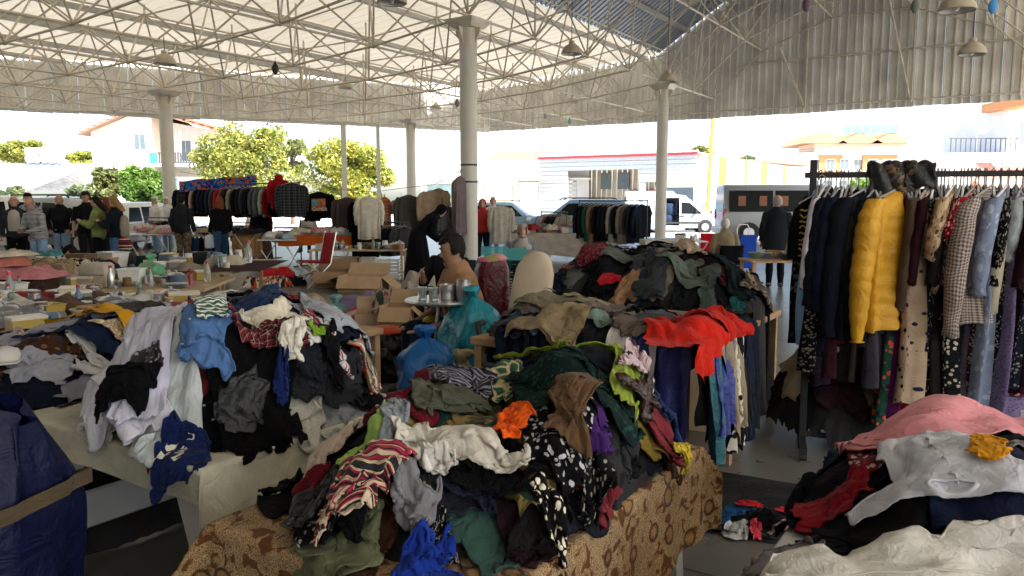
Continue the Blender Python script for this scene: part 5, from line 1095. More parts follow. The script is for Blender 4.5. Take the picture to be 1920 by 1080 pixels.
for (key, px_, py_, w, l, rot, m, nm, pr, lab, up) in HERO:
    x, y = hit(px_, py_); hang = l / max(w, .01) > 2.6; u, v, ru, rv = CORES[key]
    if math.hypot((x * UX[0] + y * UX[1] - u) / ru, (x * VX[0] + y * VX[1] - v) / rv) > 1.45: p = onz(px_, py_, CZ[key][0] + .6 * CZ[key][1]); x, y = p.x, p.y
    big = key == 'T4'
    for k_, (uu, vv) in {'beige stitched quilt': (-.98, 5.52), 'second beige quilt': (-.62, 5.5), 'magenta blanket on': (-.72, 5.42), 'black puffy jacket': (-.5, 5.9), 'black jacket in front': (-1.3, 5.75), 'beige blanket end': (-.3, 5.3), 'dark floral dress on the bedding': (-1.25, 5.55)}.items():
        if k_ in lab: x, y = near(uu, vv)
    if key in ('T1', 'T2'): w, l = w * .9, l * .9
    garment(x, y, w * 1.12, l * 1.12, ANG_U + (0 if hang and key in ('T5', 'T6') else rot), m, nm, lab, .9 if hang else (.8 if big else .66), pr, 0 if hang or pr == 'round' or big else 1, up, hero=1, wr=.005 if big else .0065)
EDGE = [('n', -2.1 + .2 * k, .3, .62 + .12 * (k % 3), cloth(('#0e1014', '#1c1e22', '#141a28', '#23201c')[k % 4]), 'garment', '%s garment hanging off the long side of the red-top table' % ('black', 'charcoal', 'navy', 'dark brown')[k % 4], 0) for k in range(4)] + [('r', 3.82 + .15 * k, .3, .6 + .14 * (k % 3), cloth(('#101216', '#1a2032', '#1f1f22')[k % 3]), 'garment', '%s garment hanging off the short end of the red-top table' % ('black', 'navy', 'charcoal')[k % 3], 0) for k in range(6)] + [('n', -2.35, .34, .62, cloth('#101a2a'), 'shorts', 'dark denim shorts hanging off the red-top table', 0), ('n', -2.05, .36, .8, cloth('#14202c'), 'skirt', 'dark blue denim skirt hanging off the red-top table', 0), ('n', -1.80, .26, .8, cloth('#191b20'), 'trousers', 'charcoal trousers hanging off the red-top table beside the white blouse', 0),
 ('r', 4.52, .24, 1.0, cloth('#101a30'), 'trousers', 'navy trousers hanging at the far end of the red-top table', 0), ('r', 4.42, .24, 1.1, cloth('#12141a', 'pin', '#3c4250'), 'jacket', 'black pinstripe jacket hanging over the table end', 0), ('r', 4.28, .16, 1.1, cloth('#101216'), 'dress', 'black dress hanging at the corner of the red-top table', 0), ('r', 4.20, .26, 1.0, cloth('#cbc6ba', 'floral', '#141416', sc=1.2), 'trousers', 'white trousers with black flower branch hanging off the table', 0),
 ('n', -1.64, .3, 1.05, cloth('#cfc9c4'), 'blouse', 'white blouse with black edge hanging off the table', 0), ('n', -1.46, .36, 1.0, cloth('#0b1c66', rough=.55), 'dress', 'royal blue velvet dress hanging beside the turquoise one', 0),
 ('r', 3.84, .32, .95, cloth('#1a5c68', rough=.5), 'dress', 'turquoise velvet dress hanging off the red-top table', 0), ('r', 3.96, .30, .72, cloth('#0d1f78', rough=.5), 'top', 'royal blue satin top over the turquoise dress', 0), ('r', 4.10, .30, .85, cloth('#8d8068'), 'trousers', 'tan trousers hanging over the corner of the red-top table', .45)]
red = [g for g in GS if g['label'].startswith(('bright red top lying', 'bright red ribbed'))]
GS[:] = [g for g in GS if g not in red]
for ed_, s_, w, l, m, nm, lab, dr in EDGE:
    l0, l = l, min(l, .92)
    x, y = near(s_, 3.75 - l * .33) if ed_ == 'n' else near(-1.35 + l * .33, s_)
    garment(x, y, w, l, ANG_U + (0 if ed_ == 'n' else math.pi / 2) + dr, m, nm, lab, .92, 'rect', 0, 2, group='garments hanging off the red-top table' if 'side of' in lab or 'end of the red' in lab else None, edge=(*(near(s_, 3.75) if ed_ == 'n' else near(-1.35, s_)), *((-VX[0], -VX[1]) if ed_ == 'n' else (UX[0], UX[1])), EDGE.index((ed_, s_, w, l0, m, nm, lab, dr)) / 4.5, .84))
for g in red: GS.append(g)
for g, vv, lw in zip(red, (3.86, 4.12), ((.46, .52), (.40, .56))):
    g['w'], g['l'] = lw; g['x'], g['y'] = near(-1.35 + .02, vv); g['rot'] = ANG_U + math.pi / 2 + .25; g['prof'] = 'rect'; g['comp'] = .92; g['last'] = 1; g['edge'] = (*near(-1.35, vv), UX[0], UX[1], 5.2, .87)
GS.sort(key=lambda g: 3 if g.get('last') else 0 if not g.get('hero') and 'edge' not in g else (1 if 'edge' in g else 2))
for px_, (uu, vv), g in zip((1275, 1352), ((-1.38, 3.82), (-1.36, 4.16)), red): g['wr'] = .009; g['x'], g['y'] = near(uu, vv); g['folds'] = 0; g['w'], g['l'], g['comp'] = (.74, .58, .74) if px_ < 1300 else (.56, .5, .62)
for g in GS:
    if g['label'] and 'NAF' in g['label']: g['folds'] = 0; g['comp'] = .85; g['w'], g['l'] = .32, .28
HEROES = [g for g in GS if g.get('hero')]
def short(l): return re.split(r' (?:at|over|on|beside|hanging|under|in|across|with|behind|lying|along|sliding|near|covering|below|among|low|down|of|from|between|spread|standing|left|folded|draped|showing|next|alone|heaped) ', l)[0]
for g in GS:
    if g['label'].startswith('crumpled') and g.get('group'):
        ne = min((h_ for h_ in HEROES), key=lambda h_: (h_['x'] - g['x']) ** 2 + (h_['y'] - g['y']) ** 2); g['label'] = '%s beside the %s' % (g['label'].split(' garment')[0] + ' ' + g['name'], short(ne['label']))
        g['group'] = 'plain garments in heaps, ' + g['label'].replace('crumpled ', '')
# layer order: a garment waits for every earlier one it may lie on
N = 18; lev = []
for i, g in enumerate(GS):
    r = .42 * math.hypot(g['w'], g['l']); g['r'] = r; lev.append(0)
    for j_ in range(i):
        o = GS[j_]
        if (g['x'] - o['x']) ** 2 + (g['y'] - o['y']) ** 2 < (r + o['r']) ** 2 * .8: lev[i] = max(lev[i], lev[j_] + 1)
SPORT = None; DECOR = []
for L_ in range(max(lev) + 1):
    ids = [i for i in range(len(GS)) if lev[i] == L_]
    X0 = np.stack([rest_grid(GS[i], N) for i in ids]); P = np.stack([start_pos(GS[i], X0[k]) for k, i in enumerate(ids)])
    S0 = P.copy(); P = solve(P, X0, 26, 4)
    for k, i in enumerate(ids):
        if 'edge' in GS[i]: P[k] = S0[k]
    for k, i in enumerate(ids):
        o = finish(GS[i], P[k], X0[k])
        if GS[i]['up'] == 3 and GS[i].get('hero'): DECOR.append((o, P[k], X0[k], GS[i]))
        if 'NAF' in (GS[i]['label'] or ''): SPORT = (o, P[k], X0[k], GS[i])

# ------------------------------------------------------------------ people
SKIN = {k: mat('skin_' + k, v, .55, var=.08, vscale=20, spec=.35) for k, v in (('fair', (.50, .30, .21)), ('tan', (.38, .21, .135)), ('red', (.45, .24, .17)))}
HAIR = {k: mat('hair_' + k, v, .75, var=.3, vscale=60, bump=.4, bscale=90, spec=.12) for k, v in (('black', (.012, .010, .009)), ('brown', (.06, .03, .018)), ('red', (.14, .045, .02)), ('blonde', (.25, .15, .07)), ('grey', (.30, .29, .28)), ('white', (.62, .61, .59)))}
def person(label, loc, rz, h=1.72, top=None, bottom=None, shoes=None, skin='fair', hair='black', style='short', bend=0., sleeves='long', arms=None, sit=0., look=(0, 0), girth=1., vox=.0195, skirt=None, outer='jacket', shorts=None, extra=None, group='people at the market', legs=None):
    s = h / 1.75; t = thing('person', label, 'person', loc, rz, group); parts = []; segs = []
    A = dict(re=(.25, -.03, 1.13), rw=(.26, .06, .89), le=(-.25, -.03, 1.13), lw=(-.26, .06, .89)); A.update(arms or {})
    hz = .95; gx = girth
    def up(p):                                   # bend of the upper body about the hips
        p = np.asarray(p, float).copy(); k = np.clip((p[..., 2] - .88) / .28, 0, 1); k = k * k * (3 - 2 * k); an = bend * k; y, z = p[..., 1], p[..., 2] - hz
        out = p.copy(); out[..., 1] = y * np.cos(an) + z * np.sin(an); out[..., 2] = hz + z * np.cos(an) - y * np.sin(an); return out
    def tubep(name, pts, rad, upper, flat=1., n=10):
        q = MB(); q.tube([tuple(p) for p in pts], rad, n, True, flat); V = np.array(q.v); P_ = np.array(pts, float)
        if upper: V = up(V); P_ = up(P_)
        parts.append((V, q.f)); 
        for a, b_, ra in zip(P_[:-1], P_[1:], rad): segs.append((name, a, b_, ra))
    # torso
    R = [(.90, .155, .115), (.98, .165, .125), (1.08, .148 * gx, .108 * gx), (1.2, .16 * gx, .118 * gx), (1.32, .178, .12), (1.41, .175, .10), (1.46, .10, .075), (1.50, .058, .06)]
    q = MB(); q.loft([[(rx * math.cos(a), -.01 + ry * math.sin(a), z) for a in np.arange(0, 6.28, .45)] for z, rx, ry in R]); parts.append((up(np.array(q.v)), q.f))
    for z0, z1, r in ((.92, 1.02, .13), (1.02, 1.2, .13 * gx), (1.2, 1.42, .14)): 
        for ox in (-.06, .06): segs.append(('torso' if z0 > .95 else 'pelvis', up(np.array((ox, 0, z0))), up(np.array((ox, 0, z1))), r))
    tubep('neck', [(0, -.01, 1.44), (0, .0, 1.50), (0, .012, 1.56)], [.062, .054, .054], True)
    hc = np.array((0, .02, 1.635)); cy, sy = math.cos(look[0]), math.sin(look[0]); cpch, spch = math.cos(look[1]), math.sin(look[1])
    def hd(V):                                    # head local -> body
        V = np.asarray(V, float); y = V[..., 1] * cpch + V[..., 2] * spch; z = V[..., 2] * cpch - V[..., 1] * spch; x = V[..., 0] * cy + y * sy; y2 = y * cy - V[..., 0] * sy
        return up(np.stack([x, y2, z], -1) + hc)
    q = MB(); q.loft([[(rx * math.cos(a), oy + ry * math.sin(a) * (1. if math.sin(a) > 0 else 1.05), z) for a in np.arange(0, 6.28, .4)] for z, rx, ry, oy in ((-.125, .025, .03, .045), (-.11, .045, .05, .03), (-.07, .060, .078, .012), (-.02, .070, .092, .0), (.03, .075, .098, -.005), (.075, .068, .088, -.008), (.105, .045, .06, -.01), (.118, .015, .02, -.01))])
    q.tube([(0, .085, .015), (0, .108, -.022), (0, .094, -.036)], [.010, .017, .012], 8); q.ell((0, .078, -.068), (.026, .018, .012), 8, 6); q.ell((0, .07, -.105), (.028, .022, .018), 8, 6)
    for sx in (-1, 1): q.ell((sx * .076, -.012, -.012), (.011, .022, .034), 8, 6)
    parts.append((hd(np.array(q.v)), q.f)); segs.append(('head', hd(np.array((0, -.005, -.04))), hd(np.array((0, -.005, .03))), .085))
    for sg, e, w in ((1, 're', 'rw'), (-1, 'le', 'lw')):
        sh = (sg * .178, -.01, 1.405); e_, w_ = np.array(A[e]), np.array(A[w]); d = (w_ - e_) / np.linalg.norm(w_ - e_)
        tubep('upper_arm', [sh, tuple((np.array(sh) + e_) / 2), tuple(e_)], [.062, .05, .042], True); tubep('forearm', [tuple(e_), tuple((e_ + w_) / 2), tuple(w_)], [.042, .038, .027], True)
        pm = w_ + d * .055; sd_ = np.cross(d, (0, 1, 0) if abs(d[1]) < .8 else (0, 0, 1)); sd_ = sd_ / np.linalg.norm(sd_); nn = np.cross(sd_, d)
        tubep('hand', [tuple(w_), tuple(w_ + d * .03), tuple(w_ + d * .09)], [.026, .036, .034], True, .5)
        for k in range(4):
            o = (k - 1.5) * .019; L = (.062, .074, .078, .066)[k]; b0 = w_ + d * .088 + sd_ * o; tubep('hand', [tuple(b0), tuple(b0 + d * L * .5 + nn * .006), tuple(b0 + d * L * .85 + nn * .026)], [.0095, .009, .0075], True, 1., 6)
        b0 = w_ + d * .03 + sd_ * .03; tubep('hand', [tuple(b0), tuple(b0 + d * .03 + sd_ * .022), tuple(b0 + d * .065 + sd_ * .026 + nn * .012)], [.012, .011, .009], True, 1., 6)
    lg = legs or {}
    for sg, kk in ((1, 'r'), (-1, 'l')):
        if sit:
            hip, kn, an, to = (sg * .09, 0, hz), (sg * .13, .43, hz + .02), (sg * .13, .44, hz - .43), (sg * .14, .62, hz - .49)
        else:
            hip, kn, an, to = (sg * .09, 0, .93), (sg * .10, .02, .50), (sg * .105, -.02, .085), (sg * .125, .15, .03)
        kn = lg.get(kk + 'k', kn); an = lg.get(kk + 'a', an); to = (an[0] + sg * .02, an[1] + .17, an[2] - .055)
        tubep('thigh', [hip, tuple((np.array(hip) + kn) / 2), kn], [.092, .08, .056], False); tubep('calf', [kn, tuple(np.array(kn) * .65 + np.array(an) * .35), an], [.055, .056, .036], False)
        tubep('foot', [(an[0], an[1] - .045, an[2] - .03), (an[0], an[1] + .04, an[2] - .035), to], [.045, .046, .032], False, .75)
    me = bpy.data.meshes.new('raw'); V = []; F = []
    for v, f in parts: o = len(V); V += [tuple(p) for p in v]; F += [tuple(i + o for i in ff) for ff in f]
    me.from_pydata(V, [], F); bm = bmesh.new(); bm.from_mesh(me); bmesh.ops.recalc_face_normals(bm, faces=bm.faces); bm.to_mesh(me); bm.free()
    o = bpy.data.objects.new('raw', me); COL.objects.link(o); md = o.modifiers.new('r', 'REMESH'); md.mode = 'VOXEL'; md.voxel_size = vox
    dg = bpy.context.evaluated_depsgraph_get(); dg.update(); me2 = bpy.data.meshes.new_from_object(o.evaluated_get(dg)); bpy.data.objects.remove(o); me = me2
    n = len(me.vertices); co = np.zeros(n * 3, np.float32); me.vertices.foreach_get('co', co); co = co.reshape(-1, 3).astype(float); ed = np.zeros(len(me.edges) * 2, np.int32); me.edges.foreach_get('vertices', ed); ed = ed.reshape(-1, 2)
    deg = np.bincount(ed.ravel(), minlength=n)[:, None]
    for _ in range(2):
        a = np.zeros_like(co); np.add.at(a, ed[:, 0], co[ed[:, 1]]); np.add.at(a, ed[:, 1], co[ed[:, 0]]); co = .5 * co + .5 * a / np.maximum(deg, 1)
    names = []; D_ = []
    for nm, a, b_, r in segs:
        ab = b_ - a; k = np.clip(((co - a) @ ab) / max(ab @ ab, 1e-9), 0, 1); D_.append(np.linalg.norm(co - a - k[:, None] * ab, axis=1) - r); names.append(nm)
    lab = np.array(names)[np.argmin(np.array(D_), 0)]
    zoff = -(hz - sit / s) if sit else 0.
    co[:, 2] += zoff; me.vertices.foreach_set('co', co.astype(np.float32).ravel()); me.update(); me.materials.clear(); me.materials.append(SKIN[skin]); me.polygons.foreach_set('use_smooth', np.ones(len(me.polygons), bool))
    b_ = link('body', me, t); b_.scale = (s,) * 3
    nrm = np.zeros(n * 3, np.float32); me.vertices.foreach_get('normal', nrm); nrm = nrm.reshape(-1, 3)
    lp = [tuple(p.vertices) for p in me.polygons]; ev = np.array([len(p) for p in lp]); quads = np.array([p if len(p) == 4 else p + (p[-1],) for p in lp])
    def wear(name, sel, m, th, fold=.008, k=26):
        keep = sel[quads].all(1); f = quads[keep]
        if not len(f): return
        ids, inv = np.unique(f, return_inverse=True); f = inv.reshape(f.shape); c = co[ids]; w = snoise(c[:, 0] + c[:, 1] * .6, c[:, 2], k, len(label) + len(name)); nv = c + nrm[ids] * (th + fold * w[:, None])
        mm = bpy.data.meshes.new(name); mm.from_pydata([tuple(p) for p in nv], [], [tuple(dict.fromkeys(r)) for r in f.tolist()]); ul = mm.uv_layers.new(name='UVMap'); li = np.zeros(len(mm.loops), np.int32); mm.loops.foreach_get('vertex_index', li)
        uvv = np.stack([nv[:, 0] + nv[:, 1] * .8, nv[:, 2]], -1)[li]; ul.data.foreach_set('uv', uvv.astype(np.float32).ravel()); mm.materials.append(m); mm.polygons.foreach_set('use_smooth', np.ones(len(mm.polygons), bool)); o = link(name, mm, t); o.scale = (s,) * 3
        sm = o.modifiers.new('thickness', 'SOLIDIFY'); sm.thickness = .006; sm.offset = 1; return o
    isin = lambda *a: np.isin(lab, a)
    if bottom: wear('trousers', isin('pelvis', 'thigh', 'calf') & ~isin('foot'), bottom, .012, .008)
    if shorts: wear('shorts', isin('pelvis', 'thigh'), shorts, .012)
    if shoes: wear('shoes', isin('foot'), shoes, .008, .002)
    tz = zoff + 1.475
    if top:
        sel = isin('torso', 'upper_arm', 'pelvis') | (isin('forearm') if sleeves == 'long' else np.zeros(n, bool))
        if sleeves == 'long': pass
        wear(outer, sel, top, .020, .010)
    hl = co - np.array([0, 0, zoff]); 
    # head-local coordinates
    c0 = hd(np.zeros(3)); ex = hd(np.array((1., 0, 0))) - c0; ey = hd(np.array((0, 1., 0))) - c0; ez = hd(np.array((0, 0, 1.))) - c0
    # the bend is not rigid over metre-long axes: rebuild the frame from short ones
    ex, ey, ez = ((hd(np.eye(3)[i] * .02) - c0) for i in range(3)); ex, ey, ez = (v / np.linalg.norm(v) for v in (ex, ey, ez)); q_ = hl - c0; lx, ly, lz = q_ @ ex, q_ @ ey, q_ @ ez; onh = isin('head')
    def hbuild(name, q, m, smooth=True): q.v = [tuple(np.array(c0) + p[0] * ex + p[1] * ey + p[2] * ez + np.array((0, 0, zoff))) for p in q.v]; o = q.build(name, m, t, smooth); o.scale = (s,) * 3; return o
    HM = HAIR[hair]
    if style in ('short', 'long', 'curly', 'balding'):
        hs = onh & ((lz > .062) | ((ly < .02) & (lz > -.035)) | ((ly < -.03) & (lz > -.085)))
        if style == 'balding': hs = onh & (ly < .01) & (lz > -.08) & (lz < .05)
        wear('hair', hs, HM, .018 if style == 'curly' else .010, .012 if style == 'curly' else .004, 60)
    if style == 'long':
        q = MB(); q.loft([[(rx * math.cos(a) * (1 + .06 * math.sin(5 * a)), oy + ry * math.sin(a), z) for a in np.arange(0, 6.28, .4)] for z, rx, ry, oy in ((.09, .06, .06, -.02), (.03, .09, .075, -.04), (-.06, .10, .07, -.05), (-.16, .105, .06, -.07), (-.26, .07, .035, -.09))]); hbuild('long_hair', q, HM)
    if style in ('scarf',):
        face = (ly > .035) & (np.abs(lx) < .055) & (lz < .06) & (lz > -.125); wear('head_scarf', (onh | isin('neck')) & ~face, HM if not extra or 'scarf' not in extra else extra['scarf'], .022, .006)
        q = MB(); q.loft([[(rx * math.cos(a) * (1 + .05 * math.sin(4 * a + z * 30)), oy + ry * math.sin(a), z) for a in np.arange(0, 6.28, .35)] for z, rx, ry, oy in ((-.085, .075, .085, -.01), (-.14, .09, .085, -.01), (-.2, .13, .10, -.0), (-.28, .19, .12, .0), (-.34, .17, .12, .01))]); hbuild('scarf_drape', q, extra['scarf'])
    if style == 'cap':
        wear('hair', onh & (ly < .0) & (lz > -.07), HM, .008, .003); q = MB(); q.loft([[(rx * math.cos(a), ry * math.sin(a) - .005, z) for a in np.arange(0, 6.28, .35)] for z, rx, ry in ((.045, .088, .112), (.07, .09, .115), (.105, .075, .095), (.128, .03, .04))]); q.prism([(-.075, .09), (.075, .09), (.055, .175), (-.055, .175)], .045, .058, 'xy'); hbuild('cap', q, extra['cap'])
    if style not in ('none',):
        for sx in (-1, 1):
            q = MB(); q.ell((sx * .031, .0865, .016), (.013, .006, .006), 8, 6); hbuild('eye', q, mat('eye_dark', (.03, .02, .015), .3)); q = MB(); q.tube([(sx * .014, .094, .034), (sx * .032, .094, .039), (sx * .048, .082, .034)], [.004, .005, .003], 6); hbuild('eyebrow', q, HAIR['brown'] if hair in ('white', 'grey') else HM)
        q = MB(); q.tube([(-.022, .088, -.067), (0, .0965, -.066), (.022, .088, -.067)], [.002, .0035, .002], 6); hbuild('mouth', q, mat('lips', (.25, .10, .08), .5))
    if skirt:
        m, z0, z1, r1 = skirt; P_ = []; na = 41
        for k, z in enumerate(np.linspace(z0, z1, 14)):
            f = k / 13; row = []
            for a in np.linspace(0, 2 * math.pi, na):
                w = 1 + (.02 + .09 * f) * math.sin(9 * a + 1.3 * math.sin(3 * a)); rx, ry = (.175 + (r1 - .175) * f ** .7) * w, (.13 + (r1 * .85 - .13) * f ** .7) * w; p = up(np.array((rx * math.cos(a), ry * math.sin(a), z))) if z > .9 else np.array((rx * math.cos(a), ry * math.sin(a), z)); row.append(p + (0, 0, zoff))
            P_.append(row)
        P_ = np.array(P_); uv = np.stack(np.meshgrid(np.linspace(0, 1, 14), np.linspace(0, 1.4, na), indexing='ij'), -1)[..., ::-1]; o = gridmesh('skirt', P_, m, t, uv); o.scale = (s,) * 3
    return t
def prop_(t, name, q, m, smooth=False): return q.build(name, m, t, smooth)
JEANS = cloth('#3c5a80'); LJEANS = cloth('#7d98b8'); BLK = cloth('#0b0c10'); DK = cloth('#191b20'); KH = cloth('#6a5c48'); SHOE = mat('shoe_dark', (.04, .035, .03), .6); SHOEW = mat('shoe_white', (.6, .6, .58), .6)
def pp(px_, d): return (at(px_, 400, d).x, d, 0)
FWD = dict(rw=(.10, .34, 1.12), re=(.25, .08, 1.14), lw=(-.10, .34, 1.12), le=(-.25, .08, 1.14))
PHONE = dict(rw=(.05, .30, 1.22), re=(.24, .10, 1.12), lw=(-.05, .31, 1.20), le=(-.24, .10, 1.12))
person('man in grey t-shirt and open dark jacket at the goods table', pp(28, 16.6), R_(200), 1.72, cloth('#2b2f36'), BLK, SHOE, 'red', 'grey', 'balding', girth=1.2, extra={})
q = MB(); q.loft([[(rx * math.cos(a), .005 + ry * math.sin(a), z) for a in np.arange(.5, 2.7, .2)] for z, rx, ry in ((.98, .14, .175), (1.1, .15, .19), (1.25, .15, .185), (1.38, .12, .15), (1.43, .07, .10))], False, False); o = q.build('t_shirt', cloth('#a8a29a'), bpy.context.scene.objects['person'], True)
person('man in navy and white striped shirt looking down at his hands', pp(70, 15.8), R_(165), 1.68, cloth('#1d222e', 'stripe', '#cfd2d6', sc=.75), LJEANS, SHOE, 'red', 'grey', 'balding', bend=.22, arms=FWD, look=(0, .5), outer='striped_shirt')
person('man raising a phone behind the striped shirt man', pp(54, 18.4), R_(200), 1.80, cloth('#8d9096', 'plaid', '#55585e', '#c9c9c9'), DK, SHOE, 'fair', 'black', 'cap', arms=dict(rw=(-.12, .4, 1.45), re=(-.2, .2, 1.2), lw=(-.2, .4, 1.45), le=(-.28, .15, 1.2)), extra={'cap': BLK})
person('man in black zip jacket and pale jeans standing with hands in pockets', pp(113, 18.6), R_(185), 1.76, cloth('#15171c'), LJEANS, SHOE, 'tan', 'grey', 'balding', arms=dict(re=(.33, -.05, 1.15), rw=(.22, .06, .93), le=(-.33, -.05, 1.15), lw=(-.22, .06, .93)), girth=1.15)
person('curly-haired man in black t-shirt behind the woman in green', pp(162, 17.6), R_(200), 1.82, cloth('#121317'), DK, SHOE, 'tan', 'black', 'curly', sleeves='short', look=(.2, .4), outer='t_shirt')
person('dark-haired woman in light green blouse holding a phone', pp(182, 16.4), R_(105), 1.70, cloth('#76824f'), BLK, SHOE, 'fair', 'black', 'long', arms=PHONE, look=(0, .5), outer='blouse')
person('red-haired woman behind the two women with phones', pp(198, 18.2), R_(120), 1.70, cloth('#3a2b2c'), DK, SHOE, 'fair', 'red', 'long', look=(.1, .3))
w8 = person('fair-haired woman in dark navy top and jeans with a cloth backpack', pp(216, 16.2), R_(95), 1.70, cloth('#101820'), JEANS, SHOEW, 'fair', 'blonde', 'long', arms=PHONE, look=(0, .45), outer='top')
q = MB(); q.loft([[(rx * math.cos(a), -.17 + ry * math.sin(a), z) for a in np.arange(0, 6.28, .5)] for z, rx, ry in ((.86, .08, .05), (.9, .13, .08), (1.1, .15, .09), (1.26, .12, .07), (1.32, .05, .03))]); q.build('backpack', cloth('#8a8072'), w8, True)
person('person in black cap and grey jacket crouching behind the goods', pp(175, 11.6), R_(110), 1.66, cloth('#4b4a48'), DK, SHOE, 'fair', 'black', 'cap', bend=.5, sit=.28, look=(.0, .3), extra={'cap': BLK})
person('person in red and cream patterned head scarf sitting on a green chair', pp(243, 11.8), R_(80), 1.62, cloth('#3a3a34'), DK, SHOE, 'fair', 'black', 'scarf', sit=.30, bend=.15, extra={'scarf': cloth('#8c1c22', 'multi', '#d3c9b4', '#22262c', .8)})
person('white-haired man in white shirt beside the parked cars', pp(292, 23.5), R_(150), 1.74, cloth('#dcdcd8'), LJEANS, SHOE, 'red', 'white', 'short', outer='shirt')
person('white-haired man half hidden behind the column', pp(313, 24), R_(170), 1.74, cloth('#cfd2d0'), LJEANS, SHOE, 'red', 'white', 'short', outer='shirt')
person('man in dark jacket and camouflage trousers seen from behind', pp(341, 18.7), R_(-5), 1.76, cloth('#202226'), cloth('#5c4c3c', 'camo', '#7a6a54', '#3c3228', .8), SHOE, 'tan', 'black', 'short', girth=1.1)
w14 = person('red-haired woman in loose black top and blue jeans carrying a white bag', pp(413, 19), R_(50), 1.72, cloth('#0b0b0f'), cloth('#35567c'), SHOE, 'fair', 'red', 'long', girth=1.35, sleeves='long', look=(.5, .1), outer='tunic')
q = MB(); q.loft([[(-.28 + rx * math.cos(a), .05 + .05 * math.sin(a), z) for a in np.arange(0, 6.28, .6)] for z, rx in ((.48, .10), (.52, .13), (.75, .12), (.8, .05))]); q.build('shopping_bag', cloth('#b9c7cf', rough=.5), w14, True)
person('woman in white head scarf, black vest and burgundy sleeves', pp(489, 20.2), R_(185), 1.66, cloth('#3d1022'), None, SHOE, 'fair', 'white', 'scarf', girth=1.2, skirt=(cloth('#5a524a', 'floral', '#37322d'), 1.02, .1, .30), extra={'scarf': cloth('#d0c8b8')})
o = [x for x in S.objects if x.name.startswith('person')][-1]
q = MB(); q.loft([[(rx * math.cos(a), ry * math.sin(a), z) for a in np.arange(0, 6.28, .3)] for z, rx, ry in ((.78, .22, .19), (1.0, .215, .18), (1.2, .205, .165), (1.36, .19, .15), (1.41, .14, .12))]); q.build('vest', BLK, o, True)
person('small seated woman in pale head scarf behind the orange striped table', pp(577, 22.5), R_(180), 1.6, cloth('#b7b3aa'), DK, SHOE, 'fair', 'white', 'scarf', sit=.62, extra={'scarf': cloth('#c9c6bf')})
wa = person('woman in black abaya and head covering bending over a table', pp(783, 15.2), R_(-72), 1.72, cloth('#0a0b10'), None, SHOE, 'fair', 'black', 'scarf', bend=.75, arms=dict(rw=(.15, .42, 1.18), re=(.26, .16, 1.16), lw=(-.15, .40, 1.15), le=(-.26, .14, 1.16)), skirt=(cloth('#0a0b10'), 1.1, .03, .34), girth=1.1, look=(0, .2), extra={'scarf': cloth('#07080b')}, outer='abaya')
person('man with shaved head scratching his arm in a wheelchair', (at(838, 400, 8.6).x, 8.8, 0), R_(150), 1.7, cloth('#17191f'), DK, SHOE, 'tan', 'black', 'short', sit=.50, sleeves='short', arms=dict(rw=(.2, .25, 1.25), re=(.34, .05, 1.12), lw=(-.1, .3, 1.0), le=(-.3, .1, 1.1)), look=(-.2, .4), outer='t_shirt')
person('bearded man in orange-brown t-shirt sitting at the small metal table', (-.40, 6.45, 0), R_(112), 1.78, cloth('#9c7658'), cloth('#1c2536'), SHOE, 'tan', 'black', 'short', sit=.52, sleeves='short', girth=1.28, vox=.012, arms=dict(rw=(.16, .42, 1.02), re=(.30, .16, 1.10), lw=(-.20, .44, 1.04), le=(-.30, .16, 1.10)), look=(.15, .22), bend=.12, outer='t_shirt')
om = [x for x in S.objects if x.name.startswith('person')][-1]
person('woman in coral red blouse standing behind the column', pp(905, 20), R_(175), 1.66, cloth('#b5382e'), DK, SHOE, 'fair', 'brown', 'scarf', girth=1.2, extra={'scarf': cloth('#b23a40', 'floral', '#e6e0dc')}, outer='blouse')
person('man in pale jacket behind the woman in coral', pp(924, 22.5), R_(190), 1.74, cloth('#c6c4be'), LJEANS, SHOE, 'red', 'grey', 'balding')
person('woman in grey cardigan sitting by the teal crates', pp(979, 13.5), R_(185), 1.66, cloth('#6d7278'), DK, SHOE, 'red', 'grey', 'scarf', sit=.45, extra={'scarf': cloth('#9a968e')}, outer='cardigan')
person('white-haired man in beige shirt sitting with his back turned', pp(1362, 15.5), R_(-8), 1.72, cloth('#8d8168'), DK, SHOE, 'red', 'white', 'short', sit=.48, girth=1.15, bend=.15, outer='shirt')
person('balding man in long dark suit jacket at the wooden table', pp(1457, 14.4), R_(-15), 1.72, cloth('#1d2024'), BLK, SHOE, 'red', 'grey', 'balding', girth=1.1, look=(-.4, .15))
oj = [x for x in S.objects if x.name.startswith('person')][-1]
q = MB(); q.loft([[(rx * math.cos(a), ry * math.sin(a), z) for a in np.arange(0, 6.28, .3)] for z, rx, ry in ((.72, .245, .2), (.9, .235, .19), (1.1, .215, .165), (1.25, .215, .165), (1.38, .21, .145), (1.43, .15, .11))]); q.build('jacket_skirt', cloth('#1d2024'), oj, True)

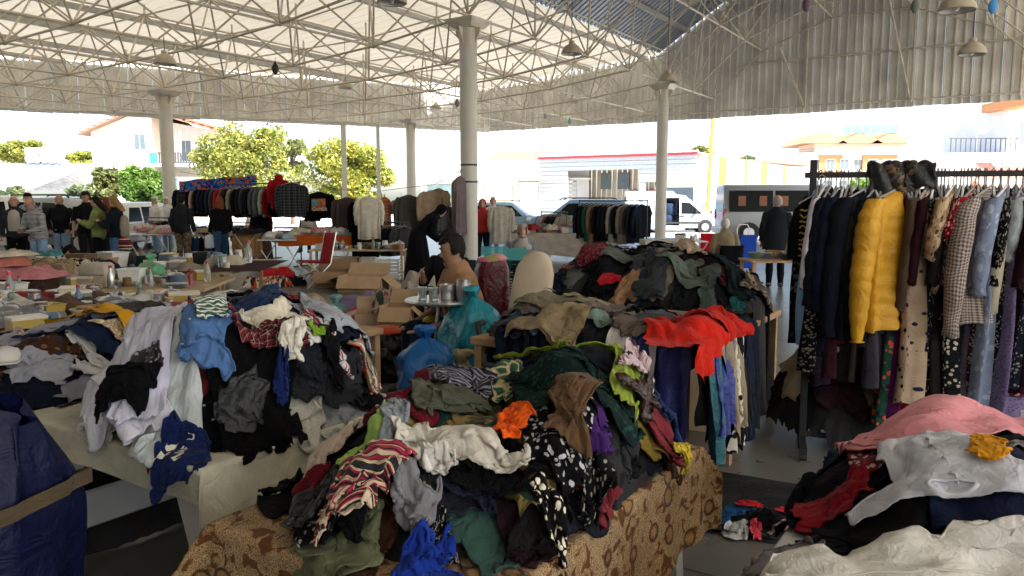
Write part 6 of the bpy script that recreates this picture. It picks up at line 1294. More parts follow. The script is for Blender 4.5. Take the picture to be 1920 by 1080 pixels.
# ------------------------------------------------------------------ garments on hangers
M_HANG = mat('hanger_plastic', (.30, .30, .31), .4); M_HANGW = mat('hanger_white', (.75, .75, .74), .4)
def hung(loc, rz, L, Wd, m, label, sleeve=.5, T=.07, group=None, name='jacket', seed=0, flare=1.05, cat='clothing', m2=None, hanger=None, drop=.10, nk=14, hood=False):
    r = np.random.default_rng(seed + 900); t = thing(name, label, cat, loc, rz, group); K, na = nk, 33; P_ = []; W2 = Wd / 2; ph = r.uniform(0, 6.28); nf = int(r.integers(3, 6))
    qu = 'quilted' in label; K = 44 if qu else K; zs = [0, .015, .05, .10] + list(np.linspace(.18, 1, K - 4) * L)
    for z in zs:
        f = z / L; w = W2 * (np.interp(z, [0, .015, .05, .10, .16], [.16, .3, .72, .97, 1.0]) if z < .16 else 1 + (flare - 1) * f); th = T * np.interp(z, [0, .05, .15, L], [.35, .6, .9, 1.15]); row = []
        if qu and z > .1: pf = .9 + .15 * abs(math.sin(math.pi * z / .085)) ** .6; th *= pf; w *= .97 + .04 * pf
        for a in np.linspace(0, 2 * math.pi, na):
            ca, sa = math.cos(a), math.sin(a); x = w * math.copysign(abs(ca) ** .8, ca); fo = (.012 + .030 * f) * math.sin(nf * 6.28 * x / Wd + ph + 1.5 * f) ; y = th * math.copysign(abs(sa) ** .8, sa) + fo + .02 * f * math.sin(5 * f + ph)
            row.append((x * (1 + .02 * math.sin(9 * f + a)), y, -drop - z - (.012 * math.sin(3 * a + ph) if z == zs[-1] else 0)))
        P_.append(row)
    P_ = np.array(P_); uv = np.stack([np.broadcast_to(np.linspace(0, 2 * Wd, na)[None], (len(zs), na)), np.broadcast_to(-np.array(zs)[:, None], (len(zs), na))], -1); gridmesh('cloth', P_, m, t, uv)
    if sleeve:
        for sx in (-1, 1):
            pts = [(sx * W2 * .86, 0, -drop - .06), (sx * (W2 + .025), .0, -drop - .16), (sx * (W2 + .05), .02, -drop - .12 - sleeve * .5), (sx * (W2 + .035), .035, -drop - .1 - sleeve), (sx * (W2 + .034), .036, -drop - .11 - sleeve)]; rad = [.05, .062, .058, .048, .02]; rows = []
            Pm = [np.array(p) for p in pts]
            fine = [Pm[0] + (Pm[1] - Pm[0]) * k / 2 for k in range(2)] + [Pm[1] + (Pm[2] - Pm[1]) * k / 5 for k in range(5)] + [Pm[2] + (Pm[3] - Pm[2]) * k / 5 for k in range(5)] + [Pm[3], Pm[4]]
            nfi = len(fine)
            if qu: fi_ = np.array(fine); tt = np.linspace(0, nfi - 1, 60); fine = [np.array([np.interp(t_, np.arange(nfi), fi_[:, c__]) for c__ in range(3)]) for t_ in tt]
            rf = np.interp(np.linspace(0, 1, len(fine)), np.linspace(0, 1, 5), rad)
            if qu: rf = rf * 1.1 * (.92 + .11 * np.abs(np.sin(np.arange(len(fine)) * math.pi / 5.5)) ** .6)
            rf[-2] = .047; rf[-1] = .03
            for k, (p, rr) in enumerate(zip(fine, rf)): rows.append([tuple(p + (rr * 1.05 * math.cos(a) * (1 + (.0 if qu else .12) * math.sin(k * 1.9 + ph)), min(T * .8, rr) * math.sin(a), (.0 if qu else .012) * math.sin(2 * a + k * 1.7))) for a in np.linspace(0, 2 * math.pi, 13)])
            rows = np.array(rows); uv = np.stack([np.broadcast_to(np.linspace(0, .3, 13)[None], rows.shape[:2]), np.broadcast_to(np.linspace(0, -sleeve, len(rows))[:, None], rows.shape[:2])], -1); gridmesh('sleeve', rows, m2 or m, t, uv)
    q = MB(); q.tube([(0, 0, -.1), (0, 0, -.045), (.022, 0, -.02), (.022, 0, .005), (0, 0, .02), (-.018, 0, .008)], .0035, 6); q.tube([(-W2 * .8, 0, -drop - .06), (0, 0, -drop + .02), (W2 * .8, 0, -drop - .06)], .007, 6); q.build('hanger', hanger or M_HANG, t)
    if hood: q = MB(); q.ell((0, -.02, -drop + .0), (.11, .07, .10), 12, 8); q.build('hood', m, t, True)
    return t
RK0 = np.array((1.89, 4.9)); RKD = np.array((.949, -.316)); RKZ = 1.765; RKA = math.atan2(RKD[1], RKD[0])
rk = thing('garment_rack', 'dark metal garment rack crowded with dresses and jackets', 'clothes rack', (RK0[0], RK0[1], 0), RKA)
q = MB(); q.box((1.25, 0, RKZ), (2.6, .04, .035), 0, .005); q.build('rail', M_BLACKMETAL, rk)
for x in (0, 2.5):
    q = MB(); q.box((x, 0, .93), (.042, .042, 1.86), 0, .004); q.build('post', M_BLACKMETAL, rk); q = MB(); q.box((x, 0, .06), (.04, .55, .035)); q.build('foot', M_BLACKMETAL, rk)
    for sy in (-.25, .25): q = MB(); q.tube([(x - .02, sy, .025), (x + .02, sy, .025)], .025, 10); q.build('castor', M_BLACKMETAL, rk)
q = MB(); q.box((1.25, 0, .10), (2.5, .03, .03)); q.build('base_bar', M_BLACKMETAL, rk)
def rkpos(px_):
    k = (px_ - 960) / 1458; t = (k * 4.9 - 1.89) / (.949 + .316 * k); p = RK0 + RKD * t; return (p[0], p[1], RKZ + .012)
PERP = RKA + math.pi / 2
RACK = [ # px, yaw, length, width, material, label, sleeve, name
 (1536, -0.5, 1.0, 0.4, cloth('#0b0b10', 'lace', '#5a5a60', sc=3), 'black embroidered dress under the gold vest', 0, 'dress', .06),
 (1532, .1, .98, .34, cloth('#7fa3c8'), 'pale blue cotton dress on the dress rack', 0, 'dress', .05), (1545, 0.3, .95, 0.4, cloth('#c9c6d0'), 'white satin shirt beside the pale blue dress', .5, 'shirt', .04),
 (1556, 0.3, 1.0, 0.44, cloth('#10141f'), 'black coat beside the white satin shirt', .6, 'coat', .06), (1574, 0.35, 1.02, 0.48, cloth('#0d1322'), 'navy coat next to the maroon jacket', .62, 'coat', .06), (1588, 0.2, .95, 0.42, cloth('#4a0c1c'), 'maroon jacket between navy and black coats', .55, 'jacket', .05),
 (1604, .5, 1.0, .34, cloth('#0c0c10'), 'thin black coat beside the maroon jacket', .6, 'coat', .05), (1630, 0.62, .9, 0.62, cloth('#0b0f1a'), 'large black padded jacket in front of the yellow one', .78, 'jacket', .1), (1642, 0.4, .92, 0.46, cloth('#141b26'), 'dark blue shiny jacket beside the padded one', .7, 'jacket', .07),
 (1690, 0.62, .84, 0.66, cloth('#c99410', rough=.6), 'bright yellow quilted jacket with long sleeve', .80, 'jacket', .1),
 (1675, .0, 1.45, .34, cloth('#1f4a3c', 'floral', '#c9583c', '#20222c', 1.1), 'long green and coral geometric skirt under the yellow jacket', 0, 'dress', .05), (1697, .0, 1.42, .34, cloth('#4a1046'), 'long purple dress under the yellow jacket', 0, 'dress', .06), (1712, .0, 1.4, .34, cloth('#7a0c1a'), 'long red dress beside the purple one', 0, 'dress', .06),
 (1706, .1, .8, .34, cloth('#4a3c30'), 'tan long cardigan beside the yellow jacket', .6, 'cardigan', .04), (1720, .05, 1.05, .34, cloth('#2f0e20'), 'dark plum dress beside the tan cardigan', 0, 'dress', .05), (1738, 0.4, 1.28, 0.46, cloth('#a8937c', 'leopard', '#a8937c', '#131a30', .8), 'cream dress with navy leopard spots', 0, 'dress', .06),
 (1755, .0, 1.25, .34, cloth('#0c0c12', 'floral', '#8d8a74', sc=.5), 'black dress with small cream flowers', 0, 'dress', .05), (1768, .05, 1.3, .34, cloth('#0e1016', 'camo', '#39402c', '#6a6a5a', .6), 'black and green mottled dress', .0, 'dress', .05), (1785, 0.4, .62, 0.5, cloth('#9c7f62', 'floral', '#3f3a2c', '#c3a98a', .6), 'beige floral short blouse', .3, 'blouse', .05),
 (1798, 0.3, 1.3, 0.42, cloth('#14151a', 'floral', '#b8b2a0', sc=.6), 'black and white flowered dress', 0, 'dress', .05), (1811, .0, 1.45, .34, cloth('#3a1424'), 'long burgundy dress on the dress rack', 0, 'dress', .06), (1826, 0.5, .42, 0.5, cloth('#a3122c', 'dots', '#e6c9c4', sc=.6), 'short red blouse with white dots', .2, 'blouse', .05), (1832, .2, .75, .34, cloth('#c2a418'), 'yellow blouse behind the red dotted one', .3, 'blouse', .04),
 (1843, .0, 1.1, .34, cloth('#3b3a40'), 'dark grey dress behind the checked coat', 0, 'dress', .05), (1858, 0.6, .78, 0.62, cloth('#b3a69a', 'gingham', '#54484a', sc=.7), 'brown and white checked coat with sleeve', .74, 'coat', .08), (1872, .1, .9, .34, cloth('#b5ad98'), 'cream cardigan beside the checked coat', .6, 'cardigan', .05), (1886, 0.5, 1.36, 0.52, cloth('#79859c', 'lace', '#9aa4b6', sc=3), 'long blue-grey lace dress on the rack', .5, 'dress', .06),
 (1902, .2, .5, .34, cloth('#a8b0b4'), 'pale silver blouse above the lace dress', .3, 'blouse', .06), (1914, 0.4, 1.35, 0.46, cloth('#6d6184', 'dots', '#4a4060', sc=.4), 'long lilac lace dress on the rack', 0, 'dress', .06), (1930, .0, 1.2, .34, cloth('#5a1020', 'floral', '#c9a9a0', sc=.6), 'red floral dress at the end of the rack', 0, 'dress', .06), (1948, .1, 1.1, .34, cloth('#22242c'), 'black cardigan at the end of the rack', .5, 'cardigan', .06)]
FR = ['#0d0e13', '#1c1420', '#2a1018', '#111a2c', '#23211d', '#16181c', '#3a2c28', '#1b2a2c', '#4a4652', '#2c1630', '#0f1218', '#3c3a30']
for k in range(30):
    c = FR[k % 12]; px_ = 1538 + 14 * k
    if 1660 < px_ < 1715: continue
    RACK.append((px_, rnd.uniform(-.15, .25), rnd.uniform(.75, 1.25), .38, cloth(c) if k % 3 else cloth(c, 'floral', '#8a8478', sc=.4), '%s %s dress squeezed between others on the dress rack' % (cname(c), 'plain' if k % 3 else 'sprigged'), 0 if k % 2 else .45, 'dress', .04))
for k, (px_, yaw, L, Wd, m, lab, sl, nm, T) in enumerate(RACK): hung(rkpos(px_), PERP - yaw, L, Wd, m, lab, sl, T, 'dresses squeezed on the rack' if 'squeezed' in lab else None, nm, k, 1.0 if nm != 'dress' else 1.15, hanger=M_HANGW if k % 4 == 2 else None)
x, y, z = rkpos(1541); v = hung((x - .02, y - .03, z - .03), PERP - 1.25, .40, .34, cloth('#0a0a0c'), 'black vest with gold embroidery at the end of the dress rack', 0, .05, None, 'vest', 77, 1.1)
GOLD = mat('gold_thread', (.52, .34, .06), .5, var=.2)
for k in range(9):
    q = MB(); zz = -.2 - .035 * k; q.tube([(-.155 + .31 * s_ / 24, -.078, zz + (.012 * math.sin(s_ * 1.3 + k * 2) if k % 2 else .004 * math.sin(s_ * 2.1))) for s_ in range(25)], .0055, 5); q.build('embroidery', GOLD, v)
for k in range(2):
    q = MB(); q.lathe([(.03, 0), (.045, .006), (.03, .012), (.012, .012), (.0, .004)], 12, caps=False); o = q.build('gold_rosette', GOLD, v); o.location = (-.08 + .16 * k, -.085, -.33); o.rotation_euler = (R_(90), 0, 0)
# folded leather and camouflage pieces thrown over the rail
x, y, z = rkpos(1672)
for k, (dx, m, lab) in enumerate(((-.05, cloth('#0d0d10', rough=.4), 'black leather jacket thrown over the rack rail'), (.03, cloth('#3a3630', 'camo', '#5c564c', '#8a6a5c', .5), 'camouflage vest thrown over the rack rail'), (.14, cloth('#15161a', rough=.5), 'black cardigan bunched over the rack rail'))):
    P_ = []
    for i in range(15):
        f = i / 14 * 2 - 1; row = []
        for j_ in range(15):
            g_ = j_ / 14 - .5; row.append((g_ * .17 * (1 + .1 * math.sin(i)), math.copysign(min(abs(f) * .3, .035) + .014 * math.sin(9 * g_ + i * .7) + .03 * abs(f), f), .05 - max(0, abs(f) - .1) * (.26 - .05 * k) + .01 * math.sin(12 * g_ + 3 * k)))
        P_.append(row)
    P_ = np.array(P_); uv = P_[..., [0, 2]]; o = gridmesh('jacket' if k != 1 else 'vest', P_, m, None, uv); o.location = (x + dx * RKD[0], y + dx * RKD[1], z); o.rotation_euler = (0, 0, RKA); tag(o, lab, 'clothing'); sm = o.modifiers.new('thickness', 'SOLIDIFY'); sm.thickness = .015
def rack_row(a, b_, z, n, cols, ph, group, L=(.6, .75), Wd=.46, sl=.55, yaw=0., hgt=True, name='jacket', rail=True, rackname='garment_rack', racklab=None, T=.06, seed=0, legs=2):
    a, b_ = Vector((a[0], a[1], 0)), Vector((b_[0], b_[1], 0)); d = b_ - a; ang = math.atan2(d.y, d.x)
    if rail:
        t = thing(rackname, racklab, 'clothes rack', (a.x, a.y, 0), ang); q = MB(); q.tube([(-.1, 0, z), (d.length + .1, 0, z)], .016, 8); q.build('rail', M_BLACKMETAL, t)
        for x in (-.08, d.length + .08):
            q = MB(); q.tube([(x, 0, 0.02), (x, 0, z + .03)], .016, 8); q.build('post', M_BLACKMETAL, t); q = MB(); q.box((x, 0, .02), (.04, .5, .03)); q.build('foot', M_BLACKMETAL, t)
    for k in range(n):
        p = a + d * ((k + .5) / n); c = cols[k % len(cols)]; cn, m = c if isinstance(c, tuple) else (cname(c), cloth(c))
        hung((p.x, p.y, z + .014), ang + math.pi / 2 - yaw + rnd.uniform(-.15, .15), rnd.uniform(*L), Wd, m, '%s %s hanging on %s' % (cn, name, ph), sl, T, group, name, seed + k * 3)
C1 = ['#14171d', '#22262e', '#101526', '#0e1018', '#9c8c74', '#15151a', '#1c1a30', '#12141c', '#1e2c3a', '#3c3c40', '#a0141c', '#54403a', '#16181d', '#8b8274', '#0f1114', '#1a1b20', '#33363a', '#141418', '#4c5258', '#5a605e', '#93a58f', '#8c0f18', '#0d0e11']
a, b_ = at(343, 345, 21.5), at(556, 333, 19.2); rack_row(a, b_, 2.06, 26, C1, 'the long jacket rack', 'jackets on the long rack', (.62, .8), .5, .58, .35, racklab='long tall rack of jackets between column and slim post')
C2 = ['#0e1013', '#12161a', '#0f4a36', '#7d6450', '#0d0f1a', '#12131c', '#17191d', '#8a8680', '#0d0d10', '#75695e', '#5c5148', '#15202e', '#101722']
a, b_ = at(1092, 378, 20.2), at(1208, 378, 19.2); rack_row(a, b_, 1.62, 13, C2, 'the coat rack before the van', 'coats on the rack before the van', (.8, 1.0), .5, .62, .45, name='coat', racklab='black rack of coats standing before the panel van', seed=50)
C3 = ['#7c1420', '#14161c', '#1a1d28', '#b5971c', '#8a6a34', '#2c4a4c', '#1a2a30', '#15181f', '#3a3c40']
a, b_ = at(692, 418, 19), at(762, 418, 17.6); rack_row(a, b_, 1.12, 9, C3, 'the low rack behind the bending woman', 'jackets on the low rack', (.6, .72), .5, .5, .5, racklab='low rack of jackets behind the bending woman', seed=90)
C4 = ['#8a8478', '#b3a3b8', '#9fb0c4', '#a85a3a', '#22252a', '#1a1c20', '#24262a', '#1c1e22']
a, b_ = at(1018, 398, 24.5), at(1060, 398, 23.5); rack_row(a, b_, 1.28, 9, C4, 'the small far rack by the estate car', 'clothes on the small far rack', (.45, .6), .42, .3, .4, name='shirt', racklab='small far rack of shirts and trousers by the estate car', seed=130)
C5 = ['#77757a', '#b5b0b2', '#8a3a44', '#5c5f66', '#2a2c33', '#b8aab0', '#94262f']
a, b_ = at(520, 428, 21.8), at(612, 430, 21.2); rack_row(a, b_, .88, 20, C5, 'the low baby clothes rail', 'baby clothes on the low rail', (.26, .34), .3, .2, .3, name='cardigan', racklab='low rail of baby clothes behind the linen table', seed=160, T=.04)
C6 = ['#6d6f73', '#1d1f23', '#8a8580', '#3a3c42', '#191b20', '#b5b2ac']
a, b_ = at(440, 418, 21.6), at(482, 418, 21.2); rack_row(a, b_, 1.02, 10, C6, 'the low rail behind the white-scarfed woman', 'clothes on the low rail', (.3, .42), .36, .2, .3, name='shirt', racklab='low rail of shirts behind the woman in black', seed=190, T=.04)
C7 = ['#4a2a20', '#17191d', '#22262c', '#80705c', '#3a3c40']
a, b_ = at(276, 412, 22), at(312, 412, 21.6); rack_row(a, b_, 1.15, 7, C7, 'the small rail by the white-haired man', 'clothes on the small rail', (.35, .45), .36, .2, .3, name='shirt', racklab='small rail of clothes by the white-haired man', seed=220, T=.04)
# single pieces hung to face the aisle, on a line between posts
def single(px_, py_, d, L, Wd, m, lab, sl=.5, nm='jacket', yaw=0., **k):
    p = at(px_, py_, d); return hung((p.x, p.y, p.z), yaw, L, Wd, m, lab, sl, .07, None, nm, px_, **k)
single(546, 335, 19.0, .82, .62, cloth('#14161a', 'plaid', '#3a3d42', '#5a5d60'), 'grey and black plaid shirt facing the aisle on the long rack', .6, 'shirt', .2); single(522, 326, 19.2, .75, .4, cloth('#8c0d16'), 'dark red hooded jacket beside the plaid shirt', .5, 'jacket', .7, hood=True)
hd_ = single(598, 352, 19.4, .66, .6, cloth('#0c0d10'), 'black hoodie with GAMER print hanging on the rack', .6, 'hoodie', .05)
q = MB(); q.box((0, -.112, -.42), (.34, .006, .30)); q.build('print', mat('print_orange', (.45, .14, .04), .7, var=.6, vscale=14), hd_); q = MB(); q.box((-.09, -.114, -.37), (.14, .006, .14)); q.build('print_sky', mat('print_teal', (.08, .3, .38), .7, var=.4, vscale=20), hd_); lettering('GAMER', hd_, (-.165, -.118, -.57), .115, mat('print_white', (.7, .7, .68), .7))
single(585, 356, 20, .7, .45, cloth('#221a18'), 'dark brown jacket beside the GAMER hoodie', .5, 'jacket', .9)
single(650, 362, 18.6, 1.05, .56, cloth('#2a1a15', rough=.5), 'dark brown leather coat hung on the line', .6, 'coat', .15); single(683, 366, 18.2, 1.35, .6, cloth('#0b0c0f'), 'long black coat with fur collar hung on the line', .65, 'coat', .1); single(691, 360, 17.9, .98, .5, cloth('#c8c3b4'), 'cream white shirt hung over the black coat', .55, 'shirt', .1, hanger=M_HANGW)
single(721, 362, 19.5, .75, .3, cloth('#a03a3a', 'multi', '#c9a08a', '#b5763c'), 'red and cream striped scarf hanging', 0, 'scarf', .2); single(709, 372, 20, .85, .4, cloth('#b51a24'), 'bright red dress behind the white shirt', .2, 'dress', .3)
single(766, 358, 19.2, 1.0, .55, cloth('#4a4946', 'tweed', '#5a5955'), 'grey wool coat hung facing the aisle', .6, 'coat', .15); single(751, 364, 19.8, .8, .4, cloth('#b3aeb2'), 'pale grey blouse behind the wool coat', .3, 'blouse', .5)
single(808, 350, 18.8, 1.05, .52, cloth('#9c8770', 'tweed', '#b09a80'), 'beige wool coat hung near the middle column', .6, 'coat', .35); single(822, 346, 19.4, 1.0, .5, cloth('#84725c'), 'tan coat behind the beige wool coat', .6, 'coat', .6); single(795, 352, 19.6, .8, .34, cloth('#b5753a'), 'narrow orange dress behind the beige coat', 0, 'dress', .6); single(838, 378, 18.6, .7, .45, cloth('#5a5f66'), 'grey jacket low beside the middle column', .5, 'jacket', .8)
single(862, 322, 18.3, 1.35, .36, cloth('#5a4a4e', rough=.5), 'shiny mauve dress hanging on the middle column', 0, 'dress', .9); single(855, 328, 18.5, 1.1, .22, cloth('#94805c'), 'narrow gold scarf hanging on the middle column', 0, 'scarf', .5); single(940, 378, 19.6, .95, .5, cloth('#a8a498'), 'pale linen coat hung behind the coral blouse', .55, 'coat', .2)
# line carrying the single pieces
ln_ = thing('washing_line', 'thin wire line tied from the slim post to the middle column', 'line', (0, 0, 0)); q = MB()
pl = [at(338, 322, 21), at(420, 335, 20.5), at(570, 340, 19.6), at(640, 356, 18.8), at(700, 360, 18.4), at(760, 352, 19), at(815, 346, 19), at(868, 318, 18.5)]; q.tube(pl, .006, 5); q.build('wire', M_DARK, ln_)
bn_ = thing('printed_banner', 'blue printed sheet tied behind the long jacket rack', 'banner', at(410, 334, 20.6)); P_ = np.array([[(x * 1.05, .03 * math.sin(7 * x), -z * .28 + .07 * x + .02 * math.sin(9 * x)) for z in np.linspace(0, 1, 5)] for x in np.linspace(-1, .95, 20)]); gridmesh('sheet', P_, cloth('#0e3f8c', 'camo', '#1c6aa8', '#b5522a', 1.6), bn_, P_[..., [0, 2]])
# ------------------------------------------------------------------ lettering on the blue sports shirt
def on_cloth(P, X0, pts, off=.006):
    U = upsample(P.astype(float), 2); N_ = U.shape[0]; du = np.gradient(U, axis=0); dv = np.gradient(U, axis=1); n = np.cross(du, dv); n /= np.linalg.norm(n, axis=-1, keepdims=True) + 1e-9; n *= np.sign(n[..., 2:3] + 1e-6); out = []
    for s_, t_ in pts:
        a, b_ = np.clip(s_, 0, 1) * (N_ - 1.001), np.clip(t_, 0, 1) * (N_ - 1.001); i, j_ = int(a), int(b_); f, g_ = a - i, b_ - j_
        w = ((1 - f) * (1 - g_), f * (1 - g_), (1 - f) * g_, f * g_); c = ((i, j_), (i + 1, j_), (i, j_ + 1), (i + 1, j_ + 1)); p = sum(ww * U[x] for ww, x in zip(w, c)); nn = sum(ww * n[x] for ww, x in zip(w, c)); out.append(p + nn * off)
    return out
if SPORT:
    o, P, X0, g = SPORT; M_PRINT = mat('shirt_print', (.55, .53, .46), .7)
    STROKES = {'N': [((0, 0), (0, 1)), ((0, 1), (1, 0)), ((1, 0), (1, 1))], 'A': [((0, 0), (.5, 1)), ((.5, 1), (1, 0)), ((.25, .4), (.75, .4))], 'F': [((0, 0), (0, 1)), ((0, 1), (1, 1)), ((0, .5), (.8, .5))], 'U': [((0, 1), (0, .15)), ((0, .15), (.5, 0)), ((.5, 0), (1, .15)), ((1, .15), (1, 1))]}
    k = 0
    for ch in 'NAF U':
        for a, b_ in STROKES.get(ch, []):
            n = 6; a, b_ = np.array(a, float), np.array(b_, float); d = (b_ - a) / np.linalg.norm(b_ - a); nn = np.array((-d[1], d[0])) * .12; row1 = []; row2 = []
            for q_ in range(n + 1):
                p = a + (b_ - a) * q_ / n; row1.append(p + nn); row2.append(p - nn)
            T = lambda p: (.28 + .10 * k + .075 * p[0], .62 - .12 * p[1]); pts = on_cloth(P, X0, [T(p) for p in row1 + row2]); q = MB(); q.add(pts, [(i, i + 1, n + 2 + i, n + 1 + i) for i in range(n)]); q.build('letter_stroke', M_PRINT, o)
        k += 1
    for i in (0, 1):
        n = 8; r1 = [(.36 + .14 * i, .40 - .26 * t / n) for t in range(n + 1)]; r2 = [(.45 + .14 * i, .40 - .26 * t / n) for t in range(n + 1)]; pts = on_cloth(P, X0, r1 + r2); q = MB(); q.add(pts, [(j_, j_ + 1, n + 2 + j_, n + 1 + j_) for j_ in range(n)]); q.build('print_bar', M_PRINT, o)

# necklines, waistbands, flies and buttons on the near garments
def stroke(o, P, X0, pts, r, m, name, closed=False):
    pts = on_cloth(P, X0, pts, r * .5); pts = pts + pts[:1] if closed else pts; q = MB(); q.tube([tuple(p) for p in pts], r, 6, not closed, .6); return q.build(name, m, o, True)
M_ZIP = mat('zip_dark', (.04, .03, .025), .5); M_BTN = mat('button', (.35, .33, .3), .35)
for o, P, X0, g in DECOR:
    if g['prof'] in ('tee', 'shirt'):
        stroke(o, P, X0, [(.075 + .05 * math.sin(a), .5 + .10 * math.cos(a)) for a in np.arange(0, 6.2, .3)], .006, g['mat'], 'neckband', True)
        if g['prof'] == 'shirt':
            stroke(o, P, X0, [(.06 + .055 * k, .53) for k in range(16)], .003, g['mat'], 'placket')
            for k in range(5): p = on_cloth(P, X0, [(.18 + .15 * k, .515)], .006)[0]; q = MB(); q.ell(p, (.006, .006, .004), 8, 5); q.build('button', M_BTN, o, True)
        for s_ in (.04, .96): stroke(o, P, X0, [(.03 + .02 * k, s_) for k in range(13)], .0035, g['mat'], 'cuff_seam')
    elif g['prof'] == 'pants' or 'trousers' in g['name']:
        stroke(o, P, X0, [(.035, .02 + .03 * k) for k in range(33)], .007, g['mat'], 'waistband'); stroke(o, P, X0, [(.085, .02 + .03 * k) for k in range(33)], .003, g['mat'], 'waist_seam'); stroke(o, P, X0, [(.10 + .02 * k, .5 + .012 * math.sin(k * .35)) for k in range(9)], .0035, M_ZIP if 'cream' in g['label'] else g['mat'], 'fly')
        for s_ in (.22, .78): stroke(o, P, X0, [(.09 + .018 * k, s_ + (.10 * (k / 8) ** 2) * (-1 if s_ < .5 else 1)) for k in range(9)], .0035, g['mat'], 'pocket_edge')
        stroke(o, P, X0, [(.32 + .04 * k, .5) for k in range(17)], .004, g['mat'], 'inseam')
    elif g['prof'] == 'rect' and min(g['w'], g['l']) > .25:
        stroke(o, P, X0, [(.012, .02 + .04 * k) for k in range(25)], .0035, g['mat'], 'hem'); stroke(o, P, X0, [(.988, .02 + .04 * k) for k in range(25)], .0035, g['mat'], 'hem')
# ------------------------------------------------------------------ bags, boxes, chairs
def plastic(name, c, rough=.22, tr=.25):
    if name in MATS: return MATS[name]
    m, n, l, b = newmat(name); b.inputs['Base Color'].default_value = lin(c); b.inputs['Roughness'].default_value = rough; b.inputs['Specular IOR Level'].default_value = .35
    nt = n.new('ShaderNodeTexNoise'); nt.inputs['Scale'].default_value = 9; nt.inputs['Detail'].default_value = 6; nt.inputs['Distortion'].default_value = 1.5; bp = n.new('ShaderNodeBump'); bp.inputs['Strength'].default_value = .7; bp.inputs['Distance'].default_value = .03
    tc = n.new('ShaderNodeTexCoord'); l.new(tc.outputs['Object'], nt.inputs['Vector']); l.new(nt.outputs[0], bp.inputs['Height']); l.new(bp.outputs[0], b.inputs['Normal'])
    t = n.new('ShaderNodeBsdfTranslucent'); t.inputs[0].default_value = lin(c); ms = n.new('ShaderNodeMixShader'); ms.inputs[0].default_value = tr; l.new(b.outputs[0], ms.inputs[1]); l.new(t.outputs[0], ms.inputs[2]); l.new(ms.outputs[0], n['Material Output'].inputs[0]); MATS[name] = m; return m
def bag(loc, rx, ry, h, m, label, knot=True, seed=0, handles=False, name='plastic_bag', lean=0., flat=.0, cat='bag'):
    r = np.random.default_rng(seed); nz, na = 22, 40; P_ = []
    ph = r.uniform(0, 6.28, 6)
    for i in range(nz + 1):
        f = i / nz; rad = np.interp(f, [0, .03, .12, .35, .62, .84, .93, .975, 1], [.55, .85, .98, 1.03, 1.0, .84, .55, .2, .10] if knot else [.6, .9, 1, 1.02, 1, .95, .9, .86, .8]); row = []
        for a in np.linspace(0, 2 * math.pi, na + 1):
            pl = .04 * math.sin(9 * a + ph[0] + 2 * math.sin(6 * f)) * (.2 + f * f * 2.2) + .085 * math.sin(3 * a + 5 * f + ph[1]) + .06 * math.sin(5 * a - 11 * f + ph[2]) + .04 * math.sin(11 * a + 17 * f + ph[3]) + .035 * math.sin(4 * a + 23 * f + ph[4]); pl += .03 * math.sin(2 * a + 6 * f + ph[4])
            k = rad * (1 + pl); row.append((rx * k * math.cos(a) + lean * f * f, ry * k * math.sin(a), h * f * (1 + .03 * math.sin(3 * a + ph[5]))))
        P_.append(row)
    P_ = np.array(P_); t = thing(name, label, cat, loc, r.uniform(0, 6.28)); uv = np.stack([np.arctan2(P_[..., 1], P_[..., 0]) * rx, P_[..., 2]], -1); gridmesh('sack', P_, m, t, uv)
    if knot:
        q = MB(); rings = []
        for zz, rr in ((-.02, .045), (.02, .026), (.05, .045), (.085, .07), (.11, .06), (.12, .03)): rings.append([(lean + rr * (1 + .35 * math.sin(3 * a + zz * 40)) * math.cos(a), rr * (1 + .3 * math.sin(4 * a)) * math.sin(a), h * .97 + zz) for a in np.arange(0, 6.28, .4)])
        q.loft(rings, False); q.build('tied_neck', m, t, True)
    if handles:
        for sx in (-1, 1): q = MB(); q.tube([(sx * rx * .5, 0, h * .85), (sx * rx * .45, .02, h * 1.05), (sx * rx * .15, .03, h * 1.12), (sx * rx * .1, 0, h * .9)], .012, 6, True, .5); q.build('handle', m, t, True)
    return t
def g0(px_, d): p = at(px_, 500, d); return (p.x, d, 0)
TEAL = plastic('bag_teal', '#2c93a8'); BLUE = plastic('bag_blue', '#2b6fb8'); BLACKB = plastic('bag_black', '#0c0c0e', .25, 0.); YEL = plastic('bag_yellow', '#c9a81c'); WHT = plastic('bag_white', '#d2d2d0'); GRN = plastic('bag_green', '#6fb086')
bag(g0(885, 5.95), .27, .24, .86, TEAL, 'large turquoise plastic sack of clothes beside the office chair', seed=1)
bag((g0(795, 5.5)), .22, .2, .62, BLUE, 'blue plastic sack with twisted top in front of the turquoise one', seed=2); bag(g0(725, 6.9), .2, .2, .42, BLACKB, 'black bin bag with an orange top spilling out', False, 3)
q = garment  # (kept name for readability below)
bag(g0(808, 6.3), .12, .1, .56, YEL, 'small yellow plastic bag behind the blue sack', seed=4); bag(g0(866, 5.2), .13, .1, .50, cloth('#9c9070'), 'beige cloth bag with open handle beside the blue sack', True, 5, True); bag(g0(975, 5.0), .26, .2, .60, BLACKB, 'black shiny bin bag below the office chair', False, 6)
p = at(725, 617, 6.9); t = MB(); t.ell((0, 0, 0), (.17, .15, .05), 14, 8, .12); tag(t.build('top', cloth('#c9583c', 'floral', '#2a2a2a'), None, True, (p.x, 6.9, .44)), 'orange patterned top stuffed in the black bin bag', 'clothing')
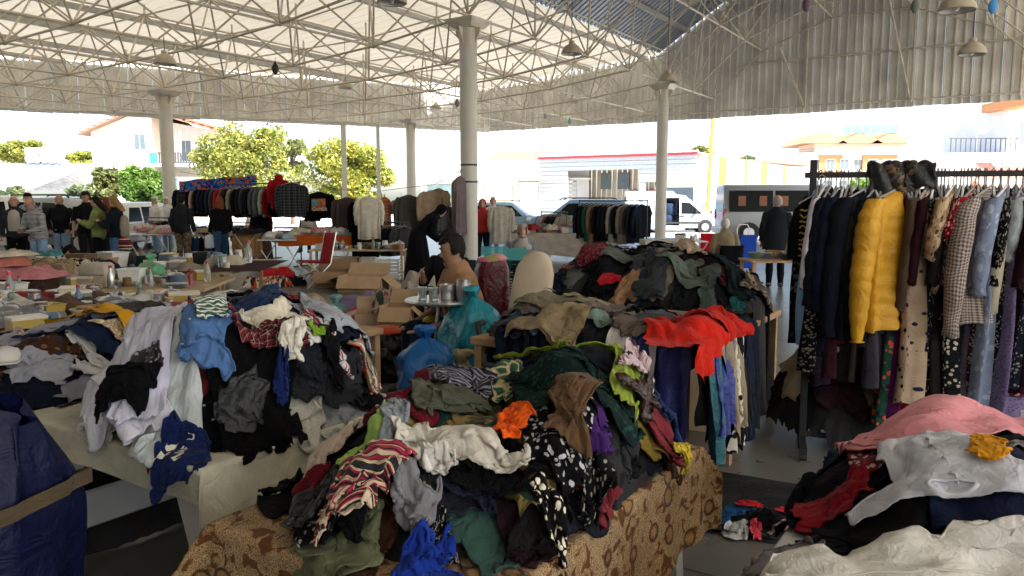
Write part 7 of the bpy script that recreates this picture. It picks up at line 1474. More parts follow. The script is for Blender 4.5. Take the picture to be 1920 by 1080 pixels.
# blue tarpaulin sack at the near corner
t = thing('tarpaulin_bag', 'big dark blue tarpaulin sack with beige webbing strap', 'bag', (-1.50, 2.0, 0), R_(-10)); t.scale = (.9, 1, 1); nz, na = 30, 56; P_ = []
for i in range(nz + 1):
    f = i / nz; z = 1.10 * f; row = []
    for a in np.linspace(0, 2 * math.pi, na + 1):
        ca, sa = math.cos(a), math.sin(a); e = .55; X = .30 * math.copysign(abs(ca) ** e, ca); Y = .2 * math.copysign(abs(sa) ** e, sa); pinch = max(0, (f - .72) / .28); Y *= 1 - .82 * pinch ** 1.2; X *= 1 - .18 * pinch; wv = .014 * math.sin(6 * a + 5 * f) + .012 * math.sin(11 * a - 9 * f) + .02 * pinch * math.sin(9 * a)
        zz = z * (1 + .0) - pinch * .20 * abs((X - .12) / .3) ** 1.3 + .015 * math.sin(5 * X * 6 + f * 3) * f; row.append((X * (1 + wv * 1.5) + .02 * f, Y + wv, max(0, zz)))
    P_.append(row)
P_ = np.array(P_); uv = np.stack([np.broadcast_to(np.linspace(0, 1.6, na + 1)[None], P_.shape[:2]), P_[..., 2]], -1); TARP = plastic('tarpaulin', '#080f30', .48, 0.); TARP.node_tree.nodes['Principled BSDF'].inputs['Specular IOR Level'].default_value = .18; gridmesh('sack', P_, TARP, t, uv)
STRAP = cloth('#4f4432')
for z0, nm in ((.74, 'strap'),):
    rows = [[], []]
    for a in np.linspace(0, 2 * math.pi, 57):
        ca, sa = math.cos(a), math.sin(a); e = .55; X = .312 * math.copysign(abs(ca) ** e, ca); Y = .212 * math.copysign(abs(sa) ** e, sa); tilt = .07 * X / .3; wv = .014 * math.sin(6 * a + 3.4) + .012 * math.sin(11 * a - 6)
        rows[0].append((X * (1 + wv * 1.5) * 1.01 + .02 * .68, Y * 1.02 + wv, z0 + tilt)); rows[1].append((X * (1 + wv * 1.5) * 1.01 + .02 * .68, Y * 1.02 + wv, z0 + .042 + tilt))
    rows = np.array(rows); gridmesh(nm, rows, STRAP, t, np.stack([np.broadcast_to(np.linspace(0, 1.6, 57)[None], (2, 57)), np.broadcast_to(np.array([[0], [.06]]), (2, 57))], -1))
q = MB(); q.tube([(.02, -.222, .79), (.04, -.24, .86), (.10, -.245, .89), (.16, -.24, .86), (.17, -.222, .80)], .016, 6, True, .35); q.build('handle', STRAP, t, True)
# cardboard
CARD = mat('cardboard', (.42, .29, .17), .85, var=.12, vscale=5); CARD2 = mat('cardboard_pale', (.50, .37, .24), .85, var=.12, vscale=5)
def cbox(loc, d, rz, label, m=None, flaps=True, tilt=0.):
    m = m or CARD; t = thing('cardboard_box', label, 'box', loc, rz); x, y, h = d; th = .008
    for c, dd in (((-x / 2, 0, h / 2), (th, y, h)), ((x / 2, 0, h / 2), (th, y, h)), ((0, -y / 2, h / 2), (x + th, th, h)), ((0, y / 2, h / 2), (x + th, th, h))): q = MB(); q.box(c, dd); q.build('side', m, t)
    q = MB(); q.box((0, 0, .006), (x, y, .012)); q.build('bottom', m, t)
    if flaps:
        for k, (c, L, ww, an) in enumerate((((-x / 2, 0, h), x * .45, y, 1.9), ((x / 2, 0, h), x * .45, y, 2.3), ((0, -y / 2, h), y * .45, x, 2.5), ((0, y / 2, h), y * .45, x, 1.2))):
            dirv = (-1, 0) if k == 0 else (1, 0) if k == 1 else (0, -1) if k == 2 else (0, 1); an = an - 1.57; e = (c[0] + dirv[0] * L * math.cos(an), c[1] + dirv[1] * L * math.cos(an), h - L * math.sin(an) if k in (0, 1, 2) else h + L * .75)
            px_, py_ = (0, ww / 2) if dirv[0] else (ww / 2, 0); q = MB(); A_, B_ = Vector(c), Vector(e); o_ = Vector((px_, py_, 0)); nn = (B_ - A_).cross(o_).normalized() * .004
            q.add([tuple(v) for v in (A_ - o_ + nn, A_ + o_ + nn, B_ + o_ + nn, B_ - o_ + nn, A_ - o_ - nn, A_ + o_ - nn, B_ + o_ - nn, B_ - o_ - nn)], [(0, 1, 2, 3), (7, 6, 5, 4), (0, 4, 5, 1), (1, 5, 6, 2), (2, 6, 7, 3), (3, 7, 4, 0)]); q.build('flap', m, t)
    return t
cbox(g0(700, 8.9), (.42, .4, .33), .15, 'ribbed cardboard box on the floor beside the black bin bag', CARD2); cbox(g0(748, 8.5), (.34, .4, .46), -.1, 'upright open cardboard box by the turquoise sack'); 
cbox(g0(682, 13.9), (.78, .55, .28), -.1, 'wide open carton in front of the plastic stools', CARD); cbox(g0(628, 14.6), (.7, .55, .3), .1, 'brown carton beside the red folding chair', mat('cardboard_dark', (.28, .18, .10), .85)); cbox((at(1115, 400, 13).x, 13, 0), (.3, .3, .75), .1, 'upright brown carton behind the knitwear table', CARD, False); cbox((at(1345, 400, 11.5).x, 11.5, .55), (.4, .3, .14), .1, 'flat carton on the far goods pile', CARD, False)
# cream office chair
t = thing('office_chair', 'cream office chair with tall oval back and black arms', 'chair', (.10, 5.7, 0), R_(160)); P_ = []
q = MB(); rings = []
for z, w in ((.62, .07), (.66, .12), (.78, .155), (.95, .16), (1.1, .15), (1.2, .11), (1.245, .055)): rings.append([(w * math.cos(a), -.02 - .09 * ((z - .9) ** 2) * 2 + .04 * math.sin(a) * (1 if math.sin(a) > 0 else .8), z) for a in np.arange(0, 6.28, .31)])
q.loft(rings); o = q.build('backrest', mat('cream_vinyl', (.52, .43, .31), .55, var=.08, bump=.1, bscale=15), t, True); o.rotation_euler = (.06, -.16, 0); o.location = (.13, 0, 0)
q = MB(); q.lathe([(.16, .44), (.25, .46), (.27, .5), (.25, .54), (.1, .55)], 20); q.build('seat', mat('cream_vinyl', (.52, .43, .31), .55), t, True); q = MB(); q.tube([(0, 0, .08), (0, 0, .44)], .03, 10); q.build('gas_stem', M_DARK, t); q = MB(); q.tube([(0, .12, .45), (0, -.05, .55), (0, -.06, .75)], .025, 8); q.build('back_stem', M_DARK, t, True)
for a in range(5): q = MB(); q.tube([(0, 0, .1), (.28 * math.cos(a * 1.2566), .28 * math.sin(a * 1.2566), .05)], [.03, .02], 8); q.build('leg', M_DARK, t); q = MB(); q.ell((.29 * math.cos(a * 1.2566), .29 * math.sin(a * 1.2566), .028), (.028, .028, .028), 8, 6); q.build('castor', M_DARK, t)
for sx in (-1, 1): q = MB(); q.tube([(sx * .24, -.02, .5), (sx * .31, .0, .6), (sx * .31, .05, .70), (sx * .30, .22, .71), (sx * .26, .24, .6), (sx * .24, .15, .5)], .022, 8); q.build('armrest', M_DARK, t, True)
# red checked blanket bag
t = thing('blanket_bag', 'tall red plastic zip bag with flowered blankets showing on top', 'bag', (at(922, 500, 6.75).x, 6.8, 0), R_(12)); q = MB(); rings = []
for z, w, d in ((0, .13, .12), (.1, .15, .14), (.6, .155, .14), (1.0, .15, .13), (1.08, .12, .11)): rings.append([(w * math.copysign(abs(math.cos(a)) ** .6, math.cos(a)) * (1 + .04 * math.sin(5 * a + z * 20)), d * math.copysign(abs(math.sin(a)) ** .6, math.sin(a)) * (1 + .04 * math.sin(7 * a - z * 23)), z) for a in np.arange(0, 6.28, .25)])
q.loft(rings); q.build('sack', plastic('bag_red', '#4a0a12', .3, .05), t, True)
for k in range(3): q = MB(); q.ell((-.05 + .05 * k, 0, 1.08 + .012 * k), (.085, .1, .04), 14, 8, .08); q.build('folded_blanket', cloth(('#b3627a', '#8fa04a', '#c98a8a')[k], 'floral', '#e0c9b8', sc=.5), t, True)
# small metal table with glasses
tx, ty = at(828, 500, 6.15).x, 6.15; t = thing('metal_side_table', 'small round metal table in front of the seated man', 'table', (tx, ty, 0)); q = MB(); q.lathe([(.0, .80), (.29, .80), (.30, .815), (.29, .828), (.0, .828)], 28, caps=False); q.build('top', M_STEEL, t)
for a in range(3): q = MB(); q.tube([(.05 * math.cos(a * 2.1), .05 * math.sin(a * 2.1), .8), (.2 * math.cos(a * 2.1), .2 * math.sin(a * 2.1), 0)], .011, 8); q.build('leg', M_STEEL, t)
GLASSY = mat('clear_glass', (.8, .85, .85), .05, trans=.8, var=0)
def jar(loc, r, h, m, label, lid=None, name='jar', neck=.9, cat=None, group=None, rim=True):
    t = thing(name, label, cat or name, loc, 0, group); q = MB(); q.lathe([(r * .9, 0), (r, h * .08), (r, h * .75), (r * neck, h * .88), (r * neck, h), (r * neck * .88, h), (r * neck * .86, h * .9), (r * .9, h * .7), (r * .85, h * .1), (0, h * .08)], 16, caps=False); q.build('wall', m, t, True)
    if lid: q = MB(); q.lathe([(r * neck * 1.06, h * .96), (r * neck * 1.06, h * 1.10), (0, h * 1.12)], 16, caps=False); q.build('lid', lid, t, True)
    return t
jar((tx - .15, ty - .06, .828), .035, .10, GLASSY, 'clear tea glass on the metal table', None, 'glass', 1.1); jar((tx - .06, ty - .10, .828), .035, .10, GLASSY, 'second tea glass beside the steel pot', None, 'glass', 1.1); jar((tx + .05, ty - .05, .828), .065, .12, M_STEEL, 'steel tea pot on the metal table', None, 'pot', 1.); jar((tx + .18, ty - .08, .828), .06, .15, mat('tin_grey', (.38, .38, .36), .4, metal=.5), 'lidded tin jar on the metal table', M_STEEL)
# wheelchair wheel beside the shaved man
t = thing('wheelchair', 'wheelchair with thin grey wheel rims under the shaved man', 'wheelchair', (at(838, 400, 8.6).x, 8.85, 0), R_(150))
for sx in (-.3, .3):
    q = MB(); q.tube([(sx, .30 * math.cos(a), .31 + .30 * math.sin(a)) for a in np.arange(0, 6.4, .25)], .016, 6, False); wq = q.build('wheel', M_DARK, t, True); q = MB(); q.tube([(sx * 1.1, .26 * math.cos(a), .31 + .26 * math.sin(a)) for a in np.arange(0, 6.4, .25)], .009, 6, False); q.build('push_rim', M_STEEL, wq, True)
    for a in np.arange(0, 3.1, .35): q = MB(); q.tube([(sx, .29 * math.cos(a), .31 + .29 * math.sin(a)), (sx, -.29 * math.cos(a), .31 - .29 * math.sin(a))], .003, 4); q.build('spoke', M_STEEL, wq)
    q = MB(); q.tube([(sx * .8, -.22, .48), (sx * .8, -.24, .95), (sx * .8, -.34, .97)], .014, 6); q.build('handle', M_STEEL, t, True)
q = MB(); q.box((0, 0, .47), (.46, .42, .04), 0, .01); q.build('seat', M_DARK, t); q = MB(); q.box((0, -.22, .72), (.46, .03, .42), 0, .01); q.build('backrest', M_DARK, t)
# chairs further off
def foldchair(px_, d, rz, m, label, frame_=M_STEEL, back=.5, sc=1.):
    t = thing('folding_chair', label, 'chair', g0(px_, d), rz); t.scale = (sc,) * 3
    P_ = np.array([[(x, -.18 - .10 * f - .03 * (1 - (x / .22) ** 2), .38 + back * f) for x in np.linspace(-.22, .22, 7)] for f in np.linspace(0, 1, 7)]); o = gridmesh('backrest', P_, m, t, P_[..., [0, 2]]); o.modifiers.new('s', 'SOLIDIFY').thickness = .012
    P_ = np.array([[(x, -.2 + .42 * f, .40 - .03 * (1 - (x / .22) ** 2) + .03 * f) for x in np.linspace(-.22, .22, 7)] for f in np.linspace(0, 1, 5)]); o = gridmesh('seat', P_, m, t, P_[..., [0, 1]]); o.modifiers.new('s', 'SOLIDIFY').thickness = .012
    for sx in (-.24, .24):
        for pts in ([(sx, -.29, .40 + back), (sx, -.18, .38), (sx, .22, .0)], [(sx, .23, .42), (sx, -.28, .0)]): q = MB(); q.tube(pts, .011, 6); q.build('leg', frame_, t)
    return t
REDC = cloth('#98121f'); foldchair(590, 14.6, R_(125), REDC, 'red folding chair with steel tubes beside the cartons', sc=1.15); foldchair(1328, 17.5, R_(160), cloth('#c01626'), 'bright red camp chair near the seated man in beige', M_BLACKMETAL); foldchair(1363, 15.2, R_(0), cloth('#101217'), 'black chair under the seated man in beige', M_BLACKMETAL, .38)
foldchair(248, 11.75, R_(75), cloth('#12261c'), 'dark green camp chair under the head-scarfed person', M_BLACKMETAL, .42); foldchair(979, 13.6, R_(185), cloth('#2a2c30'), 'dark chair under the woman in grey', M_BLACKMETAL)
t = thing('sack_cart', 'blue fabric shopping cart with steel handle', 'cart', g0(1397, 17.6), .2); q = MB(); q.loft([[(sx * w, sy * .12, z) for sx, sy in ((-1, -1), (1, -1), (1, 1), (-1, 1))] for z, w in ((.1, .16), (.15, .19), (.75, .2), (.85, .19))]); q.build('sack', cloth('#1a3f9c'), t); q = MB(); q.tube([(-.15, .14, .05), (-.15, .14, 1.0), (-.1, .14, 1.08), (.1, .14, 1.08), (.15, .14, 1.0), (.15, .14, .05)], .012, 6); q.build('handle', M_WHITEP, t, True)
for sx in (-.2, .2): q = MB(); q.tube([(sx, .14, .09), (sx * 1.2, .14, .09)], .09, 14); q.build('wheel', M_DARK, t)
# tables of the far stalls
def plain_table(px_, py_, d, w, dp, z, m, label, cover=None, drop=.0, legs='x', rz=0., name='stall_table'):
    p = at(px_, py_, d); t = thing(name, label, 'table', (p.x, d, 0), rz); q = MB(); q.box((0, 0, z - .015), (w, dp, .03), 0, .004); q.build('top', m, t)
    if legs == 'x':
        for sx in (-.36, .36):
            for s_ in (-1, 1): q = MB(); q.tube([(sx * w - s_ * .22, s_ * dp * .3, 0), (sx * w + s_ * .22, s_ * dp * .3, z - .03)], .012, 6); q.build('leg', M_STEEL, t)
    else:
        for sx in (-1, 1):
            for sy in (-1, 1): q = MB(); q.box((sx * (w / 2 - .05), sy * (dp / 2 - .05), (z - .03) / 2), (.05, .05, z - .03)); q.build('leg', m, t)
    if cover:
        n = 60; P_ = []
        for f in np.linspace(0, 1, 6):
            row = []
            for k in range(n + 1):
                s_ = k / n * 4; i = int(s_) % 4; u_ = s_ - int(s_); cs = [(-1, -1), (1, -1), (1, 1), (-1, 1), (-1, -1)]; x = cs[i][0] + (cs[i + 1][0] - cs[i][0]) * u_; y = cs[i][1] + (cs[i + 1][1] - cs[i][1]) * u_; o_ = 1 + .02 * f * math.sin(k * 1.3)
                row.append((x * (w / 2 + .012) * o_, y * (dp / 2 + .012) * o_, z + .006 - f * drop * (1 + .05 * math.sin(k * .7))))
            P_.append(row)
        P_ = np.array(P_); gridmesh('cloth_skirt', P_, cover, t, np.stack([np.broadcast_to(np.linspace(0, 2 * (w + dp), n + 1)[None], P_.shape[:2]), P_[..., 2]], -1), False); q = MB(); q.box((0, 0, z + .005), (w + .02, dp + .02, .008)); q.build('cloth_top', cover, t)
    return t, p
def lump(x, y, z, rx, ry, h, m, label, group=None, name='garment', cat='clothing', seed=0, rz=None):
    r = np.random.default_rng(seed + 31); n = 17; a = np.linspace(-1, 1, n); A, B = np.meshgrid(a, a, indexing='ij'); rr = np.maximum(abs(A), abs(B)); base = np.clip(1 - rr ** 4, 0, 1) ** .6; w = snoise(A * 1.0, B * .5, 9, seed); Z = h * base * (.62 + .35 * w + .28 * (1 - 2 * np.abs(snoise(A * .4, B, 11, seed + 3)))) + .004; P_ = np.stack([A * rx * (1 - .12 * rr * abs(np.roll(w, 3, 0))), B * ry * (1 - .12 * rr * abs(w)), Z], -1)
    o = gridmesh(name, P_, m, None, P_[..., :2]); o.location = (x, y, z); o.rotation_euler = (0, 0, r.uniform(0, 6.28) if rz is None else rz); return tag(o, label, cat, group)
LIN = [('cream', '#b8ad98'), ('pale blue', '#8fa8b4'), ('white', '#c4c1ba'), ('taupe', '#857868'), ('pink', '#b07a80'), ('grey', '#77787c'), ('navy', '#20283c'), ('beige', '#a3927a'), ('red', '#8d2a30'), ('black', '#15161a'), ('olive', '#5c5c40'), ('brown', '#54402f')]
def pile(px0, px1, d, z, n, w, ph, cols, group, dp=.3, h=.09, layers=2, nm='folded_cloth', cat='clothing', stuff='folded cloth'):
    for k in range(n):
        f = (k % max(1, n // layers) + .5) / max(1, n // layers); px_ = px0 + (px1 - px0) * f; p = at(px_, 400, d); cn, c = cols[(k * 5 + k // 3) % len(cols)]; lay = k // max(1, n // layers)
        pt = cloth(c) if k % 3 else cloth(c, 'floral', '#c9c0b4', sc=.6); lump(p.x + rnd.uniform(-.05, .05), d + rnd.uniform(-dp, dp), z + lay * h * .55, w * rnd.uniform(.4, .62), w * rnd.uniform(.32, .5), h * rnd.uniform(.8, 1.4), pt, '%s %s %s on %s' % (cn, 'flowered' if k % 3 == 0 else 'plain', stuff, ph), group, nm, cat, k * 7 + int(px0))
plain_table(600, 448, 18.6, 1.75, .8, .80, M_WOOD, 'linen table with orange striped cloth skirt', cloth('#b5561c', 'pin', '#7a2f0c', sc=2.2), .24); pile(552, 650, 18.6, .815, 16, .42, 'the orange striped table', LIN[:6], 'linen on the orange striped table', .22, .1)
plain_table(525, 450, 18.4, .9, .6, .72, M_WHITEP, 'white folding table with sheets beside the orange striped one'); pile(505, 550, 18.4, .735, 7, .36, 'the white folding table', [LIN[2], LIN[5], LIN[1], LIN[10]], 'sheets on the white folding table', .15, .09)
plain_table(288, 445, 19.5, 1.1, .6, .80, M_WHITEP, 'white ironing-board table with crossed legs by the column'); pile(262, 315, 19.5, .815, 9, .42, 'the crossed-leg table by the column', [LIN[0], LIN[4], LIN[2], LIN[8], LIN[5]], 'linen on the crossed-leg table', .15, .11)
plain_table(400, 450, 20.0, 1.5, .6, .74, M_WOOD, 'stall table of folded trousers behind the woman in black'); pile(370, 425, 20.0, .755, 9, .42, 'the trousers stall', [LIN[9], LIN[7], LIN[6], LIN[11], LIN[4]], 'trousers on the trousers stall', .2, .1)
for k in range(9):
    p = at(365 + 7.5 * k, 440, 19.6); hung((p.x, p.y - .1, .82), rnd.uniform(-.2, .2), .58, .16, cloth(('#1a2a44', '#2c4a6a', '#14161c', '#7a5a4a', '#3a5a78', '#16181c')[k % 6]), '%s trousers hanging from the trousers stall edge' % ('navy', 'blue', 'black', 'brown', 'denim', 'charcoal')[k % 6], 0, .05, 'trousers hanging from the stall edge', 'trousers', k + 400)
p = at(463, 452, 18.2); hung((p.x, p.y, 1.0), .1, .62, .5, cloth('#8a6c44'), 'tan coat hung over a stand beside the white-scarfed woman', .5, .1, None, 'coat', 444); lump(p.x + .1, p.y, .86, .35, .3, .12, cloth('#131418'), 'black garment lying over the tan coat stand', None, 'jacket', 'clothing', 5)
t = thing('coat_stand', 'low folding stand under the tan coat', 'stand', (p.x, p.y, 0)); q = MB(); q.box((0, .05, .86), (.7, .4, .03)); q.build('top', M_WOOD, t)
for s_ in (-1, 1):
    for sy in (-.12, .2): q = MB(); q.tube([(-.3 * s_, sy, 0), (.25 * s_, sy, .85)], .012, 6); q.build('leg', M_STEEL, t)
plain_table(1040, 438, 20.5, 2.6, .9, .78, M_WOOD, 'long table of pink and white bundles with pale skirt', cloth('#a39c90'), .6); pile(950, 1090, 20.5, .795, 30, .4, 'the long bundle table', [LIN[4], LIN[8], LIN[2], LIN[0], LIN[9], LIN[5], LIN[1]], 'bundles on the long bundle table', .3, .13, 2, 'bundle', 'clothing', 'bundle')
plain_table(1250, 450, 16.2, 1.0, .7, .80, M_WHITEP, 'stall table draped in white cloth beside the coat rack', cloth('#b5b2ab'), .75); plain_table(1292, 452, 17.2, .7, .5, .74, M_WHITEP, 'small white folding table with papers'); plain_table(1000, 455, 15.5, .5, .4, .6, M_DARK, 'small dark side table by the grey-haired woman')
plain_table(1465, 486, 11.6, 1.1, .7, .74, M_WOOD, 'raw wooden table with dishes in front of the suited man', None, 0, 'wood')
plain_table(672, 470, 16.4, 2.0, .6, .60, CARD2, 'long low board table of bric-a-brac on plastic stools', None, 0, 'wood')
STOOLM = mat('stool_beige', (.46, .42, .36), .5)
def stool(px_, d, m, label):
    t = thing('plastic_stool', label, 'stool', g0(px_, d), .1, 'plastic stools under the bric-a-brac table'); q = MB(); q.box((0, 0, .44), (.3, .3, .03), 0, .01); q.build('seat', m, t)
    for a in range(4):
        for s_ in (-1, 1): q = MB(); q.loft([[(s_ * (.09 + .05 * (1 - z / .44)) + sx * .028, -.15 - .03 * (1 - z / .44) + sy * .01, z) for sx, sy in ((-1, -1), (1, -1), (1, 1), (-1, 1))] for z in (0, .42)]); o = q.build('leg', m, t); o.rotation_euler.z = a * math.pi / 2
        q = MB(); q.box((0, -.155, .38), (.2, .02, .09)); o = q.build('apron', m, t); o.rotation_euler.z = a * math.pi / 2
    return t
stool(632, 16.2, STOOLM, 'beige plastic stool beside the brown carton'); stool(660, 16.2, mat('stool_brown', (.33, .25, .17), .5), 'brown plastic stool between two pale ones'); stool(690, 16.1, mat('stool_cream', (.58, .55, .48), .5), 'cream plastic stool beside the white crate')
def crate(px_, d, m, label, sz=(.5, .36, .34), z=0., rz=0.):
    p = g0(px_, d); t = thing('plastic_crate', label, 'crate', (p[0], p[1], z), rz); x, y, h = sz
    for k in range(6):
        zz = .03 + (h - .06) * k / 5
        for c, dd in (((0, -y / 2, zz), (x, .012, .026)), ((0, y / 2, zz), (x, .012, .026)), ((-x / 2, 0, zz), (.012, y, .026)), ((x / 2, 0, zz), (.012, y, .026))): q = MB(); q.box(c, dd); q.build('slat', m, t)
    for sx in (-1, 0, 1):
        for sy in (-1, 1): q = MB(); q.box((sx * (x / 2 - .006), sy * (y / 2 - .002), h / 2), (.03, .02, h)); q.build('corner_post', m, t)
    q = MB(); q.box((0, 0, .012), (x, y, .018)); q.build('base', m, t); return t
crate(727, 16.0, M_WHITEP, 'white slatted plastic crate under the bric-a-brac table', (.5, .36, .42)); TEALP = mat('teal_plastic', (.06, .30, .30), .4); crate(945, 13.2, TEALP, 'teal plastic crate in front of the grey-haired woman', (.75, .5, .22), .62); crate(935, 13.4, mat('dark_green_plastic', (.02, .09, .08), .4), 'dark green crate under the teal crate', (.7, .5, .32), .30); crate(962, 13.3, mat('black_plastic', (.02, .02, .025), .4), 'black crate at the bottom of the crate stack', (.75, .5, .30), 0.)
# bric-a-brac
GC = [('white', (.62, .61, .58)), ('dark red', (.25, .035, .04)), ('grey', (.25, .25, .26)), ('black', (.03, .03, .035)), ('brown', (.17, .10, .055)), ('sage green', (.16, .22, .17)), ('silver', (.5, .5, .5)), ('cream', (.52, .46, .36)), ('slate blue', (.10, .15, .24)), ('white', (.62, .61, .58)), ('mustard', (.40, .28, .06)), ('taupe', (.30, .25, .2))]
def goods(x, y, z, k, ph, group, s=1., pref=None):
    kinds = ('jar', 'mug', 'box', 'bottle', 'plate_stack', 'box', 'pot', 'figurine', 'bowl', 'jar', 'mug', 'tub', 'basket'); kd = pref or kinds[(k * 7 + k // 10) % len(kinds)]; cn, c = GC[(k * 3 + k // 7) % len(GC)]; m = mat('goods_' + cn, c, .3, metal=.8 if cn == 'silver' else 0, var=.05); lab = '%s %s on %s' % (cn, kd.replace('_', ' '), ph); rz = rnd.uniform(0, 6.28)
    if kd == 'jar': return jar((x, y, z), .05 * s, .13 * s, GLASSY if k % 2 else m, lab, m, 'jar', .85, 'jar', group)
    t = thing(kd, lab, kd.replace('_', ' '), (x, y, z), rz, group); q = MB(); r = s * rnd.uniform(.8, 1.25)
    if kd == 'bowl': q.lathe([(.04 * r, 0), (.05 * r, .008), (.085 * r, .04 * r), (.105 * r, .075 * r), (.10 * r, .077 * r), (.08 * r, .045 * r), (.0, .015)], 18, caps=False); q.build('bowl_wall', m, t, True); q = MB(); q.lathe([(.045 * r, 0), (.045 * r, .008), (0, .009)], 14, caps=False); q.build('foot', m, t)
    elif kd == 'mug': q.lathe([(.035 * r, 0), (.04 * r, .01), (.04 * r, .09 * r), (.036 * r, .09 * r), (.034 * r, .012), (0, .01)], 16, caps=False); q.build('cup', m, t, True); q = MB(); q.tube([(.038 * r, 0, .07 * r), (.065 * r, 0, .068 * r), (.068 * r, 0, .035 * r), (.038 * r, 0, .022 * r)], .006 * r, 6); q.build('handle', m, t, True)
    elif kd == 'box': q.box((0, 0, .05 * r), (.2 * r, .14 * r, .1 * r), 0, .004); q.build('carton', m, t); q = MB(); q.box((0, 0, .101 * r), (.204 * r, .144 * r, .02 * r), 0, .003); q.build('lid', mat('goods_cream', (.6, .54, .42), .4), t)
    elif kd == 'bottle': q.lathe([(.03 * r, 0), (.034 * r, .01), (.034 * r, .13 * r), (.014 * r, .17 * r), (.013 * r, .2 * r)], 14); q.build('flask', m if k % 2 else GLASSY, t, True); q = MB(); q.lathe([(.016 * r, .195 * r), (.016 * r, .225 * r)], 12); q.build('cap', mat('goods_red', (.42, .04, .05), .3), t)
    elif kd == 'plate_stack':
        for i in range(4): q = MB(); q.lathe([(.05 * r, .012 * i), (.07 * r, .012 * i + .002), (.12 * r, .012 * i + .016), (.118 * r, .012 * i + .019), (.0, .012 * i + .006)], 20, caps=False); q.build('plate', m, t, True)
    elif kd == 'tub': q.loft([[(sx * w, sy * w * .7, zz) for sx, sy in ((-1, -1), (1, -1), (1, 1), (-1, 1))] for zz, w in ((0, .10 * r), (.14 * r, .125 * r), (.145 * r, .135 * r), (.15 * r, .135 * r), (.148 * r, .118 * r), (.01, .095 * r))], False); q.build('tub_wall', m, t); q = MB(); q.box((0, 0, .012), (.18 * r, .125 * r, .01)); q.build('base', m, t)
    elif kd == 'pot': q.lathe([(.08 * r, 0), (.095 * r, .02 * r), (.095 * r, .1 * r), (.088 * r, .1 * r), (.085 * r, .02 * r), (0, .012)], 18, caps=False); q.build('pan', m, t, True); q = MB(); q.lathe([(.098 * r, .1 * r), (.07 * r, .125 * r), (.012 * r, .135 * r), (.02 * r, .155 * r), (.0, .16 * r)], 18, caps=False); q.build('lid', mat('goods_silver', (.5, .5, .5), .3, metal=.8, var=.05), t, True); q = MB(); q.tube([(.09 * r, 0, .08 * r), (.2 * r, 0, .085 * r)], .009 * r, 6); q.build('handle', M_DARK, t)
    elif kd == 'figurine': q.lathe([(.035 * r, 0), (.035 * r, .015 * r), (.02 * r, .04 * r), (.03 * r, .09 * r), (.022 * r, .12 * r), (.012 * r, .13 * r)], 12); q.build('figure', m, t, True); q = MB(); q.ell((0, 0, .15 * r), (.022 * r, .022 * r, .026 * r), 10, 8); q.build('head', m, t, True)
    else: q.lathe([(.08 * r, 0), (.09 * r, .01), (.11 * r, .1 * r), (.105 * r, .1 * r), (.085 * r, .012), (0, .01)], 18, caps=False); q.build('weave', mat('wicker', (.33, .2, .1), .8, var=.3, vscale=40), t, True); q = MB(); q.tube([(.108 * r * math.cos(a), .108 * r * math.sin(a), .1 * r) for a in np.arange(0, 6.4, .4)], .007, 6, False); q.build('rim', mat('wicker', (.33, .2, .1), .8), t, True)
    return t
K = [0]
def scatter(n, px0, px1, d0, d1, z, ph, group, s=1.):
    for _ in range(n):
        d = rnd.uniform(d0, d1); p = at(rnd.uniform(px0, px1), 400, d); goods(p.x, p.y, z, K[0], ph, group, s * rnd.uniform(.8, 1.2)); K[0] += 1
scatter(34, 596, 752, 16.2, 16.65, .60, 'the bric-a-brac board table', 'goods on the bric-a-brac table', 1.1); scatter(10, 1420, 1500, 11.4, 11.8, .74, 'the raw wooden table', 'dishes on the raw wooden table', 1.); scatter(8, 1270, 1310, 17.0, 17.4, .74, 'the small papers table', 'goods on the papers table', 1.)
for k in range(105):                                   # crowded low table
    u, v = rnd.uniform(-8.55, -6.1), rnd.uniform(2.7, 4.5); x, y = near(u, v); goods(x, y, .622 if True else 0, K[0], 'the crowded low table', 'goods on the crowded low table', rnd.uniform(.75, 1.2)); K[0] += 1
GB = thing('goods_board', 'long low board of household goods in front of the crowd', 'table', (-7.1, 11.9, 0), .05); q = MB(); q.box((0, 0, .60), (6.2, 2.4, .04)); q.build('top', CARD2, GB)
for sx in (-2.9, -1., 1., 2.9):
    for sy in (-1, 1): q = MB(); q.box((sx, sy, .29), (.06, .06, .58)); q.build('leg', M_WOOD, GB)
for k in range(75):
    goods(rnd.uniform(-10, -4.1), rnd.uniform(10.9, 12.9), .63, K[0], 'the long low board', 'goods on the long low board', rnd.uniform(.9, 1.5)); K[0] += 1
for k in range(26):
    goods(rnd.uniform(-4.6, -2.9), rnd.uniform(8.6, 11.), .0, K[0], 'the floor beside the low board', 'goods on the floor', rnd.uniform(1.1, 1.8)); K[0] += 1
GF = thing('goods_stand', 'low stand of household goods before the long board', 'table', (-5.4, 9.9, 0), .1); q = MB(); q.box((0, 0, .53), (3.2, 1.5, .04)); q.build('top', CARD, GF)
for sx in (-1.4, 1.4):
    for sy in (-.6, .6): q = MB(); q.box((sx, sy, .255), (.06, .06, .51)); q.build('leg', M_WOOD, GF)
for k in range(40):
    goods(rnd.uniform(-6.8, -4.), rnd.uniform(9.35, 10.45), .55, K[0], 'the low stand', 'goods on the low stand', rnd.uniform(.9, 1.4)); K[0] += 1
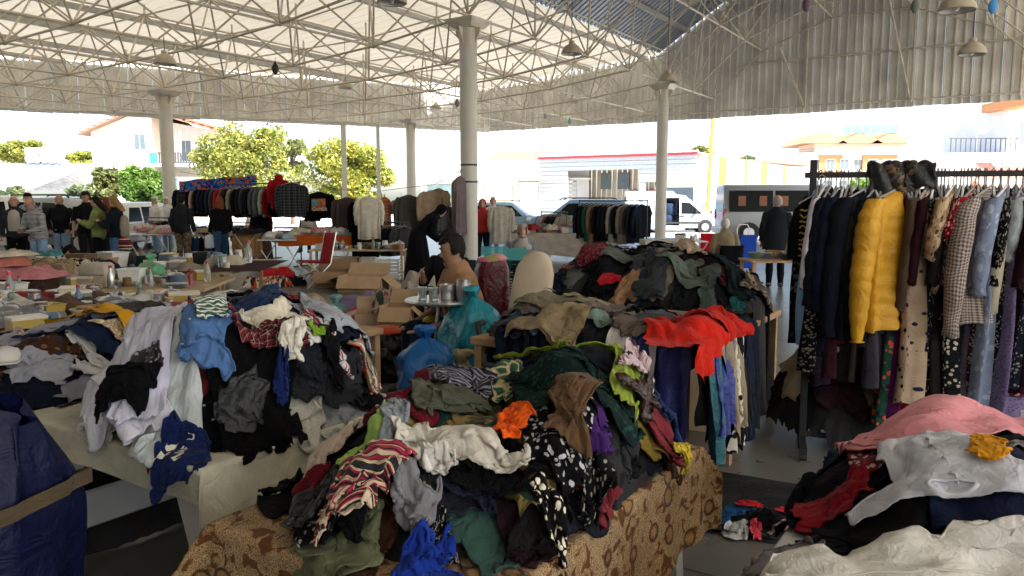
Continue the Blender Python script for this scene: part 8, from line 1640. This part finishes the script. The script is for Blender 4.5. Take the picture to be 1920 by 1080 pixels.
for k in range(26):
    cn, c = LIN[k % 12]; x, y, z = ((rnd.uniform(-9.5, -4.3), rnd.uniform(10.9, 12.8), .62), (rnd.uniform(-4.4, -2.6), rnd.uniform(8.8, 12.5), .0), (*near(rnd.uniform(-8.4, -6.2), rnd.uniform(2.8, 4.4)), .62))[k % 3]
    lump(x, y, z, rnd.uniform(.25, .42), rnd.uniform(.2, .3), rnd.uniform(.1, .2), cloth(c, *(('floral', '#b8aea0') if k % 4 == 1 else ())), '%s clothes bundle among the household goods, %s' % (cn, ('on the long board', 'on the floor', 'on the crowded low table')[k % 3]), 'clothes bundles among the goods', 'clothes_bundle', 'clothing', 600 + k)
for k in range(7):
    cn, c = (('grey', '#6d6c6a'), ('white', '#a8a59e'), ('brown', '#4a3c30'), ('dark green', '#23302a'), ('beige', '#8d8068'), ('navy', '#1c2230'), ('maroon', '#3a1a1e'))[k]; lump(-9.4 + .86 * k, 11.8 + .3 * (k % 2), .622, .62, 1.1, .018, cloth(c, *(('plaid', '#8a8478') if k % 2 else ())), '%s blanket spread flat under goods on the long board' % cn, None, 'blanket', 'blanket', 700 + k, .1)
# bigger pieces among the goods
t = thing('white_tub', 'white square plastic tub beside the green bag', 'tub', (at(247, 500, 9.9).x, 9.9, .55), .1); q = MB(); q.loft([[(sx * w, sy * w, zz) for sx, sy in ((-1, -1), (1, -1), (1, 1), (-1, 1))] for zz, w in ((0, .11), (.18, .13), (.185, .14), (.2, .14), (.198, .125), (.01, .105))], False); q.build('wall', mat('tub_white', (.7, .72, .66), .4), t)
q = MB(); q.box((0, 0, .012), (.2, .2, .01)); q.build('base', mat('tub_white', (.7, .72, .66), .4), t)
bag((at(283, 500, 10.2).x, 10.2, .55), .2, .15, .26, GRN, 'pale green translucent plastic bag behind the white tub', True, 21); bag((at(390, 500, 14.6).x, 14.6, 0.), .52, .28, .46, cloth('#a89a88', 'stripe', '#b8a9a0', sc=5), 'big beige bundle bag with red trim on the floor', False, 22, name='bundle_bag'); bag((at(628, 500, 9.6).x, 9.6, 0), .3, .2, .34, plastic('bag_paleteal', '#7fb4b0'), 'pale turquoise plastic bag by the pink quilts', True, 23); bag((at(1172, 500, 12).x, 12, .0), .22, .15, .78, WHT, 'white carrier bag with raised handles behind the knitwear', True, 24, True)
bag((at(25, 500, 8.9).x, 8.9, 0), .48, .36, .72, cloth('#3a2620'), 'brown sack at the edge of the goods', False, 25, name='sack'); lump(at(45, 500, 9.0).x, 9.0, .72, .4, .32, .14, cloth('#c07a7e', 'dots', '#b56e74'), 'pink blanket lying over the brown sack', None, 'blanket', 'blanket', 3); lump(at(12, 500, 9.1).x, 9.1, .86, .34, .26, .12, cloth('#b0695c'), 'coral cushion on the pink blanket', None, 'cushion', 'cushion', 4); lump(at(14, 500, 9.15).x, 9.15, .96, .3, .22, .07, cloth('#c4b8a4'), 'cream cushion on top of the coral one', None, 'cushion', 'cushion', 6)
def suitcase(px_, d, z, w, h, dp, m, label, rz=0.):
    t = thing('suitcase', label, 'suitcase', (at(px_, 500, d).x, d, z), rz); q = MB(); q.box((0, 0, h / 2), (w, dp, h), 0, .03); q.build('shell', m, t, True); q = MB(); q.box((0, -dp / 2 - .004, h / 2), (w * .98, .01, .015)); q.build('seam', M_STEEL, t); q = MB(); q.tube([(-.07, 0, h), (-.06, 0, h + .04), (.06, 0, h + .04), (.07, 0, h)], .01, 6); q.build('handle', M_DARK, t, True)
suitcase(182, 9.6, .55, .36, .30, .2, mat('case_beige', (.45, .40, .33), .5), 'beige hard case standing among the goods', -.2); suitcase(128, 9.7, .55, .5, .24, .24, mat('case_cream', (.52, .47, .34), .5), 'cream long box under the tan cloth', .1); lump(at(92, 500, 9.6).x, 9.6, .72, .34, .25, .2, cloth('#7d6a50', 'stripe', '#a08c6c', sc=1.), 'tan striped cloth heaped over the cream box', None, 'blanket', 'blanket', 8); lump(at(140, 500, 9.9).x, 9.9, .78, .25, .2, .1, cloth('#14130f', 'giraffe', '#c9bd9c', sc=1.6), 'black and cream patterned cloth on the cream box', None, 'scarf', 'clothing', 9); lump(at(95, 500, 10).x, 10, .9, .14, .12, .07, cloth('#3f7478'), 'small teal cloth on the tan heap', None, 'scarf', 'clothing', 10)
# quilts and pillow on the floor by the cartons
for px_, d, z, rx, ry, h, c, lab, nm in ((660, 9.6, 0, .55, .4, .3, cloth('#c2566a', 'dots', '#b54a60'), 'pink quilted bedspread on the floor', 'quilt'), (700, 9.9, .16, .6, .35, .28, cloth('#8a7ba0'), 'lilac quilt behind the cartons', 'quilt'), (745, 9.2, .3, .34, .22, .3, cloth('#b5a59a', 'floral', '#8a3a3c', '#3a4a3c', .8), 'flowered pillow on the lilac quilt', 'pillow'), (790, 9.6, .3, .3, .14, .42, cloth('#b3ab9c'), 'cream padded cushion beside the seated man', 'cushion'), (615, 9.4, 0, .3, .22, .16, cloth('#b8a99a'), 'pale rumpled sheet on the floor', 'sheet'),
        (500, 14.6, 0, .5, .3, .22, cloth('#b5441e', 'camo', '#c9bfae', '#20222a'), 'orange and white clothes on the floor by the red chair', 'clothes_bundle'), (520, 14.9, .1, .35, .25, .25, cloth('#b01a20'), 'bright red cloth on the floor bundle', 'clothes_bundle'), (545, 14.8, 0, .3, .22, .2, cloth('#1c1e24'), 'black cloth beside the red bundle', 'clothes_bundle'), (480, 12.6, 0, .7, .3, .1, cloth('#8a1a24'), 'dark red folded umbrella cloth on the floor', 'cloth_roll'), (440, 12.2, 0, .6, .4, .14, cloth('#a8873c', 'camo', '#5c4630', '#c9b88a'), 'yellow and brown cloth on the floor goods', 'clothes_bundle'), (465, 10.2, 0, .4, .28, .14, cloth('#b3242c', 'plaid', '#d6c9bd', '#7a1a20'), 'red checked handbag lying on the floor', 'handbag')):
    lump(at(px_, 500, d).x, d, z + .002, rx, ry, h, c, lab, None, nm, 'bedding' if nm in ('quilt', 'pillow', 'cushion', 'sheet') else 'clothing', px_, .2)
lump(at(60, 620, 4.7).x + .1, 4.75, .64, .42, .3, .16, plastic('bag_clear', '#9c948a', .2, .1), 'clear plastic wrap full of small goods', None, 'plastic_wrap', 'bag', 77); q = MB()
t = thing('perfume_bottle', 'small glass bottle with amber liquid beside the flowers', 'bottle', (at(76, 600, 5.2).x, 5.2, .63)); q = MB(); q.box((0, 0, .05), (.07, .035, .1), 0, .006); q.build('flask', mat('amber', (.65, .38, .03), .1, trans=.5), t); q = MB(); q.box((0, 0, .118), (.03, .025, .035), 0, .004); q.build('cap', M_STEEL, t)
t = thing('artificial_flowers', 'bunch of peach artificial flowers with green leaves', 'flowers', (at(28, 610, 5.0).x, 5.0, .63))
for k in range(5):
    c = (rnd.uniform(-.08, .08), rnd.uniform(-.05, .05), .06 + rnd.uniform(0, .07))
    for a in range(6): q = MB(); q.ell((c[0] + .025 * math.cos(a * 1.05), c[1] + .025 * math.sin(a * 1.05), c[2]), (.022, .022, .014), 8, 6); q.build('petal', mat('petal_peach', (.6, .24, .14), .6), t, True)
for k in range(8): q = MB(); a = k * .8; q.add([(0, 0, .03), (.09 * math.cos(a - .2), .09 * math.sin(a - .2), .06), (.14 * math.cos(a), .14 * math.sin(a), .04), (.09 * math.cos(a + .2), .09 * math.sin(a + .2), .06)], [(0, 1, 2, 3)]); q.build('leaf', mat('leaf_plastic', (.06, .18, .07), .5), t)
t = thing('peaked_hat', 'white peaked cap lying on the maroon sweater', 'cap', (at(14, 712, 3.35).x, 3.35, float(Hs(np.array(at(14, 712, 3.35).x), np.array(3.35))) + .005), .6); t.scale = (.72, .72, .55); q = MB(); q.loft([[(rx * math.cos(a), ry * math.sin(a), z) for a in np.arange(0, 6.28, .35)] for z, rx, ry in ((0, .085, .10), (.04, .088, .103), (.085, .07, .08), (.11, .02, .03))]); q.build('crown', cloth('#c9c6c2'), t, True); q = MB(); q.prism([(-.075, -.09), (.075, -.09), (.05, -.17), (-.05, -.17)], .0, .012, 'xy'); q.build('peak', cloth('#c9c6c2'), t)
# board leaning at the jacket heap, dark sheet on the floor
t = thing('fibre_board', 'sheet of pale fibre board standing at the end of the jacket table', 'board', (*near(-1.85, 5.14), 0), ANG_U); q = MB(); q.box((0, 0, .42), (.75, .02, .84), 0, .003); q.build('panel', CARD2, t); q = MB(); q.box((0, -.012, .82), (.75, .01, .04)); q.build('torn_edge', CARD, t)
p = onz(1440, 955, 0); n = 26; P_ = np.array([[(x * .62, y * .42, .012 + .014 * (1 + math.sin(5 * x + 3 * y)) * (1 - .5 * max(abs(x), abs(y))) + .006 * math.sin(11 * y - 4 * x)) for y in np.linspace(-1, 1, n)] for x in np.linspace(-1, 1, n)]); o = gridmesh('ground_sheet', P_, cloth('#14171a', rough=.6), None, P_[..., :2]); o.location = (p.x, p.y, .0); o.rotation_euler = (0, 0, ANG_U + .2); tag(o, 'dark plastic sheet on the floor under the small heap', 'ground sheet')
# overhead wires outside
t = thing('overhead_wire', 'thin overhead cable from the utility pole toward the workshop', 'cable', at(1700, 240, 80)); a, b_ = at(1700, 240, 80), at(1300, 272, 66); q = MB(); q.tube([tuple((b_ - a) * f + Vector((0, 0, -1.2 * 4 * f * (1 - f)))) for f in np.linspace(0, 1, 12)], .02, 4); q.build('cable', M_DARK, t)
